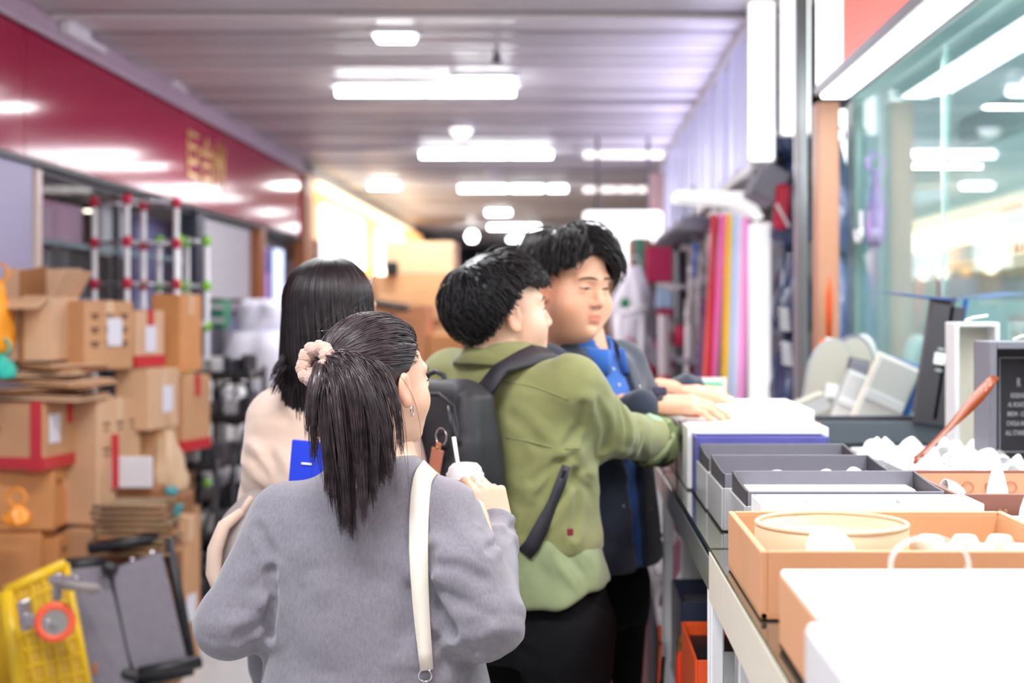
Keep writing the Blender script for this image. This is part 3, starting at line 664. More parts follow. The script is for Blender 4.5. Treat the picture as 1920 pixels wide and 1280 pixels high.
# trays of white porcelain
def porcelain_tray(label, x0, x1, y0, y1, z1, nx, ny, tagname, m_o=None):
    tray('gift_box', label, x0, x1, y0, y1, CT + .002, z1, m_o or m_lgrey, m_lgrey, 0.005)
    row = ('front', 'second', 'third', 'back'); cl = ('first', 'second', 'third', 'fourth', 'fifth', 'sixth')
    for i in range(nx):
        for j in range(ny):
            x = x0 + (i + .5) * (x1 - x0) / nx; y = y0 + (j + .5) * (y1 - y0) / ny
            lab = f'{cl[i]} porcelain piece from the left in the {row[j]} row of {tagname}'
            if (i + 2 * j) % 4 == 1: cone(lab, (x, y, z1 - .045), .024, .08, (random.uniform(-.2, .2), random.uniform(-.2, .2)))
            else: cup(lab, (x, y, z1 - .025), .033, .054, (random.uniform(.6, 1.5), random.uniform(-.5, .5)), True)
porcelain_tray('pale tray of white porcelain pieces behind the grey boxes', 0.73, 1.06, 3.42, 3.70, CT + .075, 5, 2, 'the farther porcelain tray')
porcelain_tray('second pale tray of white porcelain pieces nearer the camera', 0.745, 1.10, 3.02, 3.38, CT + .075, 5, 3, 'the middle porcelain tray')
# monogram box
m_mono = mat('monogram_tan', '#cfa184', 0.5, var=0.05)
t = tray('gift_box', 'brown monogram patterned gift box holding white porcelain cone', 0.70, 1.06, 2.58, 2.98, CT + .002, CT + .095, mat('brown_leather', '#8a5648', .5), m_mono, 0.008)
m_mark = mat('mono_mark', '#a07458', 0.5)
for j, (yy, nrm) in enumerate(((2.968, -1), (2.579, -1))):
    for k in range(7):
        x = 0.74 + k * 0.045; z = CT + .06; mb = MB()
        if k % 2 == 0:
            mb.torus((x, yy - .002, z), .012, .0012, (0, 1, 0), 14, 5)
        else:
            for a in range(4): mb.box((x + .007 * math.cos(a * math.pi / 2 + .78), yy - .002, z + .007 * math.sin(a * math.pi / 2 + .78)), (.007, .0015, .007), Matrix.Rotation(.78, 3, 'Y'))
        part('mark', mb, m_mark, t)
cone('tall white porcelain cone standing in the monogram box', (0.80, 2.66, CT + .055), .022, .085)
cup('white cup lying left of the cone in the monogram box', (0.745, 2.70, CT + .07), .03, .04, (1.3, .2))
cup('white cup lying right of the cone in the monogram box', (0.88, 2.68, CT + .07), .03, .04, (1.2, -.4))
cup('white cup lying at the back right of the monogram box', (0.95, 2.74, CT + .07), .03, .04, (1.4, .6))
cone('white porcelain cone at the right edge in front of monogram box', (0.80, 2.46, CT + .05), .024, .07)
q = tray('gift_box', 'small white tray in front of the monogram box', 0.72, 1.0, 2.38, 2.55, CT + .002, CT + .06, m_cardw, m_cardw, 0.005)
# upright open boxes
def upright(label, x0, x1, Y, z0, z1, d, m_o, m_i, wall=0.012, latch=True):
    t = thing('upright_gift_box', label, 'box', ((x0 + x1) / 2, Y, z0)); cx = (x0 + x1) / 2; w = x1 - x0; h = z1 - z0
    part('back', MB().box((cx, Y + d - .004, (z0 + z1) / 2), (w, .008, h), bev=.001), m_i, t)
    part('wall', MB().box((x0 + wall / 2, Y + d / 2, (z0 + z1) / 2), (wall, d, h), bev=.002), m_o, t)
    part('wall', MB().box((x1 - wall / 2, Y + d / 2, (z0 + z1) / 2), (wall, d, h), bev=.002), m_o, t)
    part('wall', MB().box((cx, Y + d / 2, z1 - wall / 2), (w - 2 * wall, d, wall), bev=.002), m_o, t)
    part('wall', MB().box((cx, Y + d / 2, z0 + wall / 2), (w - 2 * wall, d, wall), bev=.002), m_o, t)
    if latch: part('clasp', MB().tube([(cx - .03, Y + .01, z1 + .004), (cx - .01, Y + .01, z1 + .012), (cx + .03, Y + .01, z1 + .018)], .003, 6), m_cardw, t)
    return t
pl = thing('box_plinth', 'low pale blue gift box lying under the upright boxes', 'box', (1.0, 3.9, CT))
part('body', MB().box((1.02, 3.88, CT + .02), (0.22, 0.32, 0.038), bev=.003), mat('pale_blue_card', '#b7c6d2', .5), pl)
part('lid', MB().box((1.02, 3.88, CT + .043), (0.225, 0.325, 0.01), bev=.003), m_lgrey, pl)
upright('cream upright open gift box beside the copper ribbon', 1.03, 1.15, 3.80, CT + .05, 1.53, .10, m_offw, m_cream)
t = upright('dark grey upright gift box with printed white text', 0.992, 1.17, 3.36, CT + .05, 1.487, .13, m_grey, m_dgrey, .018)
Rt = (math.pi / 2, 0, 0); m_print = mat('white_print', '#e8e6ea', .6)
part('frame_line', MB().box((1.052, 3.479, 1.33), (.0015, .002, .23)).box((1.10, 3.479, 1.445), (.097, .002, .0015)).box((1.10, 3.479, 1.215), (.097, .002, .0015)), m_print, t)
for (s, z, sz, x) in (('R', 1.375, .03, 1.093), ('RESERVE', 1.347, .017, 1.078), ('AL ROAST A', 1.325, .017, 1.072), ('BREW - CO', 1.302, .017, 1.07), ('CHOLA AN', 1.279, .017, 1.068), ('ALL STARBU', 1.256, .017, 1.066)):
    text(s, 'print', m_print, sz, (x, 3.477, z), Rt, t, .0005, 0.55)
part('plinth', MB().box((1.06, 3.43, CT + .026), (0.22, 0.14, 0.046), bev=.003), m_lgrey, t)
part('door_flap', MB().box((1.135, 3.27, 1.33), (.012, .17, .31), 0.15, bev=.002), m_slate, t)
# copper ribbon
a, b = P(1866, 706, 3.34), P(1722, 858, 3.10); mid = (a + b) / 2 + Vector((.0, 0, -.012))
pts = []; nr = []
for s in np.linspace(0, 1, 18):
    pts.append(a * (1 - s) ** 2 + mid * 2 * s * (1 - s) + b * s * s); tw = .5 * math.sin(s * 5)
    nr.append(Vector((-.5 + tw, -.75, .45 - tw * .4)))
q = thing('copper_ribbon', 'copper brown satin ribbon hanging from the dark upright box', 'ribbon', b)
part('band', MB().ribbon(pts, [.022 + .006 * math.sin(s * 7) for s in np.linspace(0, 1, 18)], nr, .0012), m_copper, q, True)
part('tip', MB().ribbon([pts[-1], pts[-1] + Vector((-.01, -.01, -.012))], [.02, .008], [nr[-1], nr[-1]], .0012), m_copper, q, True)
# ---- things on the lower shelf
t = tray('shelf_box', 'navy open box on the lower counter shelf', 0.266, 0.48, 3.42, 3.72, 0.632, 0.86, m_navy, m_navy, .006)
part('contents', MB().box((.373, 3.57, .82), (.17, .2, .02), bev=.004), m_dgrey, t)
t = tray('shelf_box', 'orange open box with black inside on the lower counter shelf', 0.262, 0.44, 2.965, 3.34, 0.632, 0.83, m_orange, m_orange, .006)
part('inner_pad', MB().box((.351, 3.2, .80), (.15, .22, .01)), m_black, t)
t = thing('shelf_box', 'grey and white carton nearest on the lower counter shelf', 'box', (.35, 2.8, .632))
part('body', MB().box((.37, 2.77, .722), (.17, .32, .18), bev=.003), m_cardw, t); part('flap', MB().box((.37, 2.77, .832), (.17, .32, .05), bev=.003), m_lgrey, t)
t = thing('small_bottle', 'small orange red bottle with gold cap by the orange box', 'bottle', (.272, 3.35, .632))
part('body', MB().lathe([(0, 0), (.017, 0), (.018, .01), (.018, .11), (.01, .125)], (.272, 3.375, .632), 16), mat('red_orange', '#f0431f', .25), t, True)
part('cap', MB().lathe([(.012, .12), (.014, .125), (.014, .155), (0, .157)], (.272, 3.375, .632), 16), mat('gold', '#d9b25a', .25, metal=.9), t, True)
t = thing('small_bottle', 'second small bottle with gold cap beside the first', 'bottle', (.272, 3.42, .632))
part('body', MB().lathe([(0, 0), (.015, 0), (.016, .01), (.016, .08), (.01, .095)], (.272, 3.43, .632), 16), mat('red_orange', '#f0431f'), t, True)
part('cap', MB().lathe([(.011, .09), (.013, .095), (.013, .135), (0, .137)], (.272, 3.43, .632), 16), mat('gold', '#d9b25a'), t, True)
t = thing('charging_cable', 'black cable with knot hanging at the counter front', 'cable', (.236, 3.5, .3))
cp = [(.24, 3.62, .68), (.236, 3.60, .64), (.232, 3.57, .615), (.230, 3.55, .59), (.232, 3.58, .58), (.236, 3.61, .60), (.23, 3.59, .625), (.226, 3.54, .60), (.226, 3.48, .52), (.228, 3.40, .42), (.236, 3.30, .28), (.24, 3.2, .1), (.24, 3.12, 0.02)]
part('cord', MB().tube(cp, .004, 6), m_black, t, True)
part('plug', MB().box((.234, 3.6, .6), (.016, .03, .022), bev=.004), m_black, t)
t = thing('lanyard', 'thin orange red lanyard hanging below the navy box', 'lanyard', (.235, 3.7, .1))
part('cord', MB().tube([(.238, 3.70, .70), (.232, 3.69, .62), (.231, 3.68, .4), (.235, 3.7, .02)], .004, 6), m_orange, t, True)
part('loop', MB().torus((.235, 3.70, .72), .02, .004, (1, 0, 0), 14, 6), m_orange, t, True)
# clothing bundles under the farther counter
for k, (y, z, m) in enumerate(((4.05, .655, '#8b8f92'), (4.38, .655, '#52323c'), (4.05, .155, '#2e5e8e'), (4.38, .155, '#23262e'), (4.9, .655, '#c9c6c8'))):
    nm = ('grey', 'maroon', 'blue', 'black', 'pale grey')[k]
    hang_bag('packed_garment', nm + ' plastic wrapped garment under the farther counter', (.36, y, z + .22), .16, .28, .24, mat('wrap' + m, m, .25, var=.4, vscale=14, spec=.7), 20 + k, 'garment')
tag(MB().box((.235, 4.9, .35), (.03, .9, .7), bev=.004).build('low_partition', mat('rose_paint', '#b98a86', .5, var=.05)), 'rose brown low panel along the farther counter', 'partition')
# ================================================================== right background
m_bluew = mat('bluish_white_panel', '#cfd2ee', 0.4, emit=0.16, ecol='#c9ccff')
fs = thing('fluted_fascia', 'bluish white fluted lit shop fascia along the right', 'fascia', (0.92, 9.5, 2.25))
t = MB().box((0, 0, 0), (0.05, 0.16, 0.66), bev=0.012).build('flute', m_bluew); fm = t.data; bpy.data.objects.remove(t)
y = 6.95
while y < 13.6:
    instance(fm, 'flute', fs, (0.90 + 0.012 * math.sin(y * 9), y, 2.62)); y += 0.19
part('backing', MB().box((0.96, 10.3, 2.62), (0.06, 7.0, 0.7)), mat('bluish_back', '#aeb0d0', .5), fs)
part('bottom_rail', MB().box((0.93, 10.3, 2.265), (0.12, 7.0, 0.05), bev=.006), m_offw, fs)
part('top_rail', MB().box((0.90, 10.3, 2.965), (0.1, 7.0, 0.06), bev=.006), m_offw, fs)
# bright vertical light banners
for k, (x, y, z0, z1, w) in enumerate(((0.885, 6.55, 2.26, 3.0, .11), (1.005, 6.32, 2.35, 3.0, .12))):
    b = thing('light_banner', ('wider', 'narrower')[k] + ' upright white light box sign ' + ('at the start of the fluted fascia', 'beside the steel pole'), 'sign', (x, y, z0)) if False else thing('light_banner', ('wider upright white light box sign at the start of fluted fascia', 'narrower upright white light box sign next to the steel pole')[k], 'sign', (x, y, z0))
    part('face', MB().box((x, y, (z0 + z1) / 2), (w, 0.05, z1 - z0), bev=.01), mat('banner_lit', '#ffffff', .4, emit=1.3), b)
    part('frame', MB().box((x, y + .03, (z0 + z1) / 2), (w + .02, 0.03, z1 - z0 + .01), bev=.004), m_offw, b)
t = thing('lamp_housing', 'grey angled lamp housing under the white light box sign', 'lamp housing', (.95, 6.7, 2.2))
part('body', MB().box((.93, 6.75, 2.16), (.13, .4, .16), Matrix.Rotation(.5, 3, 'Y'), bev=.01), m_grey, t)
part('bracket', MB().box((.96, 6.75, 2.28), (.02, .05, .2)), m_dark, t)
# navy film-wrapped clothes hung in a column
lab = ('topmost', 'second', 'third', 'fourth', 'lowest')
for k in range(5):
    hang_bag('wrapped_jeans', lab[k] + ' navy film wrapped garment in the hanging column behind steel pole', (1.06, 6.75 + .02 * k, 2.75 - k * .42), .20, .24, .46, m_plastic_b, 40 + k, 'garment')
for k, (px, py) in enumerate(((1470, 598), (1474, 663))):
    c = P(px, py, 6.668); q = thing('white_tag', ('upper', 'lower')[k] + ' white folded label on the navy wrapped garments', 'label', c)
    for j in range(4): part('fold', MB().box((c.x + .002 * j, c.y, c.z + .042 - .028 * j), (.05, .012, .022), Matrix.Rotation(.25, 3, 'Y'), bev=.004), m_cardw, q)
c = P(1466, 388, 6.55); q = thing('red_pouch', 'red pouch hanging among the navy wrapped garments', 'pouch', c)
part('body', MB().box(c, (.07, .05, .21), Matrix.Rotation(.08, 3, 'Y'), bev=.015), mat('red_cloth', '#c2203c', .5, var=.1), q)
part('stripe', MB().box(c + Vector((.0, -.027, -.04)), (.012, .004, .12), Matrix.Rotation(-.5, 3, 'Y')), m_offw, q)
for k in range(3): hang_bag('wrapped_jeans', ('upper', 'middle', 'lower')[k] + ' blue film wrapped garment between peach pillar and glass', (1.13, 6.02, 2.28 - k * .45), .13, .16, .47, mat('blue_film', '#6d84b4', .25, var=.5, vscale=9, spec=.8, bump=.5, bscale=16), 60 + k, 'garment')
# white curved panel behind pillar
q = thing('white_arch_banner', 'white curved panel above the blue wrapped garments', 'panel', (1.15, 6.2, 2.0))
pts = [(0, .0), (.10, -.25), (.10, .25), (0, .25)]
part('panel', MB().add([P(1572 + a * 420, 330 - b * 500, 6.1 + d) for d in (0, .02) for a, b in pts], [(0, 1, 2, 3), (7, 6, 5, 4), (0, 4, 5, 1), (1, 5, 6, 2), (2, 6, 7, 3), (3, 7, 4, 0)]), mat('banner_lit', '#ffffff'), q)
part('edge', MB().tube([P(1572, 330, 6.09), P(1614, 455, 6.09)], .008, 6), m_offw, q)
struct('wall_right_far', MB().box((1.3, 19.5, 1.5), (.1, 26, 3.0)), mat('far_wall2', '#6d6672', .7, var=.15, vscale=1.5), 'dim right-hand shop fronts further along')

# white rack hood with coloured tubes hanging
Yr = 7.0
rk = thing('ribbon_rack', 'white display rack with arched hood holding coloured tubes', 'rack', P(1380, 760, Yr) * 1.0)
rk.location = (wx(1380, Yr), Yr, 0)
hx0, hx1 = wx(1268, Yr), wx(1400, Yr); zt = ZC + 215 * Yr / F
part('hood', MB().add([(hx0, Yr - .1, zt + .04), (hx1, Yr - .1, zt + .035), (hx1 + .07, Yr - .1, zt - .09), (hx1 + .03, Yr - .1, zt - .06), (hx1 - .06, Yr - .1, zt - .02), (hx0, Yr - .1, zt)] + [(hx0, Yr + .25, zt + .04), (hx1, Yr + .25, zt + .035), (hx1 + .07, Yr + .25, zt - .09), (hx1 + .03, Yr + .25, zt - .06), (hx1 - .06, Yr + .25, zt - .02), (hx0, Yr + .25, zt)],
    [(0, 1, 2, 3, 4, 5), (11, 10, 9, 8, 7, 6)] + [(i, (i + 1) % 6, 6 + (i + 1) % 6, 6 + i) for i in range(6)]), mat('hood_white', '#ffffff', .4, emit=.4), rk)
part('upright', MB().box((wx(1424, Yr), Yr, 1.0), (.085, .2, 2.0), bev=.008), mat('hood_white', '#ffffff'), rk)
part('hang_bar', MB().tube([(wx(1328, Yr), Yr, ZC + 186 * Yr / F), (wx(1412, Yr), Yr, ZC + 186 * Yr / F)], .012, 8), m_white, rk)
cols = (('#c41f34', 1338, 12, 'deep red'), ('#f4655e', 1341, 10, 'coral'), ('#f06db4', 1356, 14, 'pink'), ('#ffc72e', 1367, 13, 'yellow'), ('#b8d6fa', 1378, 12, 'pale blue'), ('#e9dcf2', 1388, 12, 'pale lilac'), ('#f092d0', 1399, 12, 'orchid pink'))
for k, (c, px, w, nm) in enumerate(cols):
    top = P(px, 402, Yr - .02 + .004 * k); bot = P(px - (22 if k in (2, 1) else 9), 752, Yr - .02 + .004 * k); r = w * Yr / F / 2
    q = thing('coloured_tube', nm + ' long soft tube hanging in the white rack', 'tube', bot, 'coloured tubes in the white rack')
    part('sheath', MB().tube([top, top.lerp(bot, .3), top.lerp(bot, .7), bot], [r * .9, r, r * 1.02, r], 12), mat('tube' + c, c, .35, emit=.12), q, True)
    part('clip', MB().box(top + Vector((0, 0, .01)), (r * 1.6, .02, .03), bev=.004), m_white, q)
# stacked grey hats/bowls under the hood
for k in range(4):
    c = P(1300 - 12 * k, 425 + 8 * k, 7.6 + .35 * k)
    q = thing('pendant_shade_lamp', ('nearest', 'second', 'third', 'farthest')[k] + ' grey hanging lamp shade in the row under the white hood', 'shade', c)
    part('bowl', MB().lathe([(0.0, .06), (.05, .055), (.10, .02), (.13, -.03), (.125, -.03), (.09, .015), (0, .045)], c, 20), m_grey, q, True)
    part('rod', MB().tube([c + Vector((0, 0, .05)), Vector((c.x, c.y, 2.24))], .008, 6), m_dark, q)
# metal shelving with odds and ends
ms = thing('metal_shelving', 'grey metal shelving with hanging tools beside the white rack', 'shelving', (.62, 8.2, 0))
for (px, Y) in ((1268, 8.6), (1330, 7.6)):
    part('post', MB().box((wx(px, Y), Y, 1.0), (.04, .04, 2.0), bev=.004), m_dark if px < 1300 else m_steel, ms)
for z in (.5, .9, 1.3, 1.7): part('shelf', MB().box((.72, 8.1, z), (.25, 1.1, .025), bev=.003), m_grey, ms)
tl = (('blue', '#3a62b0', 1305, 455, 520), ('pale grey', '#bdb6b8', 1296, 500, 600), ('silver', '#c7c5c8', 1310, 470, 610), ('plum', '#8c5a86', 1318, 560, 700), ('white', '#e6e2e6', 1290, 580, 720), ('violet', '#7a5ab0', 1314, 650, 720), ('grey', '#8d878c', 1322, 480, 640))
for k, (nm, c, px, a, b) in enumerate(tl):
    Y = 7.52 + .012 * k; p0 = P(px, a, Y); p1 = P(px - 4, b, Y)
    q = thing('hanging_tool', nm + ' slim rod shaped goods hanging on metal shelving', 'tool', p1, 'rods on the shelving')
    part('rod', MB().tube([p0, p1], .013, 8), mat('rod' + c, c, .4, var=.1), q, True)
    part('grip', MB().tube([p0, p0.lerp(p1, .2)], .017, 8), mat('grip' + c, c, .5), q, True)
    part('hook', MB().tube([p0, Vector((p0.x, Y + .03, p0.z + .03)), Vector((.66, 7.6, p0.z + .03))], .005, 6), m_steel, q)
# red-white wrapped poles and standing goods
for k, (px, a, b, c) in enumerate(((1290, 560, 720, '#d9cfd4'), (1246, 590, 700, '#b8aab0'), (1277, 470, 720, '#2e2b34'))):
    Y = 8.0; p0 = P(px, a, Y); p1 = Vector((p0.x, Y, .0)); q = thing('standing_roll', ('white and red', 'greyish', 'black')[k] + ' tall upright roll beside the shelving', 'roll', p1)
    part('roll', MB().tube([p1, p0], .035, 12), mat('roll' + c, c, .5), q, True)
    part('band', MB().tube([p1.lerp(p0, .72), p1.lerp(p0, .78)], .037, 12), mat('band_red', '#c01f4c', .5), q, True)

# cartons and bags beyond the men
def crate(name, label, px0, px1, py0, py1, Y, d, m, cat='box', rot=0.0, z0=None):
    a, b = P(px0, py0, Y), P(px1, py1, Y); zb = b.z if z0 is None else z0
    t = thing(name, label, cat, ((a.x + b.x) / 2, Y + d / 2, zb)); w = b.x - a.x; h = a.z - zb
    c = Vector(((a.x + b.x) / 2, Y + d / 2, zb + h / 2))
    part('body', MB().box(c, (w, d, h), rot, bev=.008), m, t)
    return t, c, w, h
t, c, w, h = crate('goods_box', 'brown carton with green tape beyond the tall man', 1182, 1222, 446, 560, 9.6, .4, mat('carton_brown', '#8d6a58', .6, var=.08))
part('tape', MB().box(c + Vector((-.01, -.203, 0)), (.05, .006, h + .004)), mat('green_tape', '#2f7d66', .4), t)
t, c, w, h = crate('goods_box', 'crimson tall box stacked beyond the tall man', 1213, 1261, 458, 530, 9.5, .4, mat('crimson_box', '#b01450', .5, var=.06))
part('lid', MB().box(c + Vector((0, 0, h / 2)), (w + .01, .41, .03)), mat('carton_brown', '#8d6a58'), t)
t, c, w, h = crate('goods_box', 'pale blue box below the crimson box', 1232, 1262, 532, 578, 9.5, .4, mat('palebluebox', '#b4cbe8', .5, var=.05))
part('lid', MB().box(c + Vector((0, 0, h / 2 - .01)), (w + .01, .41, .03)), m_offw, t)
t, c, w, h = crate('goods_box', 'lower crimson and white box stack on the trolley', 1236, 1262, 578, 700, 9.5, .4, mat('crimson_box', '#b01450'), z0=0)
for k in range(3): part('white_band', MB().box(c + Vector((0, -.203, h / 2 - .12 - .16 * k)), (w + .004, .006, .07)), m_offw, t)
hb = P(1190, 500, 9.2)
hang_bag('white_sack', 'large white plastic sack with green print beyond the tall man', hb, .30, .3, .5, mat('sack_white', '#cfc9d2', .4, var=.15, vscale=5), 81)
hang_bag('white_sack', 'lower white plastic sack piled beyond the tall man', P(1185, 590, 9.1), .38, .3, .6, mat('sack_white', '#cfc9d2'), 82)
tag(MB().box(P(1172, 568, 9.0), (.06, .01, .06), Matrix.Rotation(.5, 3, 'Y'), bev=.01).build('green_print', mat('green_print', '#1f8a5a', .5)), 'small green emblem on the white plastic sack', 'emblem')
t = thing('push_cart', 'white tubular push cart piled with pink goods', 'cart', (.5, 8.9, 0))
for px in (1160, 1203): part('post', MB().tube([P(px, 590, 8.8), Vector((wx(px, 8.8), 8.8, .1))], .018, 8), m_white, t, True)
part('rail', MB().tube([P(1160, 590, 8.8), P(1215, 575, 8.8)], .016, 8), m_white, t, True)
part('deck', MB().box((wx(1185, 8.9), 9.0, .14), (.5, .6, .05), bev=.01), m_offw, t)
for _x in (-.2, .2):
    for _y in (8.75, 9.25): part('wheel', MB().torus((wx(1185, 8.9) + _x, _y, .06), .035, .016, (1, 0, 0), 16, 6), m_dark, t, True)
part('load', MB().box((wx(1180, 8.9), 9.05, .52), (.36, .4, .7), bev=.04), mat('pinkload', '#b04068', .6, var=.5, vscale=6), t)
hang_bag('red_bundle', 'red plastic bundle on the push cart', P(1180, 655, 8.7), .30, .2, .2, mat('red_film', '#c21f3e', .3, var=.2), 84, 'bundle')
for k, (a, b, c0, d0, Y) in enumerate(((1128, 1150, 590, 700, 10.5), (1120, 1148, 520, 590, 10.6))):
    t, c, w, h = crate('goods_box', ('lower brown carton just right of the tall man', 'upper tan carton just right of the tall man')[k], a - 30, b, c0, d0, Y, .4, mat(('carton_brown2', 'carton_tan3')[k], ('#8a6a55', '#b08a62')[k], .6, var=.1), z0=(0, None)[k])
    part('tape', MB().box(c + Vector((0, 0, h / 2)), (w * .15, .41, .006)), m_cream, t)
# big lit white sign hanging in the distance
t = thing('hanging_light_sign', 'large white lit sign hanging above the tall man', 'sign', P(1168, 470, 11.5))
a, b = P(1094, 396, 11.5), P(1242, 520, 11.5)
part('face', MB().box((a + b) / 2, (b.x - a.x, .08, a.z - b.z), bev=.02), m_sign_lit, t)
for px in (1120, 1215): part('hanger', MB().tube([P(px, 398, 11.5), Vector((wx(px, 11.5), 11.5, 3.0))], .012, 6), m_dark, t)
c = P(1156, 500, 11.2); t = thing('warning_lamp', 'small glowing yellow and red lamp beside the tall man', 'lamp', c)
part('lens', MB().lathe([(0, -.04), (.035, -.03), (.05, 0), (.035, .03), (0, .04)], c, 12), mat('yellow_lit', '#ffb000', .4, emit=3, ecol='#ff9a00'), t, True)
part('bracket', MB().box(c + Vector((0, .16, .05)), (.03, .24, .03)), m_dark, t)
part('housing', MB().box(c + Vector((0, .04, .0)), (.16, .05, .08), bev=.01), mat('red_lit', '#e02a20', .4, emit=.8, ecol='#ff2010'), t)
# pink board
tag(MB().box(P(1240, 380, 13.0), (.22, .06, .55), bev=.01).build('pink_board', mat('pinkboard', '#d9b3ac', .5)), 'pale pink board at the far end of the fluted fascia', 'board')
# price card on the counter
c = P(1328, 722, 4.9); t = thing('price_card', 'small green and white card standing on the counter', 'card', (c.x, 4.9, CT))
part('card', MB().box((c.x, 4.9, c.z), (.125, .006, .05), bev=.002), m_cardw, t)
part('stripe', MB().box((c.x, 4.896, c.z + .006), (.10, .003, .012)).box((c.x, 4.896, c.z - .014), (.08, .003, .01)), mat('mint', '#6fcf9a', .5), t)
part('stem', MB().box((c.x, 4.905, (c.z + CT) / 2 - .01), (.01, .006, c.z - CT), bev=.001), m_cardw, t)

# ================================================================== left clutter
m_cart = mat('cardboard', '#c2946a', .7, var=.08, vscale=5)
m_cart2 = mat('cardboard_pale', '#cfa985', .7, var=.08, vscale=5)
m_cart3 = mat('cardboard_orange', '#cf9057', .7, var=.08, vscale=5)
m_cart4 = mat('cardboard_dark', '#8f5f38', .7, var=.1, vscale=5)
m_tape = mat('red_tape', '#c23036', .35, var=.1)
m_brown_tape = mat('clear_tape', '#d8b896', .3)
m_ink = mat('print_ink', '#6e4a36', .7)
m_label = mat('label_white', '#dcdde6', .5)
def carton(label, cx, cy, z0, w, d, h, rot=0.0, m=None, tape=None, sticker=None, prints=0, red=False, opened=False, txt=None, name='cardboard_carton'):
    m = m or m_cart; t = thing(name, label, 'carton', (cx, cy, z0)); R = Matrix.Rotation(rot, 3, 'Z'); o = Vector((cx, cy, z0))
    def at(x, y, z): return o + R @ Vector((x, y, z))
    th = .006
    if opened:
        mb = MB().box(at(0, 0, th / 2), (w, d, th), R)
        for (lc, s) in (((-w / 2, 0, h / 2), (th, d, h)), ((w / 2, 0, h / 2), (th, d, h)), ((0, -d / 2, h / 2), (w, th, h)), ((0, d / 2, h / 2), (w, th, h))): mb.box(at(*lc), s, R)
        part('body', mb, m, t)
        for (lc, s, ax, ang) in (((-w / 2 - .03, 0, h + .05), (th, d, .13), 'Y', -.5), ((w / 2 + .03, 0, h + .05), (th, d, .13), 'Y', .5), ((0, -d / 2 - .07, h - .03), (w, th, .14), 'X', 1.9), ((0, d / 2 + .02, h + .06), (w, th, .13), 'X', -.3)):
            part('flap', MB().box(at(*lc), s, R @ Matrix.Rotation(ang, 3, ax)), m, t)
    else:
        part('body', MB().box(at(0, 0, h / 2 - .002), (w, d, h - .006), R, bev=.006), m, t)
        for sg in (-1, 1): part('flap', MB().box(at(0, sg * (d / 4), h - .003), (w - .004, d / 2 - .004, .006), R, bev=.002), m, t)
        part('tape', MB().box(at(0, 0, h + .001), (w, .05, .002), R).box(at(-w / 2 - .001, 0, h - .05), (.002, .05, .1), R).box(at(w / 2 + .001, 0, h - .05), (.002, .05, .1), R), m_tape if red else m_brown_tape, t)
    if tape:
        for (x, wd) in tape: part('tape', MB().box(at(x, -d / 2 - .0015, h / 2), (wd, .003, h + .004), R), m_tape, t)
    if red: part('tape', MB().box(at(0, -d / 2 - .001, .03), (w + .004, .003, .05), R).box(at(w / 2 + .001, 0, .03), (.003, d + .004, .05), R), m_tape, t)
    if sticker: part('shipping_label', MB().box(at(w / 2 + .002, sticker[0] * d, sticker[1] * h), (.003, .09, .12), R), m_label, t)
    for k in range(prints):
        part('print', MB().box(at(w / 2 + .001, -d * .3 + d * .3 * (k % 3), h * (.8 - .2 * (k // 3))), (.002, .05, .012), R).box(at(w / 2 + .001, -d * .3 + d * .3 * (k % 3), h * (.75 - .2 * (k // 3))), (.002, .035, .01), R), m_ink, t)
    if txt: text(txt, 'print', mat('faded_ink', '#9a5a48', .7), h * .3, at(-w * .42, -d / 2 - .002, h * .45), R @ Euler((math.pi / 2, 0, 0)).to_matrix(), t, .001)
    return t
rz = math.radians
# column at the left edge (front faces near Y 5.9)
carton('bottom carton of the left edge column behind the yellow trolley', -2.30, 6.15, 0.01, .44, .40, .36, 0, m_cart3)
carton('orange tan carton second from the floor at the left edge', -2.34, 6.12, .375, .24, .36, .265, rz(3), m_cart3, prints=4)
carton('small tan carton right of the second left edge carton', -2.205, 6.15, .375, .135, .34, .235, rz(-4), m_cart3, prints=3)
carton('wide tan carton with an orange bag on its ledge at left edge', -2.32, 6.14, .645, .30, .38, .255, rz(2), m_cart3, prints=2)
carton('red taped carton with printed letters at the left edge', -2.275, 6.10, .905, .28, .42, .285, rz(-9), m_cart, tape=((.105, .05),), sticker=(-.3, .6), red=True, txt='JP')
carton('open carton with raised flaps at the top left', -2.32, 6.05, 1.36, .34, .34, .27, rz(0), m_cart2, opened=True)
_t = [o for o in bpy.data.objects if o.get('label') == 'open carton with raised flaps at the top left'][0]
part('flap', MB().quad(P(37, 508, 5.86), P(86, 498, 5.98), P(84, 682, 5.98), P(37, 682, 5.86), .006), m_cart4, _t)
carton('carton with printed columns beside the open top carton', -2.07, 6.22, 1.31, .15, .30, .30, rz(-24), m_cart, sticker=(.1, .55), prints=9)
carton('narrow carton with red tape edges right of the printed carton', -1.97, 6.52, 1.31, .11, .24, .26, rz(-15), m_cart2, sticker=(0, .5), red=True, tape=((-.03, .025),))
carton('tall tan carton right of the red taped carton', -2.07, 6.28, .645, .19, .34, .54, rz(-15), m_cart2, prints=4)
carton('small carton with white round label under tall tan carton', -2.03, 6.15, .40, .18, .26, .235, rz(-18), m_cart, sticker=(-.1, .6))
carton('base carton under the small labelled carton', -2.0, 6.25, .01, .26, .3, .38, 0, m_cart3)
carton('pale carton in the middle column below the narrow taped carton', -1.93, 6.50, 1.03, .17, .28, .275, rz(-12), m_cart2, sticker=(.1, .5))
carton('plain carton supporting the middle column', -1.93, 6.62, .64, .17, .3, .385, 0, m_cart)
carton('lowest plain carton of the middle column', -1.90, 6.75, .01, .22, .3, .62, 0, m_cart)
carton('red taped carton leaning at right of the middle column', -1.86, 6.85, .90, .15, .26, .36, rz(-14), m_cart, tape=((-.05, .05),), red=True)
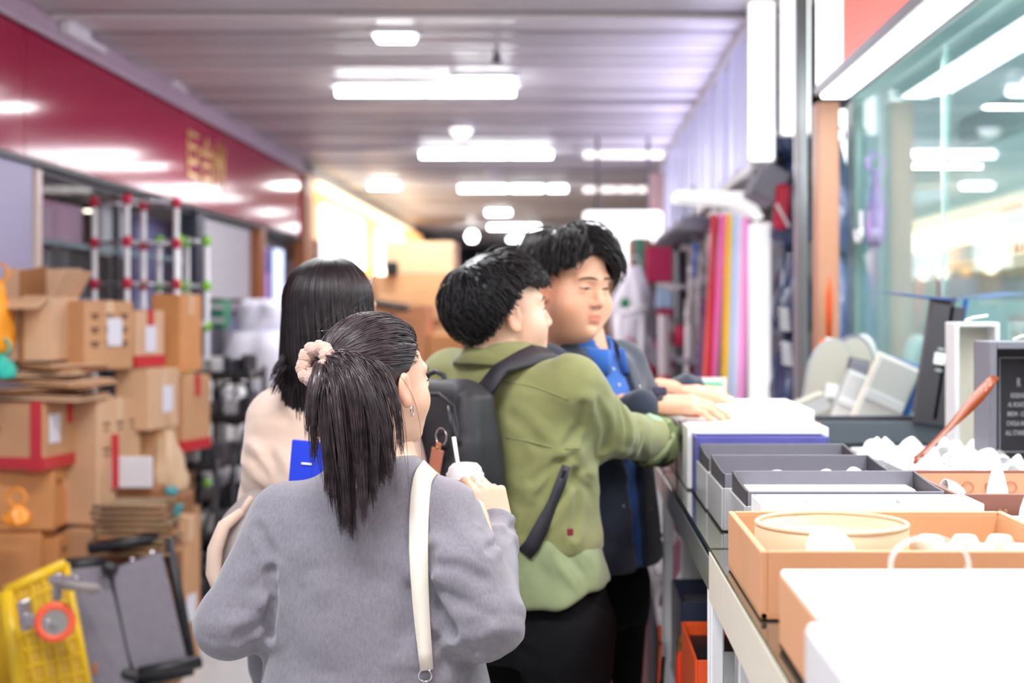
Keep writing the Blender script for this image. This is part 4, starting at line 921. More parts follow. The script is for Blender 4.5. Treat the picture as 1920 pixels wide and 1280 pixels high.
carton('tall orange brown carton at the back of the cartons', -1.92, 6.95, 1.27, .15, .26, .38, rz(-8), m_cart3)
carton('carton supporting the tall orange brown carton', -2.02, 7.1, .01, .22, .3, .88, 0, m_cart3)
# flattened cardboards on the red taped carton
for k in range(5):
    t = thing('flat_cardboard', ('lowest', 'second', 'third', 'fourth', 'topmost')[k] + ' flattened cardboard sheet lying on the red taped carton', 'cardboard', (-2.25, 6.05, 1.192 + .03 * k))
    R = Matrix.Rotation(rz((-6, 8, -14, 4, -20)[k]), 3, 'Z') @ Matrix.Rotation((.04, -.05, .06, -.03, .05)[k], 3, 'Y')
    part('sheet', MB().box((-2.22 + .02 * (k % 3), 6.05, 1.203 + .032 * k), (.42 - .03 * k, .36, .012), R, bev=.003), (m_cart2, m_cart4, m_cart, m_cart2, m_cart4)[k], t)
    part('fold', MB().box((-2.22 + .02 * (k % 3), 6.05, 1.216 + .032 * k), (.40 - .03 * k, .34, .008), R, bev=.003), m_cart2, t)
hang_bag('orange_bag', 'bright orange plastic bag at the left edge of the photo', P(0, 525, 5.75), .08, .2, .3, mat('orange_film', '#f09a1e', .3, var=.2), 91)
hang_bag('teal_bag', 'teal plastic bag poking out above the red taped carton', P(2, 664, 5.72), .10, .16, .1, mat('teal_film', '#25b5a0', .3), 92)
hang_bag('orange_bag', 'small orange crumpled bag lying on the wide tan carton', P(32, 946, 5.78), .11, .1, .085, mat('orange_film2', '#f5992c', .35), 93)
# white panel with red stripe, paper sack, stack of brown bags
t = thing('signboard', 'white board with red stripe wedged between the cartons', 'board', P(245, 912, 6.3))
a, b = P(208, 856, 6.2), P(285, 914, 6.2)
part('board', MB().box((a + b) / 2, (b.x - a.x, .03, a.z - b.z), bev=.004), m_offw, t); part('stripe', MB().box(((a.x + .025), a.y - .017, (a.z + b.z) / 2 + .05), (.03, .006, a.z - b.z + .1)), m_tape, t)
part('support', MB().box(((a + b) / 2).x and ((a.x + b.x) / 2, 6.33, .4), (b.x - a.x, .2, .8 - .02), bev=.01), m_cart4, t)
hang_bag('paper_sack', 'beige crumpled paper sack right of the white board', P(312, 806, 6.5), .17, .2, .3, mat('kraft_beige', '#cdaF8e'.lower(), .8, var=.08), 95, 'sack')
tag(MB().box((wx(312, 6.5), 6.5, .37), (.2, .22, .74), bev=.01).build('brown_support_box', m_cart4), 'brown carton under the beige paper sack', 'carton')
for k in range(9):
    z = .60 + k * .0235; a = P(258 + random.uniform(-8, 8), 900, 5.75)
    t = thing('folded_sack', ('lowest', 'second', 'third', 'fourth', 'fifth', 'sixth', 'seventh', 'eighth', 'topmost')[k] + ' folded brown sack in the stack above the grey trolley', 'sack', (a.x, 5.75, z))
    R = Matrix.Rotation(random.uniform(-.2, .2), 3, 'Z') @ Matrix.Rotation(random.uniform(-.05, .05), 3, 'Y')
    part('sheet', MB().box((a.x, 5.75, z), (.34 - .012 * k, .22, .02), R, bev=.008), (m_cart4, mat('sack_brown', '#8b6b4c', .85, var=.15), mat('sack_olive', '#857052', .85, var=.15))[k % 3], t)
    part('fold', MB().tube([Vector((a.x - .15, 5.64, z)), Vector((a.x, 5.632, z + .003)), Vector((a.x + .15, 5.64, z))], .009, 6), mat('sack_brown', '#8b6b4c'), t, True)
tag(MB().box((wx(258, 5.85), 5.88, .295), (.3, .22, .57), bev=.01).build('stack_support_carton', m_cart4), 'dark brown carton under the stack of folded sacks', 'carton')
carton('tall slim brown carton right of the folded sacks', wx(340, 6.2), 6.2, .01, .09, .2, .66, rz(-10), m_cart, sticker=(0, .4))
t = thing('teal_cloth', 'small teal cloth on the end of the folded sacks', 'cloth', P(325, 915, 5.7))
part('cloth', MB().box(P(322, 920, 5.72), (.05, .08, .03), Matrix.Rotation(.5, 3, 'Y'), bev=.01), mat('teal_cloth', '#3f7d80', .8), t)
part('fold', MB().box(P(334, 955, 5.72), (.03, .06, .05), Matrix.Rotation(.3, 3, 'Y'), bev=.01), mat('teal_cloth', '#3f7d80'), t)

# ---- yellow platform trolley standing on edge, ribbed underside to the camera
m_yel = mat('yellow_plastic', '#dcb40f', .4, var=.05); m_yel2 = mat('yellow_plastic_dark', '#c49a10', .45)
t = thing('platform_trolley', 'yellow plastic platform trolley leaning upright with orange wheels', 'trolley', (wx(80, 5.2), 5.2, 0))
Yt = 5.2; A = P(8, 1110, Yt); B = P(120, 1058, Yt + .15); Cc = P(172, 1330, Yt + .05); D = P(45, 1345, Yt - .1)
ux = (B - A); uz = (D - A)
nrm = ux.cross(uz).normalized()
if nrm.y > 0: nrm = -nrm
part('deck', MB().quad(A, B, Cc, D, .03), m_yel2, t)
for (p, q, r) in ((A, B, .022), (B, Cc, .016), (Cc, D, .02), (D, A, .03)): part('rim', MB().tube([p + nrm * .012, q + nrm * .012], r, 8), m_yel, t, True)
def on(u, v, h=.0): return (A * (1 - u) + B * u) * (1 - v) + (D * (1 - u) + Cc * u) * v + nrm * h
for k in range(1, 8): part('rib', MB().tube([on(.03, k / 8, .018), on(.97, k / 8, .018)], .006, 5), m_yel, t)
for k in range(1, 5): part('rib', MB().tube([on(k / 5, .03, .018), on(k / 5, .97, .018)], .006, 5), m_yel, t)
def caster(px, py, Y, ax, r=.052, mrim=None):
    c = P(px, py, Y); ax = Vector(ax).normalized()
    w = part('wheel', MB().torus(c, r * .78, r * .22, ax, 28, 10), mrim or mat('orange_tyre', '#f0603c', .45), t, True)
    part('hub', MB().tube([c - ax * .012, c + ax * .012], r * .62, 20), mat('grey_hub', '#8d8a84', .4), w)
    part('axle', MB().tube([c - ax * .022, c + ax * .022], r * .15, 10), m_chrome, w)
    return c
c = caster(103, 1166, 5.05, (.35, -1, .1), .072)
part('fork', MB().box(c + Vector((-.06, -.0, .005)), (.10, .05, .04), Matrix.Rotation(.15, 3, 'Y'), bev=.01), m_steel, t)
part('swivel_plate', MB().box(c + Vector((-.115, .03, .02)), (.03, .06, .11), Matrix.Rotation(-.15, 3, 'Y'), bev=.008), m_steel, t)
c = caster(150, 1100, 5.1, (.12, .25, 1), .075, mat('grey_tyre', '#8a827e', .5))
part('fork', MB().box(c + Vector((-.07, .03, .02)), (.10, .04, .03), bev=.008), m_steel, t)
part('swivel_plate', MB().box(c + Vector((-.10, .05, -.01)), (.02, .06, .10), bev=.006), m_steel, t)
t2 = thing('platform_trolley', 'second yellow trolley edge just visible behind the first', 'trolley', (wx(-10, 5.4), 5.4, 0))
part('deck', MB().quad(P(-30, 1120, 5.45), P(2, 1110, 5.5), P(40, 1330, 5.45), P(-5, 1345, 5.4), .03), m_yel2, t2)
part('rim', MB().tube([P(2, 1110, 5.48), P(40, 1330, 5.42)], .014, 8), m_yel, t2, True)
# ---- grey folded trolleys
m_tgrey = mat('trolley_grey', '#77737d', .5, var=.06, vscale=30)
t = thing('folding_trolley', 'grey platform trolley standing on edge beside the yellow one', 'trolley', (wx(180, 5.4), 5.4, 0))
A2, B2, C2, D2 = P(120, 1062, 5.42), P(195, 1055, 5.5), P(262, 1345, 5.45), P(160, 1345, 5.38)
part('deck', MB().quad(A2, B2, C2, D2, .05), m_tgrey, t)
part('bumper', MB().tube([A2, B2], .03, 8), m_black, t, True); part('bumper', MB().tube([B2, C2], .022, 8), m_black, t, True)
part('bolt', MB().box(P(178, 1253, 5.33), (.018, .01, .04), bev=.003), m_wood, t)
t = thing('folding_trolley', 'grey cushioned platform trolley in black frame leaning to the right', 'trolley', (wx(300, 5.6), 5.6, 0))
A3, B3, C3, D3 = P(205, 1068, 5.5), P(298, 1035, 5.62), P(345, 1232, 5.6), P(245, 1268, 5.48)
part('deck', MB().quad(A3, B3, C3, D3, .06), m_tgrey, t)
fA, fB, fC, fD = P(165, 1030, 5.55), P(313, 1005, 5.66), P(362, 1255, 5.62), P(225, 1290, 5.5)
for (p, q) in ((fA, fB), (fB, fC), (fC, fD)): part('frame_bar', MB().tube([p, q], .022, 8), m_black, t, True)
part('foot', MB().tube([P(262, 1262, 5.45), P(376, 1240, 5.58)], .026, 8), m_black, t, True)
part('corner_cap', MB().box(P(206, 1066, 5.45), (.06, .05, .05), Matrix.Rotation(.3, 3, 'Y'), bev=.015), m_black, t)
part('corner_cap', MB().box(P(245, 1264, 5.44), (.08, .05, .04), Matrix.Rotation(.2, 3, 'Y'), bev=.015), m_black, t)
for (u, v) in ((.1, 0), (.5, 0), (.9, 0), (1, .3), (1, .7)):
    p = (A3 * (1 - u) + B3 * u) * (1 - v) + (D3 * (1 - u) + C3 * u) * v
    part('rivet', MB().lathe([(0, .012), (.008, .008), (.01, 0), (0, 0)], p + Vector((0, -.03, .01)), 8), m_chrome, t)
part('handle', MB().tube([P(180, 1030, 5.7), P(240, 1015, 5.75), P(285, 1008, 5.75)], .016, 8), m_dark, t, True)

# ---- pipe racks with coloured joints
def pipe_rack(label, cpx, Y, rad, levels, m_joint, skip_low=0):
    c = P(cpx, 500, Y); t = thing('pipe_rack', label, 'rack', (c.x, Y, 0))
    pos = [Vector((c.x + rad * math.cos(a), Y + rad * math.sin(a), 0)) for a in (math.pi + .1, -math.pi / 2 + .1, .1, math.pi / 2 + .1)]
    for p in pos:
        part('post', MB().tube([(p.x, p.y, 0), (p.x, p.y, levels[0])], .014, 10), m_white, t, True)
    for z in levels:
        for i in range(4):
            p, q = pos[i], pos[(i + 1) % 4]
            part('cross_bar', MB().tube([(p.x, p.y, z), (q.x, q.y, z)], .009, 8), m_steel, t, True)
        for p in pos:
            part('joint', MB().lathe([(0, -.024), (.019, -.024), (.025, -.008), (.025, .012), (.017, .028), (0, .03)], (p.x, p.y, z), 10), m_joint, t, True)
    return t
pipe_rack('tall white pipe rack with red joints in front of shop window', 254, 7.3, .205, (2.125, 1.915, 1.705, 1.495, 1.285, 1.07, .5), mat('red_joint', '#c41540', .4))
pipe_rack('shorter white pipe rack with lime green joints', 343, 7.95, .13, (1.96, 1.71, 1.485, 1.2, .6), mat('lime_joint', '#86d21e', .4))
tag(MB().box((wx(343, 7.95), 7.95, 1.50), (.27, .05, .028), bev=.008).build('white_shelf_bar', m_white), 'white flat bar laid across the green jointed rack', 'bar')
tag(MB().box(P(110, 550, 6.72), (.12, .02, .028), bev=.006).build('white_shelf_bar', m_white), 'short white bar at the shop window above the cartons', 'bar')

# ---- machine, black carts and white sheeted goods
m_sheet = mat('white_sheet', '#cfcdd8', .6, var=.06, vscale=4)
def sack(label, px0, px1, py0, py1, Y, d, m, seed, name='covered_pile', cat='goods', z0=None):
    a, b = P(px0, py0, Y), P(px1, py1, Y); zb = b.z if z0 is None else z0; w = b.x - a.x; h = a.z - zb
    r2 = np.random.default_rng(seed); ph = r2.uniform(0, 6, 6); n = 36; k = 12; v = []; f = []
    for i in range(k):
        tt = i / (k - 1); z = zb + h * tt; s = (1 - max(0, tt - .75) ** 2 * 6) * (1 + .1 * (1 - tt))
        for j in range(n):
            an = 2 * math.pi * j / n; ca, sa = math.cos(an), math.sin(an)
            e = (abs(ca) ** 5 + abs(sa) ** 5) ** -.2
            q = e * s * (1 + .035 * math.sin(5 * an + ph[0] + 3 * tt) + .03 * math.sin(9 * an + ph[1] - 5 * tt))
            v.append(((a.x + b.x) / 2 + w / 2 * .92 * q * ca, Y + d / 2 + d / 2 * .92 * q * sa, z))
    for i in range(k - 1):
        for j in range(n): f.append((i * n + j, i * n + (j + 1) % n, (i + 1) * n + (j + 1) % n, (i + 1) * n + j))
    f.append(tuple(range(n))[::-1]); f.append(tuple(range((k - 1) * n, k * n)))
    t = thing(name, label, cat, ((a.x + b.x) / 2, Y + d / 2, zb)); part('cover', MB().add(v, f), m, t, True)
    part('cord', MB().tube([v[3 * n + j] for j in range(n)] + [v[3 * n]], .006, 6), m_offw, t, True)
    return t
sack('white sheet covered pile behind the long haired woman', 395, 545, 622, 1000, 8.8, .5, m_sheet, 5, z0=0)
sack('white rounded tub standing on the covered pile', 436, 520, 560, 622, 9.0, .3, mat('tub_white', '#d6d6e4', .5), 6, 'white_tub', 'tub')
t, c, w, h = crate('green_box', 'green and white box beside the white tub', 396, 420, 562, 616, 9.3, .2, mat('green_card', '#3f8a68', .5), z0=None)
for k in range(2): part('band', MB().box(c + Vector((0, -.102, .05 - .09 * k)), (w + .002, .004, .03)), m_offw, t)
part('leg', MB().box((c.x, c.y, (c.z - h / 2) / 2), (w, .2, c.z - h / 2 - .002)), m_grey, t)
mt = thing('office_machine', 'beige grey cabinet machine with white legs behind the trolleys', 'machine', (wx(400, 8.45), 8.45, 0))
m_beige = mat('beige_metal', '#b9b5ab', .5, var=.03)
for (a0, b0, a1, b1) in ((345, 672, 450, 728), (345, 790, 440, 845)):
    p, q = P(a0, b0, 8.45), P(a1, b1, 8.45); part('body', MB().box((p + q) / 2 + Vector((0, .2, 0)), (q.x - p.x, .4, p.z - q.z), bev=.01), m_beige, mt)
for px in (345, 392, 428, 452): part('leg', MB().tube([P(px, 680, 8.43), Vector((wx(px, 8.43), 8.43, 0))], .022, 8), m_white, mt, True)
for py in (730, 780, 880): part('shelf', MB().box(P(398, py, 8.6), (.34, .4, .025), bev=.004), m_offw, mt)
def black_cart(label, px0, px1, pytop, Y, n):
    x0, x1 = wx(px0, Y), wx(px1, Y); zt = ZC - (pytop - CY) * Y / F
    t = thing('wire_cart', label, 'cart', ((x0 + x1) / 2, Y, 0))
    for x in (x0, x1):
        for yy in (Y, Y + .35):
            part('post', MB().tube([(x, yy, .06), (x, yy, zt)], .014, 8), m_black, t, True)
            part('wheel', MB().torus((x, yy, .045), .03, .014, (1, 0, 0), 16, 6), m_dark, t, True)
    for k in range(n):
        z = .12 + (zt - .16) * k / (n - 1)
        part('tray', MB().box(((x0 + x1) / 2, Y + .175, z), (x1 - x0, .36, .04), bev=.008), m_black, t)
        for j in range(3):
            part('clutter', MB().box((x0 + (x1 - x0) * (.2 + .3 * j), Y + .12 + .05 * j, z + .05), (.07, .12, .07 + .02 * j), random.uniform(-.5, .5), bev=.01), (m_dark, m_dgrey, m_lgrey)[(j + k) % 3], t)
    part('brace', MB().tube([(x0, Y - .01, .15), (x1, Y - .01, zt * .8)], .012, 6), m_black, t, True)
    part('brace', MB().tube([(x1, Y - .01, .15), (x0, Y - .01, zt * .8)], .012, 6), m_black, t, True)
    return t
black_cart('black metal tool cart nearest behind the trolleys', 338, 405, 860, 6.9, 3)
black_cart('taller black metal cart beside the beige coat', 372, 468, 690, 7.35, 6)
t = thing('black_hose', 'curled black hose on the beige machine', 'hose', P(420, 760, 7.8))
part('hose', MB().tube([P(440 + 30 * math.cos(a) * (1 + a * .05), 755 + 40 * math.sin(a), 7.7 - .01 * a) for a in np.linspace(0, 7, 30)], .012, 6), m_black, t, True)
part('nozzle', MB().tube([P(470, 755, 7.7), P(485, 735, 7.7)], [.016, .008], 8), m_dark, t, True)
t = thing('red_handle_tool', 'red and black handled tool standing by the pipe racks', 'tool', P(325, 800, 7.0))
part('shaft', MB().tube([P(322, 660, 7.0), P(330, 900, 7.0), Vector((wx(332, 7.0), 7.0, 0))], .012, 8), m_dark, t, True); part('grip', MB().tube([P(322, 670, 6.99), P(326, 765, 6.99)], .018, 8), mat('red_grip', '#c5202c', .4), t, True)
t = thing('small_bottle', 'tiny bottle standing on the floor by the black cart', 'bottle', (wx(370, 6.45), 6.45, 0))
part('body', MB().lathe([(0, 0), (.03, 0), (.032, .02), (.032, .09), (.014, .12)], (wx(370, 6.75), 6.75, .0105), 14), m_offw, t, True)
part('cap', MB().lathe([(.015, .118), (.017, .12), (.017, .15), (0, .152)], (wx(370, 6.75), 6.75, .0105), 14), m_tan, t, True)
# ---- left shop interior display
for k, (px0, px1, py0, py1, c, X) in enumerate(((72, 150, 388, 455, '#d8a5b8', -2.72), (186, 232, 384, 480, '#efece6', -2.70), (250, 325, 400, 640, '#a29ac4', -2.75), (75, 160, 480, 600, '#6f7a78', -2.9), (190, 235, 485, 590, '#8f8678', -2.85))):
    a, b = PX(px0, py0, X), PX(px1, py1, X)
    zt = min(max(a.z, ZC - (py0 - CY) * b.y / F), 2.2); zb = ZC - (py1 - CY) * (a.y + b.y) / 2 / F
    t = thing('display_board', ('pink poster board', 'white board', 'tall violet board', 'grey green machine board', 'brown grey board')[k] + ' behind the left shop glass', 'display board', (X, (a.y + b.y) / 2, max(zb, 0)))
    part('board', MB().box((X, (a.y + b.y) / 2, (zt + zb) / 2), (.03, abs(b.y - a.y), zt - zb), bev=.004), mat('board' + c, c, .5, var=.15, vscale=4), t)
    part('stand', MB().box((X - .03, (a.y + b.y) / 2, zb / 2 + .01), (.03, .06, max(zb, .1))), m_dark, t)
for k in range(4):
    c = PX(70 + 48 * k, 340 + 8 * k, -2.9); c.z = 2.2; t = thing('spotlight', ('first', 'second', 'third', 'fourth')[k] + ' small spotlight from the left in the left shop', 'spotlight', c)
    part('can', MB().lathe([(0, .03), (.035, .03), (.04, 0), (.03, -.02)], c, 12), m_dark, t, True); part('lens', MB().lathe([(.03, -.02), (.025, -.03), (0, -.032)], c, 12), m_bulb, t, True)
# ---- big cartons in the middle distance
def far_carton(label, px0, px1, py0, py1, Y, d, m, z0=None, rot=0):
    a, b = P(px0, py0, Y), P(px1, py1, Y); zb = b.z if z0 is None else z0
    return carton(label, (a.x + b.x) / 2, Y + d / 2, zb, b.x - a.x, d, a.z - zb, rot, m, prints=2)
m_fc = mat('cardboard_far', '#e0bd92', .7, var=.06); m_fc2 = mat('cardboard_far2', '#cd9f70', .7, var=.06)
far_carton('large pale carton at the top of the middle pile', 722, 850, 452, 515, 9.6, .5, m_fc)
far_carton('wide tan carton in the middle of the middle pile', 705, 838, 515, 600, 9.6, .55, m_fc2)
far_carton('orange tan carton at the lower left of the middle pile', 705, 800, 572, 900, 9.0, .5, mat('cardboard_far3', '#d08f62', .7, var=.06), z0=0.01)
far_carton('tan base carton at the bottom of the middle pile', 705, 850, 602, 900, 9.62, .5, m_fc2, z0=0.01)
far_carton('small carton right of the orange tan carton', 802, 862, 628, 900, 9.0, .4, m_cart3, z0=0.01)
far_carton('brown upright carton at the right of the middle pile', 840, 868, 500, 900, 9.7, .45, m_cart4, z0=0.01)
tag(MB().box(P(735, 503, 9.58), (.08, .06, .09), bev=.01).build('black_monitor', m_black), 'small black square device in front of the pale carton', 'device')
t = thing('brim_hat_stack', 'dark flat goods lying between the woman and cartons', 'goods', P(725, 572, 8.4))
part('slab', MB().box(P(725, 572, 8.5), (.26, .3, .05), Matrix.Rotation(.15, 3, 'Y'), bev=.02), mat('dark_brown', '#4a3a30', .7), t)
part('support', MB().box(P(725, 572, 8.5) + Vector((0, 0, -.8)), (.1, .1, 1.5), bev=.01), m_cart4, t)
# ================================================================== people: signed distance fields -> surface nets
def V3(p): return np.array(p, dtype=np.float32)
def smin(a, b, k):
    h = np.clip(0.5 + 0.5 * (b - a) / k, 0, 1); return b * (1 - h) + a * h - k * h * (1 - h)
def smax(a, b, k): return -smin(-a, -b, k)
def ell(p, c, r, R=None):
    q = p - V3(c)
    if R is not None: q = q @ np.array(R, dtype=np.float32)       # rotate into local axes (columns of R)
    r = V3(r); k0 = np.linalg.norm(q / r, axis=-1); k1 = np.linalg.norm(q / (r * r), axis=-1) + 1e-9
    return k0 * (k0 - 1) / k1
def cap(p, a, b, ra, rb):
    a = V3(a); b = V3(b); ab = b - a; q = p - a; h = np.clip((q @ ab) / (ab @ ab), 0, 1)
    return np.linalg.norm(q - h[..., None] * ab, axis=-1) - (ra + (rb - ra) * h)
def limb(p, pts, rr, k=0.02):
    d = None
    for i in range(len(pts) - 1):
        e = cap(p, pts[i], pts[i + 1], rr[i], rr[i + 1]); d = e if d is None else smin(d, e, k)
    return d
def half(p, c, n):                                                # >0 on the n side
    n = V3(n); n = n / np.linalg.norm(n); return (p - V3(c)) @ n
def loft(p, zs, cx, cy, a, b, yaw=0.0, ex=2.4):
    z = p[..., 2]; CXv = np.interp(z, zs, cx); CYv = np.interp(z, zs, cy); A = np.interp(z, zs, a); B = np.interp(z, zs, b)
    x = p[..., 0] - CXv; y = p[..., 1] - CYv; c, s = math.cos(yaw), math.sin(yaw)
    u = c * x - s * y; v = s * x + c * y       # u along right vector for heading yaw (0 = +Y)
    k = (np.abs(u / A) ** ex + np.abs(v / B) ** ex) ** (1 / ex)
    d = (k - 1) * np.minimum(A, B)
    return smax(d, np.maximum(zs[0] - z, z - zs[-1]), 0.02)
def wrinkles(p, packs):
    """packs: centre, direction across the folds, amplitude, wavelength, radius"""
    d = np.zeros(p.shape[:-1], dtype=np.float32)
    for (c, n, A, lam, R) in packs:
        q = p - V3(c); n = V3(n) / np.linalg.norm(n); t = q @ n
        warp = 0.35 * np.sin(q[..., 0] * 37 + q[..., 2] * 23 + lam * 900) + .25 * np.sin(q[..., 1] * 41 - q[..., 2] * 31)
        s = np.sin(2 * math.pi * t / lam + warp * 3.0)
        u = np.cross(n, V3((.3, .9, .2))); mod = .55 + .45 * np.sin((q @ u) * 46 + t * 22 + R * 50)
        d += 1.35 * A * s * np.abs(s) * mod * np.exp(-(q * q).sum(-1) / (R * R))
    return d
def creases(p, lines):
    """soft grooves along polylines: (points, depth, width)"""
    d = np.zeros(p.shape[:-1], dtype=np.float32)
    for (pts, dep, w) in lines:
        e = None
        for i in range(len(pts) - 1):
            k = cap(p, pts[i], pts[i + 1], 0, 0); e = k if e is None else np.minimum(e, k)
        d += dep * (np.exp(-(e / w) ** 2) - .6 * np.exp(-((e - 2.2 * w) / (1.1 * w)) ** 2))
    return d
def lumps(p, A, f, seed=0):
    r = np.random.default_rng(seed); d = 0
    for i in range(5):
        v = r.normal(size=3).astype(np.float32); v /= np.linalg.norm(v); d = d + np.sin((p @ v) * f * (1 + .35 * i) + r.uniform(0, 6))
    return (A / 2.5) * d

def surf(fn, lo, hi, res):
    lo = np.array(lo, float); hi = np.array(hi, float); n = np.ceil((hi - lo) / res).astype(int) + 1
    g = np.stack(np.meshgrid(*[lo[i] + res * np.arange(n[i]) for i in range(3)], indexing='ij'), -1).astype(np.float32)
    val = fn(g).astype(np.float32)
    ins = val < 0; nx, ny, nz = n
    c = np.zeros((nx - 1, ny - 1, nz - 1), np.uint8); offs = [(i, j, k) for i in (0, 1) for j in (0, 1) for k in (0, 1)]
    for (i, j, k) in offs: c += ins[i:nx - 1 + i, j:ny - 1 + j, k:nz - 1 + k]
    act = np.argwhere((c > 0) & (c < 8))
    if len(act) == 0: return np.zeros((0, 3)), np.zeros((0, 4), int)
    idx = -np.ones((nx - 1, ny - 1, nz - 1), np.int64); idx[tuple(act.T)] = np.arange(len(act))
    cv = np.stack([val[act[:, 0] + i, act[:, 1] + j, act[:, 2] + k] for (i, j, k) in offs], 1)
    acc = np.zeros((len(act), 3)); cnt = np.zeros(len(act))
    for a in range(8):
        for b in range(a + 1, 8):
            if sum(x != y for x, y in zip(offs[a], offs[b])) != 1: continue
            va, vb = cv[:, a], cv[:, b]; m = (va < 0) != (vb < 0); t = np.where(m, va / np.where(m, va - vb, 1), 0)
            pt = np.array(offs[a])[None] + t[:, None] * (np.array(offs[b]) - np.array(offs[a]))[None]
            acc += pt * m[:, None]; cnt += m
    verts = lo + res * (act + acc / cnt[:, None]); quads = []
    for ax in range(3):
        sl0 = [slice(None)] * 3; sl1 = [slice(None)] * 3; sl0[ax] = slice(0, -1); sl1[ax] = slice(1, None)
        A, B = ins[tuple(sl0)], ins[tuple(sl1)]; e = np.argwhere(A != B)
        o1, o2 = [(1, 2), (2, 0), (0, 1)][ax]
        ok = (e[:, o1] > 0) & (e[:, o2] > 0) & (e[:, o1] < n[o1] - 1) & (e[:, o2] < n[o2] - 1); e = e[ok]
        if not len(e): continue
        fl = A[tuple(e.T)]
        q = []
        for (d1, d2) in ((-1, -1), (0, -1), (0, 0), (-1, 0)):
            f = e.copy(); f[:, o1] += d1; f[:, o2] += d2; q.append(idx[tuple(f.T)])
        q = np.stack(q, 1); q[~fl] = q[~fl][:, ::-1]; quads.append(q)
    return verts, np.concatenate(quads)
def sdf_obj(name, meshes, m, parent=None, tint=None):
    vs = []; fs = []; n = 0
    for (v, f) in meshes: vs.append(v); fs.append(f + n); n += len(v)
    v = np.concatenate(vs); f = np.concatenate(fs); me = bpy.data.meshes.new(name)
    me.vertices.add(len(v)); me.vertices.foreach_set('co', v.astype(np.float32).ravel())
    me.loops.add(len(f) * 4); me.loops.foreach_set('vertex_index', f.astype(np.int32).ravel())
    me.polygons.add(len(f)); me.polygons.foreach_set('loop_start', np.arange(len(f), dtype=np.int32) * 4)
    me.polygons.foreach_set('use_smooth', np.ones(len(f), bool)); me.update(calc_edges=True); me.validate()
    if tint is not None:
        at = me.color_attributes.new('tint', 'FLOAT_COLOR', 'POINT'); at.data.foreach_set('color', np.concatenate([tint, np.ones((len(v), 1))], 1).astype(np.float32).ravel())
    o = bpy.data.objects.new(name, me); COL.objects.link(o); me.materials.append(m)
    if parent: o.parent = parent; o.matrix_parent_inverse = parent.matrix_basis.inverted()
    return o
def grad(fn, p, e=0.003):
    p = np.asarray(p, np.float32); g = np.stack([fn(p + V3(d)) - fn(p - V3(d)) for d in ((e, 0, 0), (0, e, 0), (0, 0, e))], -1)
    return g / (np.linalg.norm(g, axis=-1, keepdims=True) + 1e-9)
def project(fn, pts, off=0.0, it=6):
    p = np.array(pts, np.float32)
    for _ in range(it): p = p - grad(fn, p) * (fn(p) - off)[:, None]
    return p, grad(fn, p)
def surf_march(fn, pts, dirs, off=0.0):
    """walk from pts along dirs until the surface is met"""
    p = np.array(pts, np.float32); d = np.array(dirs, np.float32); d /= np.linalg.norm(d, axis=-1, keepdims=True)
    for _ in range(40): p = p + d * np.clip(fn(p) - off, -.05, .05)[:, None] * .8
    return p, grad(fn, p)

def skin_mat(name, base):
    m = bpy.data.materials.new(name); m.use_nodes = True; nt = m.node_tree; N = nt.nodes; L = nt.links; b = N['Principled BSDF']
    at = N.new('ShaderNodeAttribute'); at.attribute_name = 'tint'
    mx = N.new('ShaderNodeMix'); mx.data_type = 'RGBA'; mx.blend_type = 'MULTIPLY'; mx.inputs[0].default_value = 1.0
    mx.inputs[6].default_value = (*lin(base), 1); L.new(at.outputs['Color'], mx.inputs[7])
    nz = N.new('ShaderNodeTexNoise'); nz.inputs['Scale'].default_value = 30; hs = N.new('ShaderNodeHueSaturation')
    mr = N.new('ShaderNodeMapRange'); mr.inputs[3].default_value = .95; mr.inputs[4].default_value = 1.05
    L.new(nz.outputs[0], mr.inputs[0]); L.new(mr.outputs[0], hs.inputs['Value']); L.new(mx.outputs[2], hs.inputs['Color'])
    L.new(hs.outputs[0], b.inputs['Base Color']); b.inputs['Roughness'].default_value = .48
    b.inputs['Subsurface Weight'].default_value = .25; b.inputs['Subsurface Radius'].default_value = (.012, .005, .003); b.inputs['Subsurface Scale'].default_value = 1.0
    return m
m_skin = skin_mat('skin', '#eac0a6'); m_skin2 = skin_mat('skin_warm', '#e3ae90')
def hair_mat(name, col, rough=.38, spec=.5):
    m = bpy.data.materials.new(name); m.use_nodes = True; nt = m.node_tree; N = nt.nodes; L = nt.links; b = N['Principled BSDF']
    tc = N.new('ShaderNodeTexCoord'); nz = N.new('ShaderNodeTexNoise'); nz.inputs['Scale'].default_value = 55; L.new(tc.outputs['Object'], nz.inputs['Vector'])
    cr = N.new('ShaderNodeMapRange'); cr.inputs[1].default_value = .3; cr.inputs[2].default_value = .75; cr.inputs[3].default_value = .5; cr.inputs[4].default_value = 1.7
    hs = N.new('ShaderNodeHueSaturation'); hs.inputs['Color'].default_value = (*lin(col), 1)
    L.new(nz.outputs[0], cr.inputs[0]); L.new(cr.outputs[0], hs.inputs['Value']); L.new(hs.outputs[0], b.inputs['Base Color'])
    b.inputs['Roughness'].default_value = rough; b.inputs['Specular IOR Level'].default_value = spec
    return m
m_hair1 = hair_mat('hair_dark_brown', '#352a2e', .34, .6); m_hair2 = hair_mat('hair_black', '#131216', .42, .42); m_hair3 = hair_mat('hair_black_long', '#1c1519', .4, .45)
def fabric(name, col, rough=.85, var=.1, vs=60, bump=.25, bs=400, sheen=.25, stretch=None): return mat(name, col, rough, var=var, vscale=vs, bump=bump, bscale=bs, sheen=sheen, stretch=stretch, spec=.25)

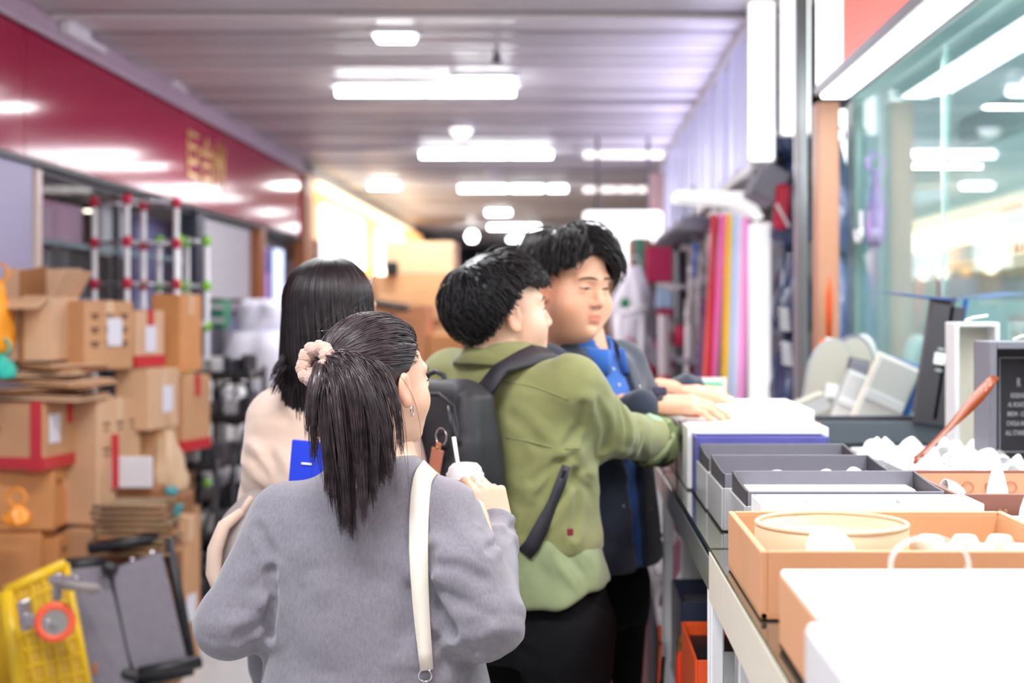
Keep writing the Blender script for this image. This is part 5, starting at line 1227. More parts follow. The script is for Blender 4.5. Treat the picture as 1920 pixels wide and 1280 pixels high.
# ------------------------------------------------------------------ head (local: +Y forward, +X its right, +Z up)
class Head:
    def __init__(s, pos, yaw, pitch=0.0, roll=0.0, scale=1.0, fat=0.0, female=False):
        s.T = Matrix.Translation(pos) @ Matrix.Rotation(-yaw, 4, 'Z') @ Matrix.Rotation(-pitch, 4, 'X') @ Matrix.Rotation(roll, 4, 'Y') @ Matrix.Scale(scale, 4)
        s.fat = fat; s.female = female; s.scale = scale
        s.M = np.array(s.T)
    def w(s, p): return np.asarray(p, float) @ s.M[:3, :3].T + s.M[:3, 3]
    def wp(s, p): return Vector(s.w(np.array([p]))[0])
    def f(s, p):
        ft = s.fat
        d = ell(p, (0, -.016, .033), (.076, .096, .086))
        d = smin(d, ell(p, (0, .022, -.03), (.060 + .010 * ft, .066, .085)), .03)
        d = smin(d, ell(p, (0, .034, -.078), (.044 + .020 * ft, .046 + .006 * ft, .034 + .008 * ft)), .03)
        d = smin(d, ell(p, (0, .070, -.100), (.017, .016, .014)), .02)
        for sx in (-1, 1):
            d = smin(d, ell(p, (sx * (.037 + .006 * ft), .048, -.034 - .01 * ft), (.026 + .010 * ft, .030 + .004 * ft, .030 + .006 * ft)), .022)
            d = smin(d, cap(p, (0, .083, .022), (sx * .042, .068, .024), .009, .007), .016)
            d = smax(d, -ell(p, (sx * .031, .098, .004), (.017, .018, .011)), .012)
            d = smin(d, ell(p, (sx * .031, .070, .002), (.014, .0135, .0115)), .004)
            d = smin(d, ell(p, (sx * .031, .0735, -.006), (.016, .010, .006)), .006)
        d = smin(d, cap(p, (0, .083, .012), (0, .099, -.030), .0075, .0105), .010)
        for sx in (-1, 1): d = smin(d, ell(p, (sx * .0125, .090, -.0345), (.0085, .0105, .0075)), .006)
        d = smax(d, -ell(p, (0, .103, -.0415), (.009, .004, .003)), .004)
        d = smin(d, ell(p, (0, .083, -.061), (.021, .010, .0062)), .006)
        d = smin(d, ell(p, (0, .082, -.0725), (.018, .0105, .0068)), .006)
        d = smax(d, -ell(p, (0, .096, -.0665), (.020, .006, .0016)), .003)
        d = smax(d, -ell(p, (0, .092, -.085), (.016, .008, .005)), .01)
        # neck
        d = smin(d, cap(p, (0, -.022, -.05), (0, -.05, -.20), .050 + .010 * ft, .056 + .012 * ft), .03)
        if ft > .5: d = smin(d, ell(p, (0, .022, -.105), (.046, .042, .030)), .03)
        # ears
        for sx in (-1, 1):
            c = np.array((sx * .080, -.006, -.008))
            R = np.array(Euler((.15, 0, sx * .42)).to_matrix())
            e = ell(p, c, (.0075, .019, .032), R)
            e = smax(e, -ell(p, c + np.array((sx * .0085, .002, .005)), (.006, .011, .020), R), .004)
            e = smin(e, ell(p, c + np.array((sx * -.002, .006, -.024)), (.006, .008, .009)), .006)
            e = smin(e, ell(p, c + np.array((sx * -.004, .012, -.004)), (.006, .006, .010)), .004)
            d = smin(d, e, .005)
        return d
    def mesh(s, res=.0032):
        v, f = surf(s.f, (-.105, -.13, -.215), (.105, .125, .135), res)
        x, y, z = v.T; t = np.ones((len(v), 3))
        def mixc(w, c): t[:] = t * (1 - w[:, None]) + t * np.array(c) * w[:, None]
        lip = np.exp(-(((x) / .021) ** 4 + ((z + .067) / .0115) ** 4)) * (y > .07); mixc(np.clip(lip * 1.1, 0, 1), (.83, .52, .53))
        ear = np.exp(-(((np.abs(x) - .085) / .014) ** 2 + ((z + .01) / .04) ** 2)) * (np.abs(y) < .04); mixc(ear * .7, (1.0, .75, .70))
        chk = np.exp(-(((np.abs(x) - .045) / .025) ** 2 + ((z + .035) / .025) ** 2)) * (y > 0); mixc(chk * .5, (1.0, .86, .82))
        nos = np.exp(-((x / .016) ** 2 + ((z + .03) / .018) ** 2)) * (y > .085); mixc(nos * .4, (1.0, .86, .82))
        nst = np.exp(-(((np.abs(x) - .009) / .005) ** 2 + ((z + .041) / .003) ** 2)) * (y > .085); mixc(nst, (.35, .22, .2))
        if not s.female:
            st = np.clip((z + .03) / .03, 0, 1) * np.clip((.035 - y) / .03, 0, 1) * np.clip((.075 - z) / .02, 0, 1); mixc(st * .42, (.50, .48, .50))
        return (s.w(v), f), t
    def eyes(s, parent, closed=.7):
        for sx in (-1, 1):
            if closed < .9:
                n = 12; c = Vector((sx * .031, .0715, .0015)); v, q = [], []
                part('eyeball', MB().lathe([(0, -.0118), (.006, -.0102), (.0102, -.006), (.0118, 0), (.0102, .006), (.006, .0102), (0, .0118)], s.wp(c), 14, s.T.to_3x3()), mat('eye_white', '#e6dcd8', .25), parent, True)
                part('iris', MB().lathe([(0, .001), (.0045, .0006), (.0055, 0), (0, 0)], s.wp(c + Vector((0, .0118, -.002))), 14, s.T.to_3x3() @ Matrix.Rotation(-math.pi / 2 - .3, 3, 'X')), mat('iris_dark', '#1c1210', .2), parent, True)
            ang = np.linspace(-1, 1, 9)
            pts, _ = surf_march(s.f, [(sx * (.031 + a * .0155), .12, .002 + .0035 * (1 - a * a) * (1 - closed * 1.6) - .001 * sx * 0 - .0015 * abs(a)) for a in ang], [(0, -1, 0)] * 9, .0006)
            part('lash_line', MB().tube([s.wp(p) for p in pts], [.0007, .0013, .0017, .0019, .0019, .0019, .0017, .0013, .0007], 6), mat('lash', '#1a1212', .6), parent, True)
            pts, nn = surf_march(s.f, [(sx * (.030 + a * .020), .12, .0215 + .004 * (1 - a * a) - .002 * a) for a in ang], [(0, -1, 0)] * 9, .0008)
            part('eyebrow', MB().ribbon([s.wp(p) for p in pts], [.002, .0038, .0046, .0048, .0046, .0044, .0038, .003, .0015], [s.T.to_3x3() @ Vector(q) for q in nn], .0010), mat('brow', '#2a1d1a', .8), parent, True)
# ------------------------------------------------------------------ hand (local: +X thumb side, +Y fingers, +Z back of hand)
def hand(wrist, fwd, back, curls, thumb=((.75, .55, -.35), (.35, .9, -.25), (.15, .95, -.25)), scale=1.0, left=False, spread=.06, res=.0026):
    y = Vector(fwd).normalized(); z = Vector(back); z = (z - y * z.dot(y)).normalized(); x = y.cross(z)
    if not left: x = -x
    B = np.array([list(x), list(y), list(z)]) * scale
    J = []
    base = ((.028, .088), (.0095, .093), (-.0095, .089), (-.027, .080)); L = ((.042, .025, .021), (.046, .029, .022), (.043, .027, .021), (.034, .020, .019))
    R = (.0090, .0092, .0088, .0078)
    for i in range(4):
        p = Vector((base[i][0], base[i][1], 0)); a = 0; pts = [Vector((base[i][0] * .75, .045, 0)), p.copy()]; sp = spread * (1.5 - i)
        for k in range(3):
            a += curls[i][k]; d = Vector((math.sin(sp) * math.cos(a), math.cos(sp) * math.cos(a), -math.sin(a))); p = p + d * L[i][k]; pts.append(p.copy())
        J.append((pts, [R[i] * 1.1, R[i] * 1.08, R[i], R[i] * .92, R[i] * .78]))
    p = Vector((.022, .012, -.006)); pts = [p.copy()]
    for d, l in zip(thumb, (.044, .033, .026)): p = p + Vector(d).normalized() * l; pts.append(p.copy())
    J.append((pts, [.0145, .0120, .0100, .0082]))
    allp = np.array([q for (pp, _) in J for q in pp] + [(0, -.07, 0)])
    def fn(p):
        q = np.abs(p - V3((0, .045, 0))) - V3((.030, .038, .005)); d = np.linalg.norm(np.maximum(q, 0), axis=-1) + np.minimum(q.max(-1), 0) - .0095
        d = smin(d, ell(p, (.020, .030, -.010), (.017, .032, .014)), .012)
        d = smin(d, ell(p, (-.022, .030, -.008), (.013, .034, .012)), .012)
        e = p * V3((.80, 1, 1.05)); d = smin(d, cap(e, (0, -.075, 0), (0, .012, 0), .0225, .0215), .02)
        for (pp, rr) in J[:4]:
            fd = limb(p, pp[1:], rr[1:], .004); d = smin(d, fd, .005)
            d = smin(d, ell(p, pp[1] + Vector((0, -.002, .005)), (.0078, .009, .007)), .006)
            d = smin(d, cap(p, pp[1] + Vector((0, 0, .006)), pp[0] + Vector((0, -.01, .006)), .004, .003), .006)
        d = smin(d, limb(p, J[4][0], J[4][1], .006), .010)
        return d
    v, f = surf(fn, allp.min(0) - .02, allp.max(0) + .02, res)
    if not left: f = f[:, ::-1]
    wv = v @ B + np.array(wrist); t = np.ones((len(v), 3))
    for (pp, rr) in J:
        tip = np.array(pp[-1]); w = np.exp(-((v - tip) ** 2).sum(1) / (.011 ** 2))[:, None]; t = t * (1 - w * np.array([.0, .12, .12]))
        for jn in pp[1:-1]:
            w = np.exp(-((v - np.array(jn)) ** 2).sum(1) / (.009 ** 2))[:, None]; t = t * (1 - w * np.array([.0, .07, .08]))
    return (wv, f), t, [[Vector(np.array(q) @ B) + Vector(wrist) for q in pp] for (pp, _) in J]
# ------------------------------------------------------------------ strands
def strand_mesh(lines, r, taper=.25, n=4, mb=None):
    """many thin tubes at once; lines (S,K,3), r (S,)"""
    lines = np.asarray(lines, float); S, K, _ = lines.shape; r = np.broadcast_to(np.asarray(r, float), (S,))
    t = np.gradient(lines, axis=1); t /= np.linalg.norm(t, axis=2, keepdims=True) + 1e-9
    u = np.empty_like(t); a = np.where(np.abs(t[:, 0, 2:3]) < .8, np.array([0, 0, 1.]), np.array([1., 0, 0])); u0 = np.cross(t[:, 0], a)
    for k in range(K):                                            # carry the frame along each strand without twist
        u0 = u0 - t[:, k] * (u0 * t[:, k]).sum(1, keepdims=True); u0 = u0 / (np.linalg.norm(u0, axis=1, keepdims=True) + 1e-9); u[:, k] = u0
    w = np.cross(t, u)
    s = np.linspace(0, 1, K); prof = np.minimum(1, .5 + s * 4) * (1 - (1 - taper) * s ** 3); rr = r[:, None] * prof[None]
    ang = 2 * math.pi * np.arange(n) / n
    v = lines[:, :, None] + (u[:, :, None] * np.cos(ang)[None, None, :, None] + w[:, :, None] * np.sin(ang)[None, None, :, None]) * rr[:, :, None, None]
    i = np.arange(S)[:, None, None] * (K * n); k = np.arange(K - 1)[None, :, None] * n; j = np.arange(n)[None, None]
    q = np.stack([i + k + j, i + k + (j + 1) % n, i + k + n + (j + 1) % n, i + k + n + j], -1).reshape(-1, 4)
    return v.reshape(-1, 3), q
def bez(P0, P1, P2, P3, K):
    t = np.linspace(0, 1, K)[None, :, None]; P0, P1, P2, P3 = [np.asarray(q, float)[:, None] for q in (P0, P1, P2, P3)]
    return P0 * (1 - t) ** 3 + 3 * P1 * t * (1 - t) ** 2 + 3 * P2 * t * t * (1 - t) + P3 * t ** 3
SKC = np.array((0, -.016, .033)); SKR = np.array((.076, .096, .086))
def comb(head, mask, flow, count, length, lift=(.006, .02), rad=.0018, K=9, seed=1, fall=.0, jitter=.25, floor=None):
    """short combed hair: walk over the skull ellipsoid along a flow field"""
    r = np.random.default_rng(seed); pts = []
    while len(pts) < count:
        q = r.normal(size=(4000, 3)); q /= np.linalg.norm(q, axis=1, keepdims=True); p = SKC + q * SKR
        pts += list(p[mask(p)])
    p = np.array(pts[:count]); ln = length(p) * r.uniform(.75, 1.15, count); off = np.full(count, .001); jit = r.normal(size=(count, 3)) * jitter
    lin_ = [p + 0]; lin_b = p + 0; top = r.uniform(lift[0], lift[1], count)
    for k in range(1, K):
        n = (p - SKC) / SKR ** 2; n /= np.linalg.norm(n, axis=1, keepdims=True); d = flow(p) + jit; d = d - n * (d * n).sum(1, keepdims=True)
        d /= np.linalg.norm(d, axis=1, keepdims=True) + 1e-9
        s = k / (K - 1); p = p + d * (ln / (K - 1))[:, None] + np.array([0, 0, -fall]) * s
        q = (p - SKC) / SKR; q /= np.linalg.norm(q, axis=1, keepdims=True); base = SKC + q * SKR
        if floor is not None:
            stop = ~floor(base + np.array((0, 0, .006)) + jit * np.array((0, 0, .02))); base = np.where(stop[:, None], lin_b, base)
        lin_b = base
        n = q / SKR; n /= np.linalg.norm(n, axis=1, keepdims=True); h = top * math.sin(min(1, s * 1.3) * math.pi / 2)
        p = base; lin_.append(base + n * h[:, None])
    L_ = np.stack(lin_, 1)
    return strand_mesh(head.w(L_.reshape(-1, 3)).reshape(L_.shape), rad * r.uniform(.7, 1.3, count))
def body_tint(meshes, tints):
    return np.concatenate(tints)
def shoes(parent, feet, yaw, m):
    for (x, y) in feet:
        c, s = math.sin(yaw), math.cos(yaw)
        def fn(p, x=x, y=y):
            d = ell(p, (x + c * .06, y + s * .06, .045), (.052, .14, .05), np.array(Matrix.Rotation(-yaw, 3, 'Z'))); d = smin(d, cap(p, (x, y, .05), (x, y, .10), .045, .045), .02)
            return smax(d, .0105 - p[..., 2], .004)
        sdf_obj('shoe', [surf(fn, (x - .2, y - .2, -.005), (x + .2, y + .22, .16), .009)], m, parent)
# ================================================================== woman in the grey sweater
m_grey_knit = fabric('grey_heather_knit', '#807d87', .9, .12, 260, .35, 900, .4, (1, 1, .35))
m_cream_lea = mat('cream_leather', '#e6dfd2', .45, bump=.1, bscale=300)
HW = Head((-.340, 2.55, 1.427), math.radians(45), -.05, 0, .98, female=True)
CR1 = []
def w1_sweater(p):
    zs = [.80, .86, .95, 1.05, 1.13, 1.19, 1.23, 1.265, 1.30]
    d = loft(p, zs, [-.348, -.348, -.35, -.355, -.36, -.36, -.357, -.348, -.338], [2.55] * 9, [.205, .208, .196, .182, .174, .165, .142, .100, .068], [.135, .138, .13, .125, .12, .108, .092, .075, .060], .08)
    Ls, Le, Lw = (-.508, 2.55, 1.185), (-.600, 2.50, 1.005), (-.47, 2.74, 1.02)
    Rs, Re, Rw = (-.222, 2.54, 1.192), (-.138, 2.455, 1.020), tuple(P(931, 978, 2.72))
    dl = limb(p, (Ls, Le, Lw), (.066, .054, .042), .03); dr = limb(p, (Rs, (-.185, 2.485, 1.11), Re, Rw), (.064, .062, .056, .033), .03)
    ax = np.array(Rw) - np.array(Re); dr = smax(dr, half(p, Rw, ax), .006)
    # folded cuff and the ruck above it
    t = (p - V3(Rw)) @ V3(ax / np.linalg.norm(ax)); dr = dr - .004 * np.exp(-((t + .012) / .012) ** 2) - .007 * np.exp(-((t + .075) / .016) ** 2)
    d = smin(d, dl, .035); d = smin(d, dr, .035)
    d = d + wrinkles(p, (((-.205, 2.45, 1.06), (-.6, .1, -.8), .0045, .075, .085), ((-.50, 2.47, 1.08), (.8, .1, -.6), .0045, .07, .08),
                         ((-.13, 2.45, 1.02), (.3, .2, .9), .004, .045, .07), ((-.20, 2.46, .92), (.5, 0, -.85), .004, .06, .10),
                         ((-.30, 2.43, .92), (.5, 0, -.85), .003, .12, .14), ((-.59, 2.48, 1.02), (.2, .2, .95), .004, .045, .06), ((-.18, 2.5, 1.19), (.8, 0, .6), .003, .05, .06)))
    d = d + lumps(p, .0016, 26, 3) + creases(p, CR1)
    # neck opening
    return smax(d, -cap(p, (-.338, 2.565, 1.27), (-.335, 2.58, 1.36), .046, .058), .008)
def mk_creases(fn, lst, Y, out):
    for (pl, dep, w) in lst:
        q, _ = surf_march(fn, [((px - CX) * Y / F, Y - .4, ZC - (py - CY) * Y / F) for px, py in pl], [(0, 1, 0)] * len(pl)); out.append(([tuple(a) for a in q], dep, w))
_tmp = []
mk_creases(w1_sweater, [([(806, 1040), (800, 1085), (822, 1140), (852, 1190)], 0.0087, 0.0100), ([(497, 1085), (502, 1130), (496, 1200)], 0.0087, 0.0100), ([(815, 1060), (862, 1062), (905, 1085)], 0.0043, 0.0088),
    ([(822, 1105), (875, 1130), (925, 1150)], 0.0036, 0.0088), ([(912, 1035), (945, 1030), (968, 1046)], 0.0051, 0.0075), ([(868, 922), (884, 948), (890, 985)], 0.0029, 0.0063), ([(470, 1000), (497, 1045), (503, 1075)], 0.0043, 0.0088),
    ([(440, 1200), (475, 1178), (500, 1145)], 0.0043, 0.0088), ([(800, 1215), (850, 1175), (900, 1165)], 0.0036, 0.0112), ([(820, 1255), (880, 1215), (925, 1205)], 0.0036, 0.0112), ([(560, 1120), (545, 1190), (560, 1270)], 0.0029, 0.0150), ([(770, 1110), (760, 1180), (740, 1260)], 0.0029, 0.0150)], 2.42, _tmp)
CR1.extend(_tmp)
sw = surf(w1_sweater, (-.69, 2.36, .785), (-.045, 2.83, 1.315), .0055)
hm, ht = HW.mesh(.0032)
rw = P(931, 985, 2.72)
hd, hdt, hj = hand(rw + Vector((-.002, .0, -.012)), (-.22, .22, .95), (.40, -.90, .22), ((.75, .75, .4), (.95, .9, .5), (1.05, .95, .5), (1.15, .95, .5)), ((.55, .75, -.55), (.3, .75, -.7), (.1, .6, -.8)), .93)
lh, lht, _ = hand(Vector((-.475, 2.73, 1.02)), (.75, .65, .05), (-.3, .2, .93), ((.4, .5, .3),) * 4, scale=.93, left=True, res=.004)
def w1_core(p):
    d = limb(p, ((-.335, 2.575, 1.33), (-.338, 2.56, 1.20), (-.345, 2.55, .95), (-.345, 2.55, .84)), (.05, .085, .095, .11), .05)
    for s in (-1, 1): d = smin(d, limb(p, ((-.345 + s * .085, 2.55, .82), (-.345 + s * .09, 2.56, .45), (-.345 + s * .09, 2.55, .06)), (.085, .058, .038), .03), .03)
    d = smin(d, limb(p, ((-.18, 2.55, 1.19), (-.13, 2.46, 1.03), tuple(rw)), (.035, .032, .020), .02), .02)
    return smin(d, limb(p, ((-.51, 2.55, 1.18), (-.59, 2.51, 1.01), (-.475, 2.73, 1.02)), (.035, .032, .020), .02), .02)
co = surf(w1_core, (-.66, 2.4, .01), (-.05, 2.8, 1.4), .014)
w1 = sdf_obj('person', [hm, hd, lh, co], m_skin, None, np.concatenate([ht, hdt, lht, np.ones((len(co[0]), 3))]))
tag(w1, 'woman with a ponytail in grey sweater seen from behind holding a drink', 'person')
sdf_obj('sweater', [sw], m_grey_knit, w1)['label'] = 'grey heather knit sweater'
HW.eyes(w1, .4)
def w1_jeans(p):
    d = loft(p, [.66, .76, .84], [-.345] * 3, [2.55] * 3, [.185, .19, .18], [.125, .125, .115], .08)
    for s in (-1, 1): d = smin(d, limb(p, ((-.345 + s * .09, 2.55, .74), (-.345 + s * .092, 2.56, .45), (-.345 + s * .092, 2.55, .09)), (.10, .075, .065), .03), .03)
    return d
sdf_obj('trousers', [surf(w1_jeans, (-.58, 2.38, .02), (-.1, 2.72, .86), .010)], fabric('denim_dark', '#353a4c', .85), w1)
shoes(w1, ((-.437, 2.53), (-.253, 2.53)), .1, mat('white_shoe', '#dcdad6', .5))
# white shirt collar edge peeking out
cp = [(-.336 + .058 * math.cos(a), 2.572 + .056 * math.sin(a), 1.286 + .012 * math.sin(a) - .006 * math.cos(a)) for a in np.linspace(0, 2 * math.pi, 33)]
part('inner_collar', MB().tube(cp, .007, 6, cap=False), mat('white_cotton', '#efecec', .8), w1, True)
# hair: cap + pulled strands + tail
def w1_cap(p):
    d = ell(p, SKC, SKR + .006); d = smin(d, ell(p, (0, -.085, .02), (.055, .03, .05)), .02)
    d = smax(d, half(p, (0, -.012, 0), (0, .757, -.653)), .006)
    return smax(d, -ell(p, (.088, .002, -.012), (.024, .028, .038)), .004)
v, f = surf(w1_cap, (-.1, -.14, -.08), (.1, .11, .14), .004); capm = (HW.w(v), f)
r = np.random.default_rng(11); TIE = np.array((.004, -.122, .040))
def pulled(n, seed):
    r = np.random.default_rng(seed); q = r.normal(size=(n * 6, 3)); q /= np.linalg.norm(q, axis=1, keepdims=True); p = SKC + q * SKR
    h = (p - np.array((0, .004, 0))) @ np.array((0, .757, -.653)); ear = ((np.abs(p[:, 0]) > .05) & (p[:, 2] < .034) & (p[:, 1] > -.036))
    p = p[(h < 0) & (h > -.10) & (p[:, 2] > -.05) & ~ear][:n]; n = len(p); K = 16; s = np.linspace(0, 1, K)[None, :, None]
    a = (p - SKC) / SKR; b = (TIE + r.normal(size=(n, 3)) * .006 - SKC) / SKR; nb = np.linalg.norm(b, axis=1, keepdims=True)
    m = a[:, None] * (1 - s) + (b / nb)[:, None] * s; m /= np.linalg.norm(m, axis=2, keepdims=True)
    off = 1 + (r.uniform(.10, .15, (n, 1, 1))) * np.sin(np.clip(s * 3, 0, 1) * math.pi / 2) + (nb[:, None] - 1.1) * s ** 4
    off[:, 0] = 1.04
    L_ = SKC + m * SKR * off + np.sin(s * 9 + r.uniform(0, 6, (n, 1, 1))) * .0012
    return strand_mesh(HW.w(L_.reshape(-1, 3)).reshape(L_.shape), r.uniform(.0006, .0014, n), .6)
tieW = HW.w(TIE[None])[0]
def tail(n, nc, px, py, mx, my, rad, seed, yy=(2.37, 2.43), spread=.006):
    """tail of hair made of nc locks; strands of a lock close up towards its tip"""
    r = np.random.default_rng(seed); u = np.sort(r.uniform(0, 1, nc)); ce = np.array([P(px[0] + (px[1] - px[0]) * a, py[0] + (py[1] - py[0]) * (1 - abs(2 * a - 1) ** 1.5) * .7 + r.uniform(0, .3) * (py[1] - py[0]), r.uniform(*yy)) for a in u])
    cm = np.array([P(mx[0] + (mx[1] - mx[0]) * min(1, max(0, a + r.normal() * .06)), r.uniform(*my), r.uniform(2.335, 2.40)) for a in u]); k = r.integers(0, nc, n)
    E = ce[k] + r.normal(size=(n, 3)) * np.array((spread * .5, spread * .4, spread * 1.4)); M1 = cm[k] + r.normal(size=(n, 3)) * np.array((.008, .005, .008)); M2 = E * .6 + M1 * .4 + r.normal(size=(n, 3)) * np.array((.006, .004, .0))
    M2[:, 1] = np.minimum(M2[:, 1], 2.405); M2[:, 2] = E[:, 2] + (M1[:, 2] - E[:, 2]) * .42
    L_ = bez(tieW + r.normal(size=(n, 3)) * .008, M1, M2, E, 24); s = np.linspace(0, 1, 24)[None, :, None]
    L_ = L_ + np.sin(s * r.uniform(3, 7, (n, 1, 1)) + r.uniform(0, 6, (n, 1, 3))) * .0022 * s * (1 - .5 * s)
    sm = strand_mesh(L_, rad * r.uniform(.6, 1.3, n), .25)
    if n < 100: return sm
    m1 = cm; m2 = ce * .6 + cm * .4; m2[:, 1] = np.minimum(m2[:, 1], 2.405); m2[:, 2] = ce[:, 2] + (cm[:, 2] - ce[:, 2]) * .42
    lk = strand_mesh(bez(tieW + r.normal(size=(nc, 3)) * .006, m1, m2, ce, 24) + np.array((0, .004, 0)), r.uniform(.005, .008, nc), .06, 8)
    return (np.concatenate([sm[0], lk[0]]), np.concatenate([sm[1], lk[1] + len(sm[0])]))
tails = [tail(950, 15, (610, 705), (900, 1000), (598, 690), (612, 700), .00095, 1), tail(720, 12, (660, 735), (830, 935), (640, 735), (612, 690), .00095, 2), tail(360, 8, (700, 766), (790, 910), (680, 748), (618, 690), .0009, 3),
         tail(110, 6, (574, 602), (770, 870), (574, 610), (640, 720), .0007, 4), tail(40, 30, (590, 785), (850, 1005), (565, 785), (600, 720), .0005, 5)]
nf = 34; a = HW.w((SKC + np.array([(r.normal() * .3, -.2 - abs(r.normal()) * .4, .9) for _ in range(nf)]) * SKR * 1.08)); E = a + r.normal(size=(nf, 3)) * .045 + np.array((0, -.01, .005))
fly = strand_mesh(bez(a, a + r.normal(size=(nf, 3)) * .02 + np.array((0, 0, .02)), E + np.array((0, 0, .012)), E, 12), .00035, .5, 3)
sdf_obj('hair', [capm, pulled(1700, 21)] + tails + [fly], m_hair1, w1)['label'] = 'dark brown hair tied in a ponytail'
# scrunchie
tv = Vector(tieW); axd = (HW.T.to_3x3() @ Vector((.2, -1, .35))).normalized(); u = axd.orthogonal().normalized(); w_ = axd.cross(u)
pts = [tv + Vector((-.013, -.016, .006)) + (u * math.cos(a) + w_ * math.sin(a)) * (.027 + .002 * math.sin(13 * a)) + axd * .003 * math.sin(9 * a) for a in np.linspace(0, 2 * math.pi, 97)]
part('scrunchie', MB().tube(pts, [.0130 + .0018 * math.sin(2.9 * i) for i in range(97)], 10, cap=False), fabric('pink_plush', '#c9a596', .95, .15, 80, .8, 200, .6), w1, True, 'dusty pink plush scrunchie')
er = HW.wp((.086, .004, -.040)); part('earring', MB().torus(er + Vector((0, 0, -.006)), .0095, .0011, HW.T.to_3x3() @ Vector((.8, .6, 0)), 24, 8), m_chrome, w1, True, 'thin silver hoop earring')
q = hj[2][2]; part('finger_ring', MB().torus(hj[1][1].lerp(hj[1][2], .55), .0085, .0013, hj[1][2] - hj[1][1], 18, 6), m_chrome, w1, True)
# shoulder bag
bag = thing('shoulder_bag', 'cream shoulder bag with long strap over the grey sweater', 'bag', (-.20, 2.40, .74))
sp = [(779, 893), (780, 930), (781, 980), (783, 1030), (786, 1080), (790, 1130), (794, 1180), (797, 1225), (799, 1250)]
pa, na = surf_march(w1_sweater, [((px - CX) * 2.43 / F, 2.2, ZC - (py - CY) * 2.43 / F) for px, py in sp], [(0, 1, 0)] * len(sp), .001)
pb, nb_ = surf_march(w1_sweater, [(-.258 + .002 * k, 2.49 + .025 * k, 1.36) for k in range(4, -1, -1)], [(0, 0, -1)] * 5, .001)
pc, nc = surf_march(w1_sweater, [(-.25 - .004 * k, 2.85, 1.20 - .05 * k) for k in range(4, -1, -1)], [(0, -1, 0)] * 5, .001)
_sp = np.concatenate([pc, pb, pa]); _sn = np.concatenate([nc, nb_, na])
for _ in range(2): _sp[1:-1] = (_sp[:-2] + 2 * _sp[1:-1] + _sp[2:]) / 4; _sn[1:-1] = (_sn[:-2] + 2 * _sn[1:-1] + _sn[2:]) / 4
_sp = _sp + _sn * .006
part('strap', MB().ribbon([Vector(p) for p in _sp], [.034] * 12 + [.033, .032, .030, .028, .026, .024, .022], [Vector(n) for n in _sn], .003), m_cream_lea, bag, True)
e0 = Vector(pa[-1]) + Vector((0, -.004, -.006))
part('buckle', MB().torus(e0 + Vector((0, -.002, -.004)), .011, .0018, (0, 1, .1), 20, 6).box(e0 + Vector((0, 0, -.028)), (.008, .004, .03), bev=.001), m_chrome, bag, True)
def bagf(p):
    q = np.abs(p - V3((-.185, 2.375, .80))) - V3((.10, .028, .058)); d = np.linalg.norm(np.maximum(q, 0), axis=-1) + np.minimum(q.max(-1), 0) - .022
    return d + lumps(p, .003, 40, 8)
part_b = sdf_obj('body', [surf(bagf, (-.33, 2.31, .70), (-.04, 2.44, .90), .006)], mat('grey_cream_leather', '#c9c3bb', .5, bump=.1, bscale=200), bag)
part('zip', MB().tube([(-.27, 2.362, .878), (-.20, 2.358, .8815), (-.11, 2.362, .878)], .0022, 6), m_steel, bag, True)
for k in range(6): part('chain_link', MB().torus((-.235 + .012 * k, 2.352, .883 - .002 * k), .006, .0016, (k % 2, .4, 1 - k % 2), 12, 6), m_chrome, bag, True)
# drink
cc = P(872, 912, 2.80)
dk = thing('drink_cup', 'white plastic drink cup with dome lid and straw held by the woman', 'cup', (cc.x, cc.y, cc.z - .07))
part('cup', MB().lathe([(0, -.085), (.026, -.085), (.028, -.08), (.034, .02), (.033, .02), (.026, -.078), (0, -.08)], cc, 28), mat('white_cup', '#f4f4f6', .3), dk, True)
part('lid', MB().lathe([(.036, .014), (.0375, .018), (.0375, .026), (.034, .030), (.032, .038), (.024, .046), (.012, .048), (0, .048)], cc, 28), mat('clear_lid', '#f6f6fa', .15), dk, True)
part('straw', MB().tube([cc + Vector((-.012, 0, .03)), cc + Vector((-.022, -.004, .098))], .0042, 10), mat('straw_white', '#f3f0ea', .4), dk, True)
part('lid_rim', MB().torus(cc + Vector((0, 0, .018)), .037, .002, (0, 0, 1), 28, 6), m_porc, dk, True)

# ================================================================== man in the olive jacket with backpack
m_olive = fabric('olive_cotton', '#858858', .85, .06, 22, .15, 500, .3)
HM = Head(P(944, 588, 3.35), math.radians(68), -.12, 0, 1.09, fat=.35)
YB = math.radians(38); fb = Vector((math.sin(YB), math.cos(YB), 0)); rb = Vector((math.cos(YB), -math.sin(YB), 0))
T1 = Vector((-.135, 3.35, 0))
def b1(u, v, z): return tuple(T1 + rb * u + fb * v + Vector((0, 0, z)))
RS, RE, RW = b1(.175, .0, 1.385), tuple(P(1140, 808, 3.36)), tuple(P(1230, 826, 3.57))
def m1_torso(p):
    zs = [1.0, 1.08, 1.2, 1.3, 1.37, 1.42, 1.455, 1.49]
    d = loft(p, zs, [-.115, -.118, -.125, -.13, -.135, -.14, -.15, -.16], [3.35] * 8, [.205, .20, .20, .205, .20, .165, .115, .08], [.14, .138, .135, .13, .12, .10, .085, .07], YB)
    return d
CR2 = []
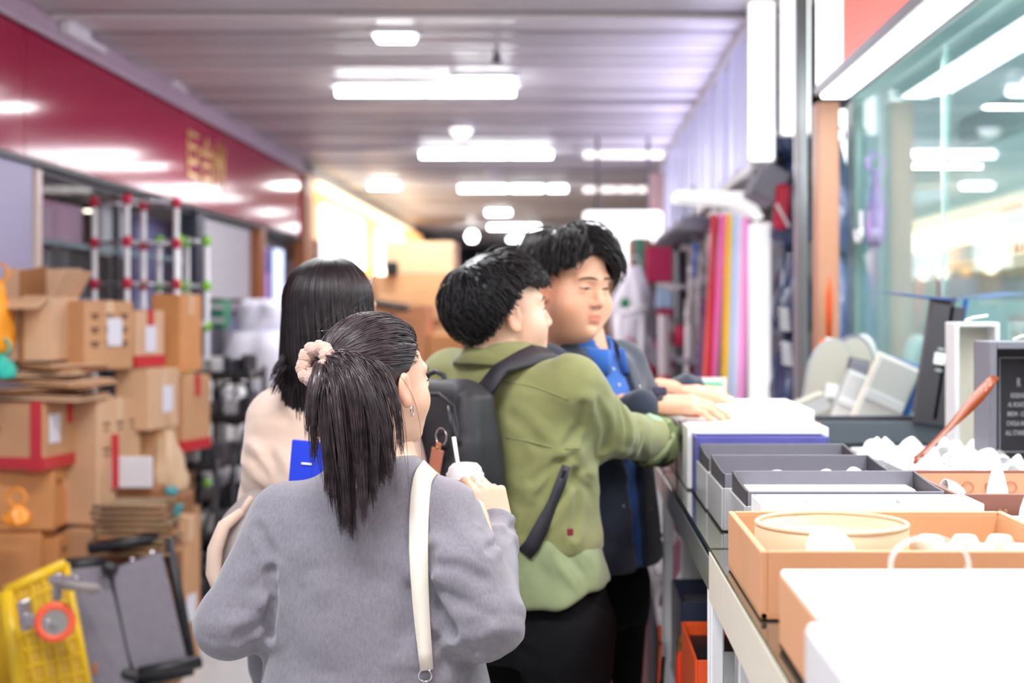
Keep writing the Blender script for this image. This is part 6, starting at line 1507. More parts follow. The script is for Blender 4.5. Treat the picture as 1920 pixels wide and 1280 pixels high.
def m1_jacket(p):
    d = m1_torso(p)
    da = limb(p, (RS, RE, RW), (.076, .062, .054), .03); ax = np.array(RW) - np.array(RE); da = smax(da, half(p, RW, ax), .006)
    d = smin(d, da, .035)
    dl = limb(p, (b1(-.185, 0, 1.385), b1(-.23, .16, 1.2), b1(-.06, .36, 1.22)), (.085, .07, .055), .04); d = smin(d, dl, .04)
    d = d + wrinkles(p, (((.02, 3.27, 1.27), (.5, 0, .85), .005, .10, .10), (RE, (.95, .1, .1), .0055, .06, .09), (tuple(P(1200, 830, 3.4)), (.9, .2, .2), .004, .05, .07),
                         ((.0, 3.25, 1.12), (.75, 0, .65), .005, .13, .12), ((-.03, 3.22, 1.20), (.6, 0, -.8), .004, .12, .10), (RS, (.5, 0, .8), .003, .06, .08)))
    d = d + lumps(p, .002, 24, 5) + creases(p, CR2)
    return smax(d, -cap(p, (-.165, 3.36, 1.46), (-.165, 3.36, 1.56), .056, .072), .008)
_tmp = []
mk_creases(m1_jacket, [([(985, 1000), (1010, 940), (1048, 872)], 0.0053, 0.0103), ([(1000, 900), (1040, 865), (1075, 852)], 0.0045, 0.0092), ([(1062, 836), (1085, 800), (1092, 760)], 0.0045, 0.0103), ([(1120, 755), (1138, 800), (1135, 845)], 0.0045, 0.0092),
    ([(1165, 762), (1178, 800), (1176, 846)], 0.0045, 0.0080), ([(1195, 772), (1204, 810), (1200, 855)], 0.0037, 0.0069), ([(1030, 960), (1055, 920), (1072, 890)], 0.0045, 0.0103), ([(960, 780), (990, 800), (1010, 830)], 0.0030, 0.0115), ([(1075, 905), (1082, 950), (1078, 1000)], 0.0037, 0.0103)], 3.2, _tmp)
CR2.extend(_tmp)
jk = surf(m1_jacket, (-.47, 3.08, .985), (.31, 3.72, 1.505), .0065)
hm, ht = HM.mesh(.0036)
hd, hdt, hj1 = hand(Vector(RW) + Vector((.0, .005, -.002)), (.85, .5, -.1), (.1, .1, 1), ((.5, .6, .3), (.55, .6, .3), (.6, .6, .3), (.6, .6, .3)), scale=1.02, res=.0035)
lh, lht, _ = hand(Vector(b1(-.06, .36, 1.22)), (.9, .4, -.1), (0, .3, .9), ((.5, .6, .3),) * 4, scale=1.02, left=True, res=.0045)
def m1_core(p):
    d = limb(p, ((-.16, 3.36, 1.50), (-.135, 3.35, 1.30), (-.12, 3.35, 1.0), (-.10, 3.35, .9)), (.055, .10, .11, .12), .05)
    for s in (-1, 1): d = smin(d, limb(p, (tuple(T1 + Vector((.04, 0, 0)) + rb * s * .09 + Vector((0, 0, .88))), tuple(T1 + Vector((.045, 0, 0)) + rb * s * .10 + Vector((0, 0, .5))), tuple(T1 + Vector((.045, 0, 0)) + rb * s * .10 + Vector((0, 0, .07)))), (.09, .06, .04), .03), .03)
    d = smin(d, limb(p, (RS, RE, RW), (.045, .04, .026), .02), .02)
    return smin(d, limb(p, (b1(-.185, 0, 1.385), b1(-.23, .16, 1.2), b1(-.06, .36, 1.22)), (.045, .04, .026), .02), .02)
co = surf(m1_core, (-.5, 3.1, .01), (.32, 3.75, 1.58), .016)
m1 = sdf_obj('person', [hm, hd, lh, co], m_skin, None, np.concatenate([ht, hdt, lht, np.ones((len(co[0]), 3))]))
tag(m1, 'man in olive jacket with black backpack reaching over the counter', 'person')
sdf_obj('jacket', [jk], m_olive, m1)['label'] = 'olive green cotton jacket'
HM.eyes(m1, .5)
# seams on the jacket back, collar, camo cuff lining
pts, nn = surf_march(m1_jacket, [((px - CX) * 3.25 / F, 2.9, ZC - (py - CY) * 3.25 / F) for px, py in ((925, 712), (960, 715), (1000, 722), (1040, 735), (1065, 745))], [(0, 1, 0)] * 5, .0008)
part('seam', MB().tube([Vector(p) for p in pts], .002, 6), m_olive, m1, True)
pts, nn = surf_march(m1_jacket, [((px - CX) * 3.22 / F, 2.9, ZC - (py - CY) * 3.22 / F) for px, py in ((950, 818), (990, 824), (1030, 834), (1060, 838), (1085, 838))], [(0, 1, 0)] * 5, .0008)
part('seam', MB().tube([Vector(p) for p in pts], .002, 6), m_olive, m1, True)
def ring_collar(c, r0, r1, h, lean, yaw, front_gap=.5, th=.006, n=40, drop=.03):
    v = []; f = []; ang = np.linspace(front_gap, 2 * math.pi - front_gap, n); fw = Vector((math.sin(yaw), math.cos(yaw), 0)); rt = Vector((math.cos(yaw), -math.sin(yaw), 0)); c = Vector(c)
    for a in ang:
        dr = fw * math.cos(a) + rt * math.sin(a); fr = (1 + math.cos(a)) / 2
        lo = c + dr * r0 - Vector((0, 0, drop * fr)); hi = c + dr * r1 + Vector((0, 0, h * (1 - .4 * fr))) + fw * lean
        fo = hi + dr * .010 + Vector((0, 0, -.004)); lf = lo + dr * .020 + Vector((0, 0, .006))
        v += [lo, hi, fo, lf]
    for i in range(n - 1):
        for j in range(4): f.append((i * 4 + j, i * 4 + (j + 1) % 4, (i + 1) * 4 + (j + 1) % 4, (i + 1) * 4 + j))
    f.append((0, 1, 2, 3)); f.append(tuple(range((n - 1) * 4, n * 4)))
    return MB().add(v, f)
part('collar', ring_collar((-.163, 3.36, 1.435), .095, .074, .050, .012, math.radians(48), .45), m_olive, m1, True)
m_camo = bpy.data.materials.new('camo_cloth'); m_camo.use_nodes = True; _n = m_camo.node_tree; _v = _n.nodes.new('ShaderNodeTexVoronoi'); _v.inputs['Scale'].default_value = 28
_t = _n.nodes.new('ShaderNodeTexCoord'); _w = _n.nodes.new('ShaderNodeTexNoise'); _w.inputs['Scale'].default_value = 22; _c = _n.nodes.new('ShaderNodeValToRGB'); _c.color_ramp.interpolation = 'CONSTANT'
_c.color_ramp.elements[0].color = (*lin('#2b3020'), 1); _c.color_ramp.elements[1].position = .47; _c.color_ramp.elements[1].color = (*lin('#5e6a42'), 1); _e = _c.color_ramp.elements.new(.56); _e.color = (*lin('#8d9a70'), 1)
_n.links.new(_t.outputs['Object'], _w.inputs['Vector']); _n.links.new(_w.outputs[0], _c.inputs[0]); _n.links.new(_c.outputs[0], _n.nodes['Principled BSDF'].inputs['Base Color'])
_n.nodes['Principled BSDF'].inputs['Roughness'].default_value = .85
RWv = Vector(RW); axv = (RWv - Vector(RE)).normalized()
def cuff(p):
    a = RWv - axv * .045; b = RWv + axv * .022
    d = cap(p, tuple(a), tuple(b), .068, .066); d = smax(d, half(p, tuple(b), tuple(axv)), .005); d = smax(d, -half(p, tuple(a), tuple(axv + Vector((0, 0, -.5)))), .005)
    return d + lumps(p, .003, 60, 2)
sdf_obj('cuff', [surf(cuff, tuple(RWv - Vector((.12, .12, .12))), tuple(RWv + Vector((.12, .12, .12))), .006)], m_camo, m1)['label'] = 'rolled camouflage cuff'
part('cuff_edge', MB().tube([RWv - axv * .045 + Vector((0, -.04, .054)), RWv + axv * .012 + Vector((0, -.04, .050))], .014, 8), mat('mint_cloth', '#a9c7a6', .8), m1, True)
# pale green shirt tail below the jacket
def m1_tail(p):
    d = loft(p, [.885, .95, 1.03, 1.06], [-.095, -.105, -.115, -.116], [3.35] * 4, [.215, .21, .20, .20], [.15, .148, .142, .138], YB)
    x = p[..., 0]; d = smax(d, (.90 + .03 * np.sin(x * 18) + .25 * np.clip(-.05 - x, 0, .2)) - p[..., 2], .008)
    return d + wrinkles(p, (((.0, 3.24, .96), (1, .1, .3), .006, .09, .14), ((.03, 3.22, 1.0), (.6, 0, .8), .004, .08, .08))) + lumps(p, .002, 30, 9)
sdf_obj('shirt_tail', [surf(m1_tail, (-.40, 3.08, .87), (.20, 3.62, 1.07), .0065)], fabric('sage_cotton', '#8f9c74', .8, .08, 20), m1)['label'] = 'pale sage green shirt tail'
part('jacket_tag', MB().box(P(1069, 997, 3.15), (.014, .006, .016), bev=.002), mat('maroon', '#7a1f30', .6), m1)
def trousers(fn_c, yaw, zt=.95, w=.18, sep=.10, rr=(.112, .085, .075)):
    c = Vector(fn_c); r_ = Vector((math.cos(yaw), -math.sin(yaw), 0))
    def fn(p):
        d = loft(p, [.74, .84, zt], [c.x] * 3, [c.y] * 3, [w, w + .005, w - .005], [.13, .13, .12], yaw)
        for s in (-1, 1):
            o = c + r_ * s * sep; d = smin(d, limb(p, ((o.x, o.y, .82), (o.x, o.y + .01, .47), (o.x, o.y, .08)), rr, .03), .03)
        return d + wrinkles(p, (((c.x, c.y - .1, .5), (.2, 0, 1), .005, .07, .15), ((c.x, c.y - .1, .76), (.4, 0, .9), .004, .07, .12)))
    return surf(fn, (c.x - .34, c.y - .34, .015), (c.x + .34, c.y + .34, zt + .02), .011)
m_blackcloth = fabric('black_cotton', '#0b0b0f', .85, .06, 20, sheen=0)
sdf_obj('trousers', [trousers((-.085, 3.36, 0), YB)], m_blackcloth, m1)
shoes(m1, [tuple((Vector((-.085, 3.35, 0)) + rb * s * .10)[:2]) for s in (-1, 1)], YB, m_black)
# hair: bowl-like top with faded sides
def men_mask(lo_front, lo_side, lo_back):
    def f(p):
        y = p[:, 1]; line = np.interp(y, [-.11, -.06, .02, .05, .075], [lo_back, lo_back + .01, lo_side, (lo_side + lo_front) / 2, lo_front]); return p[:, 2] > line
    return f
def cap_men(H, lo_front, lo_side, lo_back, g=.010, res=.004):
    def fn(p):
        d = ell(p, SKC, SKR + g); y = p[..., 1]; line = np.interp(y, [-.11, -.06, .02, .05, .075], [lo_back, lo_back + .01, lo_side, (lo_side + lo_front) / 2, lo_front])
        return smax(d, (line - p[..., 2]) * .75, .008) + lumps(p, .002, 120, 4)
    v, f = surf(fn, (-.11, -.14, -.08), (.11, .12, .15), res); return (H.w(v), f)
WH = np.array((.0, -.055, .118))
def flow1(p):
    d = p - WH; d = d / (np.linalg.norm(d, axis=1, keepdims=True) + 1e-6); return d + np.array((0, .25, -.1))
FL1 = men_mask(.054, .060, -.045)
h1 = [cap_men(HM, .068, .068, -.035, .014), comb(HM, men_mask(.07, .066, -.03), flow1, 1900, lambda p: .06 + .03 * np.clip((p[:, 2] - .03) / .08, 0, 1), (.014, .026), .0019, 10, 31, .0, .22, FL1),
      comb(HM, men_mask(.085, .082, .02), flow1, 700, lambda p: .08 + 0 * p[:, 0], (.024, .034), .0014, 11, 32, .0, .3, FL1)]
sdf_obj('hair', h1, m_hair2, m1)['label'] = 'black hair cut in a bowl shape with faded sides'
# ---- backpack (top-level, worn)
m_pack = mat('black_nylon', '#26262b', .6, var=.08, vscale=30, bump=.15, bscale=500); m_pack2 = mat('black_webbing', '#2f2e36', .6, bump=.3, bscale=600)
BC = T1 - fb * .215 - rb * .028 + Vector((0.0, 0, 1.17))
Rb = np.array([list(rb), list(fb), [0, 0, 1]]).T.astype(np.float32)
def packf(p):
    q = (p - V3(BC)) @ Rb; z = q[..., 2]; w = np.interp(z, [-.26, -.15, .1, .2, .24], [.135, .15, .142, .125, .085]); dp = np.interp(z, [-.26, -.1, .1, .22], [.075, .085, .070, .05])
    a = np.abs(q[..., 0]) - w + .04; b = np.abs(q[..., 1] - np.interp(z, [-.26, .22], [-.01, .012])) - dp + .04; c = np.abs(z) - .235 + .04
    d = np.sqrt(np.maximum(a, 0) ** 2 + np.maximum(b, 0) ** 2 + np.maximum(c, 0) ** 2) + np.minimum(np.maximum(np.maximum(a, b), c), 0) - .04
    # front pocket bulge and crease lines
    pk = ell(q, (-.02, -.075, -.07), (.105, .035, .13)); d = smin(d, pk, .012)
    d = d + .004 * np.exp(-((q[..., 0] - .075 - .10 * (z - .05)) / .006) ** 2) * (q[..., 1] < 0) + lumps(p, .0025, 34, 12)
    d = d + wrinkles(p, ((tuple(BC + rb * .11 - fb * .06 + Vector((0, 0, .02))), (.3, 0, .95), .004, .09, .09),))
    return d
bp = thing('backpack', 'black nylon backpack worn by the man in olive', 'backpack', tuple(BC - Vector((0, 0, .24))))
sdf_obj('body', [surf(packf, (-.52, 3.0, .95), (-.02, 3.5, 1.47), .0065)], m_pack, bp)
def onpack(lst, off=.001):
    o = [BC + rb * u - fb * .3 + Vector((0, 0, z)) for u, z in lst]; a, n = surf_march(packf, [tuple(q) for q in o], [tuple(fb)] * len(o), off); return [Vector(q) for q in a], [Vector(q) for q in n]
a, n = onpack([(-.06, .20), (.03, .205), (.085, .18), (.105, .13), (.102, .06), (.094, -.02), (.09, -.10), (.09, -.18)]); part('zip', MB().tube(a, .0042, 8), m_pack2, bp, True)
a, n = onpack([(.075, .18), (.088, .155), (.102, .125)]); part('zip_pull', MB().tube([a[0] - fb * .008, a[1] - fb * .013, a[2] - fb * .010], [.004, .005, .003], 8), m_dark, bp, True)
a, n = onpack([(.09, .165), (.105, .13), (.118, .105)]); part('zip_pull', MB().tube([q - fb * .010 for q in a], [.003, .004, .005], 8), m_pack2, bp, True)
a, n = onpack([(-.10, .03), (-.04, .055), (.04, .05), (.085, .02)]); part('pocket_edge', MB().tube(a, .0035, 8), m_pack2, bp, True)
top = BC + Vector((0, 0, .225)) + fb * .02 - rb * .035
part('grab_handle', MB().tube([top - rb * .03, top - rb * .025 + Vector((0, 0, .018)), top + Vector((0, 0, .026)) , top + rb * .025 + Vector((0, 0, .018)), top + rb * .03], .006, 8), m_pack2, bp, True)
# shoulder strap over the right shoulder
so = [(.085, -.14, 1.5), (.09, -.11, 1.5), (.095, -.07, 1.55), (.10, -.03, 1.55), (.105, .01, 1.55), (.11, .05, 1.55)]
a, n = surf_march(m1_jacket, [b1(u, v, z) for u, v, z in so[2:]], [(0, 0, -1)] * 4, .002)
a = [Vector(b1(.06, -.165, 1.375)), Vector(b1(.075, -.125, 1.425))] + [Vector(q) for q in a]; n = [-fb + Vector((0, 0, .6)), -fb * .5 + Vector((0, 0, 1))] + [Vector(q) for q in n]
cz, czn = surf_march(m1_jacket, [b1(.115, .4, z) for z in (1.40, 1.33, 1.25)], [tuple(-fb)] * 3, .002)
part('shoulder_strap', MB().ribbon(a + [Vector(q) for q in cz], .052, n + [Vector(q) for q in czn], .010), m_pack2, bp, True)
st = [(1062, 872), (1050, 905), (1035, 940), (1015, 985), (1000, 1015), (985, 1035)]
a, n = surf_march(lambda p: np.minimum(m1_jacket(p), m1_tail(p)), [((px - CX) * 3.2 / F, 2.9, ZC - (py - CY) * 3.2 / F) for px, py in st], [(0, 1, 0)] * 6, .002)
part('lower_strap', MB().ribbon([Vector(q) for q in a], [.020, .026, .030, .034, .036, .036], [Vector(q) for q in n], .004), m_pack2, bp, True)
a, n = onpack([(.070, .115)]); kp = a[0] - fb * .010
kt = thing('key_tag', 'tan leather key tag on a steel ring hanging from backpack', 'key tag', tuple(kp - Vector((0, 0, .09))))
part('ring', MB().torus(kp, .0185, .0018, tuple(fb + rb * .15), 28, 8), m_chrome, kt, True)
m_lea = mat('tan_leather', '#b5715b', .5, bump=.15, bscale=250)
Rk = Matrix((rb, fb, Vector((0, 0, 1)))).transposed() @ Matrix.Rotation(.22, 3, 'Y')
part('leather', MB().box(kp + Rk @ Vector((0, -.004, -.058)), (.036, .005, .062), Rk, bev=.002).box(kp + Rk @ Vector((0, -.004, -.022)), (.016, .005, .018), Rk, bev=.002), m_lea, kt)
for z in (-.024, -.078): part('stud', MB().tube([kp + Rk @ Vector((0, -.009, z)), kp + Rk @ Vector((0, -.004, z))], .0035, 10), mat('gold', '#d9b25a'), kt, True)

# ================================================================== man in the navy jacket
m_navyc = fabric('navy_cotton', '#2b3344', .8, .1, 18, .15, 500, .3); m_bluec = fabric('blue_polo', '#2f63b4', .85, .06, 30, .2, 700)
HN = Head(P(1072, 532, 3.65), math.radians(137), .16, 0, 1.10, fat=1.0)
YN = math.radians(122); fn_ = Vector((math.sin(YN), math.cos(YN), 0)); rn = Vector((math.cos(YN), -math.sin(YN), 0)); T2 = Vector((.035, 3.72, 0))
def b2(u, v, z): return tuple(T2 + rn * u + fn_ * v + Vector((0, 0, z)))
def m2_torso(p, g=0.0):
    zs = [.90, 1.0, 1.15, 1.28, 1.36, 1.42, 1.46, 1.50]
    return loft(p, zs, [.055, .05, .045, .04, .035, .032, .03, .028], [3.72] * 8, [.215 + g, .21 + g, .205 + g, .21 + g, .205 + g, .17 + g, .12 + g, .085], [.17 + g, .165 + g, .155 + g, .145 + g, .13 + g, .105 + g, .09 + g, .075], YN)
NRS, NRE, NRW = b2(.19, .0, 1.40), tuple(P(1120, 800, 3.72)), tuple(P(1203, 764, 3.595))
NLS, NLE, NLW = b2(-.19, .0, 1.40), tuple(P(1205, 775, 4.02)), tuple(P(1290, 733, 3.98))
def m2_jacket(p):
    d = m2_torso(p); q = p - V3(T2); v = q @ V3(fn_); u = q @ V3(rn); z = p[..., 2]
    # open front: wedge in front wider at the top
    op = np.interp(z, [.9, 1.15, 1.35, 1.47], [.022, .035, .060, .075]); cut = np.maximum(np.abs(u - .01) - op, .04 - v); d = smax(d, -cut, .008)
    d = smin(d, limb(p, (NRS, NRE, NRW), (.080, .060, .046), .04), .03); d = smin(d, limb(p, (NLS, NLE, NLW), (.082, .066, .046), .04), .04)
    d = smax(d, half(p, tuple(np.array(NRW) * 1), np.array(NRW) - np.array(NRE)), .004) if False else d
    d = d + wrinkles(p, ((NRE, (.8, 0, .5), .005, .06, .09), (NLW, (.9, .2, .1), .006, .045, .09), ((.06, 3.55, 1.1), (.4, 0, .9), .005, .1, .14), ((.02, 3.6, 1.38), (.6, 0, .7), .004, .06, .09)))
    d = d + lumps(p, .0022, 22, 15)
    return smax(d, -cap(p, b2(0, .01, 1.46), b2(0, .03, 1.56), .062, .08), .008)
jk = surf(m2_jacket, (-.27, 3.36, .885), (.42, 4.12, 1.515), .0072)
def m2_shirt(p):
    d = m2_torso(p, -.016); return smax(d + lumps(p, .0015, 30, 16), -cap(p, b2(0, .02, 1.475), b2(0, .04, 1.56), .052, .070), .006)
sh = surf(m2_shirt, (-.25, 3.42, .89), (.33, 4.0, 1.5), .0085)
hm, ht = HN.mesh(.0034)
hw = Vector(NRW) + Vector((.01, 0, .0)); hd, hdt, hj2 = hand(P(1228, 757, 3.62), (1, -.05, -.02), (.05, -.25, 1), ((.25, .35, .2), (.22, .32, .2), (.25, .35, .2), (.3, .4, .2)), ((.45, .8, -.45), (.15, .95, -.25), (.05, 1, -.2)), 1.10, False, .09, .0032)
lh, lht, _ = hand(P(1290, 733, 3.96), (1, -.2, -.15), (0, -.2, 1), ((.3, .5, .3), (.35, .5, .3), (.4, .5, .3), (.4, .5, .3)), scale=1.08, left=True, res=.004)
def m2_core(p):
    d = limb(p, (b2(0, -.01, 1.52), b2(0, 0, 1.32), b2(0, 0, 1.0), b2(0, 0, .88)), (.06, .10, .12, .12), .05)
    for s in (-1, 1): d = smin(d, limb(p, (b2(s * .09, 0, .86), b2(s * .1, 0, .48), b2(s * .1, 0, .07)), (.09, .06, .04), .03), .03)
    d = smin(d, limb(p, (NRS, NRE, tuple(P(1235, 757, 3.62))), (.045, .04, .028), .02), .02)
    return smin(d, limb(p, (NLS, NLE, NLW), (.045, .04, .026), .02), .02)
co = surf(m2_core, (-.25, 3.4, .01), (.42, 4.1, 1.58), .017)
m2 = sdf_obj('person', [hm, hd, lh, co], m_skin2, None, np.concatenate([ht, hdt, lht, np.ones((len(co[0]), 3))]))
tag(m2, 'tall man in navy jacket and blue shirt looking down at the boxes', 'person')
sdf_obj('jacket', [jk], m_navyc, m2)['label'] = 'open dark navy jacket'; sdf_obj('shirt', [sh], m_bluec, m2)['label'] = 'bright blue polo shirt'
HN.eyes(m2, .75)
sdf_obj('trousers', [trousers((.05, 3.74, 0), YN)], m_blackcloth, m2); shoes(m2, [b2(s * .10, 0, 0)[:2] for s in (-1, 1)], YN, m_black)
part('shirt_collar', ring_collar(b2(0, .014, 1.442), .088, .079, .034, .010, YN, .42, drop=.05), m_bluec, m2, True)
part('jacket_collar', ring_collar(b2(0, .0, 1.438), .112, .092, .045, -.005, YN, .75, drop=.06), m_navyc, m2, True)
for k, (u, z) in enumerate(((-.092, 1.36), (-.085, 1.26), (-.06, 1.05), (.075, 1.07), (.085, 1.25))):
    a, n = surf_march(m2_jacket, [b2(u, .4, z)], [tuple(-fn_)], .001); part('snap', MB().lathe([(0, .002), (.005, .0015), (.0065, 0)], Vector(a[0]), 12, Vector(n[0]).to_track_quat('Z', 'Y').to_matrix()), m_chrome, m2, True)
a, n = surf_march(m2_shirt, [b2(.0, .4, z) for z in (1.41, 1.37, 1.32)], [tuple(-fn_)] * 3, .0008)
for q, nn in zip(a, n): part('button', MB().lathe([(0, .002), (.004, .0015), (.005, 0)], Vector(q), 10, Vector(nn).to_track_quat('Z', 'Y').to_matrix()), m_offw, m2, True)
wc = P(1236, 755, 3.62); part('watch_band', MB().torus(wc, .031, .009, (1, -.05, -.02), 28, 8), mat('watch_black', '#2a2a30', .4), m2, True, 'black watch')
part('watch_face', MB().box(wc + Vector((.0, -.018, .030)), (.036, .032, .012), Matrix.Rotation(.5, 3, 'X'), bev=.004), mat('watch_glass', '#4a4a60', .1, metal=.3), m2)
# pale print running down the jacket hem
for k in range(9):
    a, n = surf_march(m2_jacket, [b2(-.11 - .003 * (k % 2), .45, 1.12 - .026 * k)], [tuple(-fn_ - rn * .2)], .0008); part('print', MB().box(Vector(a[0]), (.014, .004, .012 + .004 * (k % 3)), Vector(n[0]).to_track_quat('-Y', 'Z').to_matrix()), m_lgrey, m2)
def flow2(p):
    d = p - np.array((.012, -.045, .12)); d = d / (np.linalg.norm(d, axis=1, keepdims=True) + 1e-6); sgn = np.sign(p[:, 0] - .014); fr = np.clip((p[:, 1] - .01) / .06, 0, 1)
    d[:, 0] += sgn * fr * .95; d[:, 2] -= .1; return d
FL2 = lambda p: p[:, 2] > np.where(p[:, 1] > .035, .075 - .75 * np.clip(np.abs(p[:, 0] - .012) - .012, 0, .06), np.where(p[:, 1] < -.05, -.04, .034))
h2 = [cap_men(HN, .078, .044, -.03, .016), comb(HN, men_mask(.082, .048, -.025), flow2, 2000, lambda p: .06 + .045 * np.clip((p[:, 2] - .03) / .08, 0, 1), (.018, .036), .0021, 11, 41, .0, .2, FL2),
      comb(HN, men_mask(.088, .075, .03), flow2, 800, lambda p: .095 + 0 * p[:, 0], (.032, .050), .0016, 12, 42, .0, .28, FL2)]
sdf_obj('hair', h2, m_hair2, m2)['label'] = 'thick black parted hair'

# ================================================================== woman in the beige top with long hair
m_beigec = fabric('beige_cotton', '#d9bfae', .85, .05, 14, .1, 400, .3)
HL = Head(P(632, 592, 3.2), math.radians(52), -.02, 0, 1.0, female=True)
T3 = Vector((-.545, 3.2, 0)); YL = math.radians(30)
fl_ = Vector((math.sin(YL), math.cos(YL), 0)); rl = Vector((math.cos(YL), -math.sin(YL), 0))
def b3(u, v, z): return tuple(T3 + rl * u + fl_ * v + Vector((0, 0, z)))
LS, LE, LW = b3(-.14, 0, 1.315), tuple(P(530, 862, 3.17)), tuple(P(585, 922, 3.02))
def w2_top(p):
    zs = [.88, .93, 1.0, 1.12, 1.25, 1.33, 1.37, 1.41, 1.44]
    d = loft(p, zs, [-.585, -.58, -.572, -.562, -.55, -.545, -.54, -.535, -.53], [3.2] * 9, [.215, .212, .205, .192, .180, .165, .13, .085, .065], [.19, .18, .16, .145, .135, .115, .095, .075, .06], YL)
    d = smin(d, limb(p, (LS, LE, LW), (.070, .070, .058), .04), .045)
    d = smin(d, limb(p, (b3(.16, 0, 1.32), b3(.2, .05, 1.08), b3(.05, .24, 1.1)), (.07, .062, .05), .04), .04)
    d = d + wrinkles(p, ((tuple(P(500, 880, 3.1)), (.3, 0, .95), .007, .05, .10), (tuple(P(540, 760, 3.05)), (.9, 0, .3), .004, .09, .16), (tuple(P(520, 920, 3.1)), (.5, 0, .85), .006, .055, .10), (tuple(P(460, 1010, 3.05)), (.9, 0, .4), .005, .09, .16)))
    d = d + lumps(p, .002, 22, 18)
    return smax(d, -cap(p, b3(0, .01, 1.42), b3(0, .02, 1.5), .050, .06), .008)
tp = surf(w2_top, (-.88, 2.96, .87), (-.22, 3.55, 1.45), .0075)
hm, ht = HL.mesh(.0038)
lh, lht, hj3 = hand(Vector(LW) + Vector((.0, .0, 0)), (.5, -.15, .75), (-.2, -.95, .1), ((.5, .8, .5),) * 4, scale=.93, left=True, res=.0035)
rh, rht, _ = hand(Vector(b3(.05, .24, 1.1)), (-.4, .85, .1), (.3, .2, .9), ((.4, .5, .3),) * 4, scale=.93, res=.0045)
def w2_core(p):
    d = limb(p, (b3(0, 0, 1.44), b3(0, 0, 1.28), b3(0, 0, 1.0), b3(0, 0, .86)), (.045, .085, .10, .11), .05)
    for s in (-1, 1): d = smin(d, limb(p, (b3(s * .085, 0, .84), b3(s * .09, 0, .46), b3(s * .09, 0, .06)), (.085, .055, .038), .03), .03)
    d = smin(d, limb(p, (LS, LE, LW), (.035, .03, .022), .02), .02)
    return smin(d, limb(p, (b3(.16, 0, 1.32), b3(.2, .05, 1.08), b3(.05, .24, 1.1)), (.035, .03, .022), .02), .02)
co = surf(w2_core, (-.86, 2.95, .01), (-.22, 3.52, 1.52), .016)
w2 = sdf_obj('person', [hm, lh, rh, co], m_skin, None, np.concatenate([ht, lht, rht, np.ones((len(co[0]), 3))]))
tag(w2, 'woman with long black hair in beige top behind the ponytailed woman', 'person')
sdf_obj('top', [tp], m_beigec, w2)['label'] = 'loose beige long top'; HL.eyes(w2, .4)
sdf_obj('trousers', [trousers((-.555, 3.2, 0), YL, .9, .165, .09, (.095, .075, .065))], fabric('grey_denim', '#6b6c78', .85), w2); shoes(w2, [b3(s * .09, 0, 0)[:2] for s in (-1, 1)], YL, mat('white_shoe', '#dcdad6'))
def w2_cap(p):
    d = ell(p, SKC + np.array((0, -.004, .002)), SKR + .005); d = smin(d, ell(p, (0, -.06, -.06), (.066, .045, .09)), .03); return smax(d, half(p, (0, .028, 0), (0, .8, -.6)), .008)
v, f = surf(w2_cap, (-.11, -.15, -.17), (.11, .12, .15), .0045); r = np.random.default_rng(51)
n = 1500; K = 26; az = r.uniform(-.72 * math.pi, .72 * math.pi, n); kk = np.linspace(0, 1, K)
L_ = np.zeros((n, K, 3)); lift = r.uniform(.008, .014, n); ln = r.uniform(.12, .27, n) * (1 - .25 * np.abs(np.sin(az))); drift = r.normal(size=n) * .012
for j, t in enumerate(kk):
    tt = min(t / .35, 1); el = math.pi / 2 * (1 - tt) * .98; R_ = SKR + lift[:, None]
    x = R_[:, 0] * math.cos(el) * np.sin(az); y = -R_[:, 1] * math.cos(el) * np.cos(az); z = R_[:, 2] * math.sin(el) * np.ones(n)
    s = max(0, (t - .35) / .65); z = z - s * (ln + .02); y = y * (1 + .02 * s); x = x * (1 + .04 * s) + drift * s
    L_[:, j] = np.stack([SKC[0] + x, SKC[1] + y, SKC[2] + z], 1)
lines = HL.w(L_.reshape(-1, 3)).reshape(L_.shape)
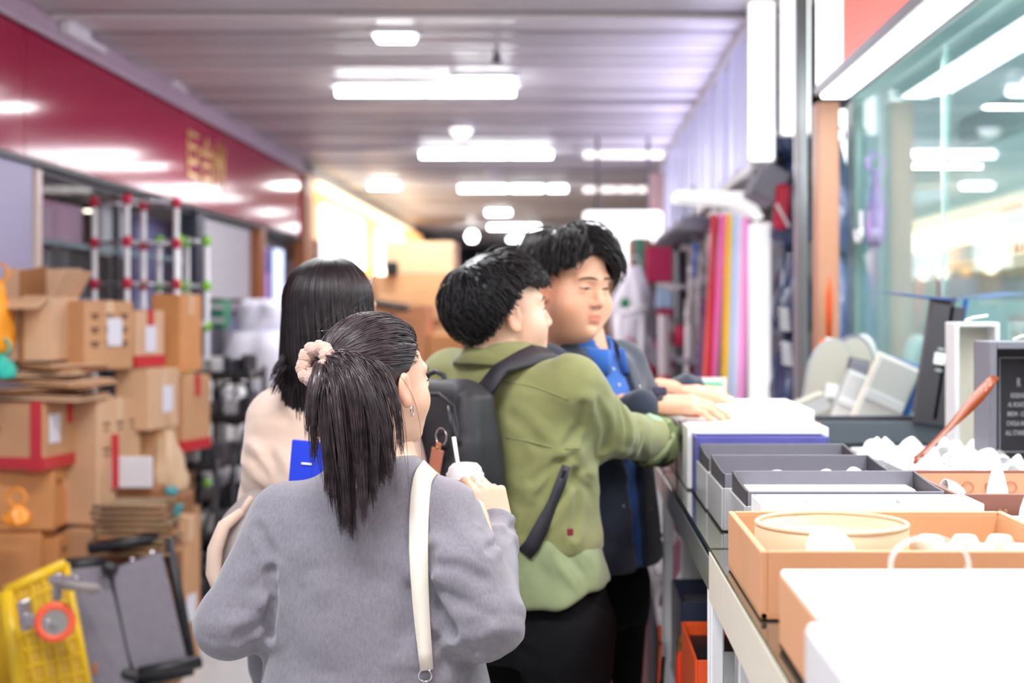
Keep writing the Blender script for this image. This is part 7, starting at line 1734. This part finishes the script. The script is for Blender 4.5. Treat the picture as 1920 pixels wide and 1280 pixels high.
nl = 160; E = np.array([P(r.uniform(505, 560), r.uniform(690, 740), r.uniform(3.05, 3.16)) for _ in range(nl)]); S0 = HL.w(SKC + np.stack([-.035 - r.uniform(0, .02, nl), -.03 - r.uniform(0, .035, nl), r.uniform(-.07, .0, nl)], 1))
side = bez(S0, S0 + np.array((-.02, 0, -.10)), E * .6 + S0 * .4, E, 16)
sdf_obj('hair', [(HL.w(v), f), strand_mesh(lines, r.uniform(.0018, .0036, n), .4), strand_mesh(side, r.uniform(.0015, .003, nl), .3)], m_hair3, w2)['label'] = 'long straight black hair'
# blue folder and cream hobo bag
bf = thing('blue_folder', 'bright blue folder with white print held by the beige woman', 'folder', tuple(P(590, 910, 2.97)))
fc = P(588, 872, 2.97); Rf = Matrix.Rotation(math.radians(5), 3, 'Y')
part('cover', MB().box(fc, (.098, .006, .10), Rf, bev=.002), mat('cobalt_card', '#1f3fd6', .4), bf); part('pages', MB().box(fc + Vector((0, .006, 0)), (.094, .006, .096), Rf), m_cardw, bf)
part('print', MB().box(P(575, 869, 2.964), (.022, .001, .004), Rf), m_cardw, bf)
hb_ = thing('hobo_bag', 'cream crescent shoulder bag hanging at the side of beige woman', 'bag', tuple(P(425, 1110, 3.05)))
bc = P(455, 1040, 3.08)
def hobo(p):
    q = (p - V3(bc)); d = ell(p, tuple(bc), (.060, .075, .105)); d = smin(d, cap(p, tuple(bc + Vector((0, 0, -.04))), tuple(bc + Vector((.03, 0, .10))), .05, .04), .04); return d + lumps(p, .003, 30, 22)
sdf_obj('body', [surf(hobo, tuple(bc - Vector((.16, .16, .18))), tuple(bc + Vector((.16, .16, .22))), .008)], mat('shaded_inside', '#9c938f', .8), hb_)  # grey body colour holds the shadow inside the cream bag
a = [P(452, 960, 3.03), P(420, 985, 3.0), P(403, 1030, 2.99), P(400, 1075, 2.99), P(412, 1110, 2.99), P(440, 1125, 3.0)]
part('trim', MB().tube(a, [.010, .014, .016, .016, .014, .010], 10), m_beigec, hb_, True)
part('handle', MB().tube([P(452, 962, 3.03), P(470, 935, 3.05), P(490, 945, 3.07), P(486, 985, 3.06)], .008, 8), m_beigec, hb_, True)
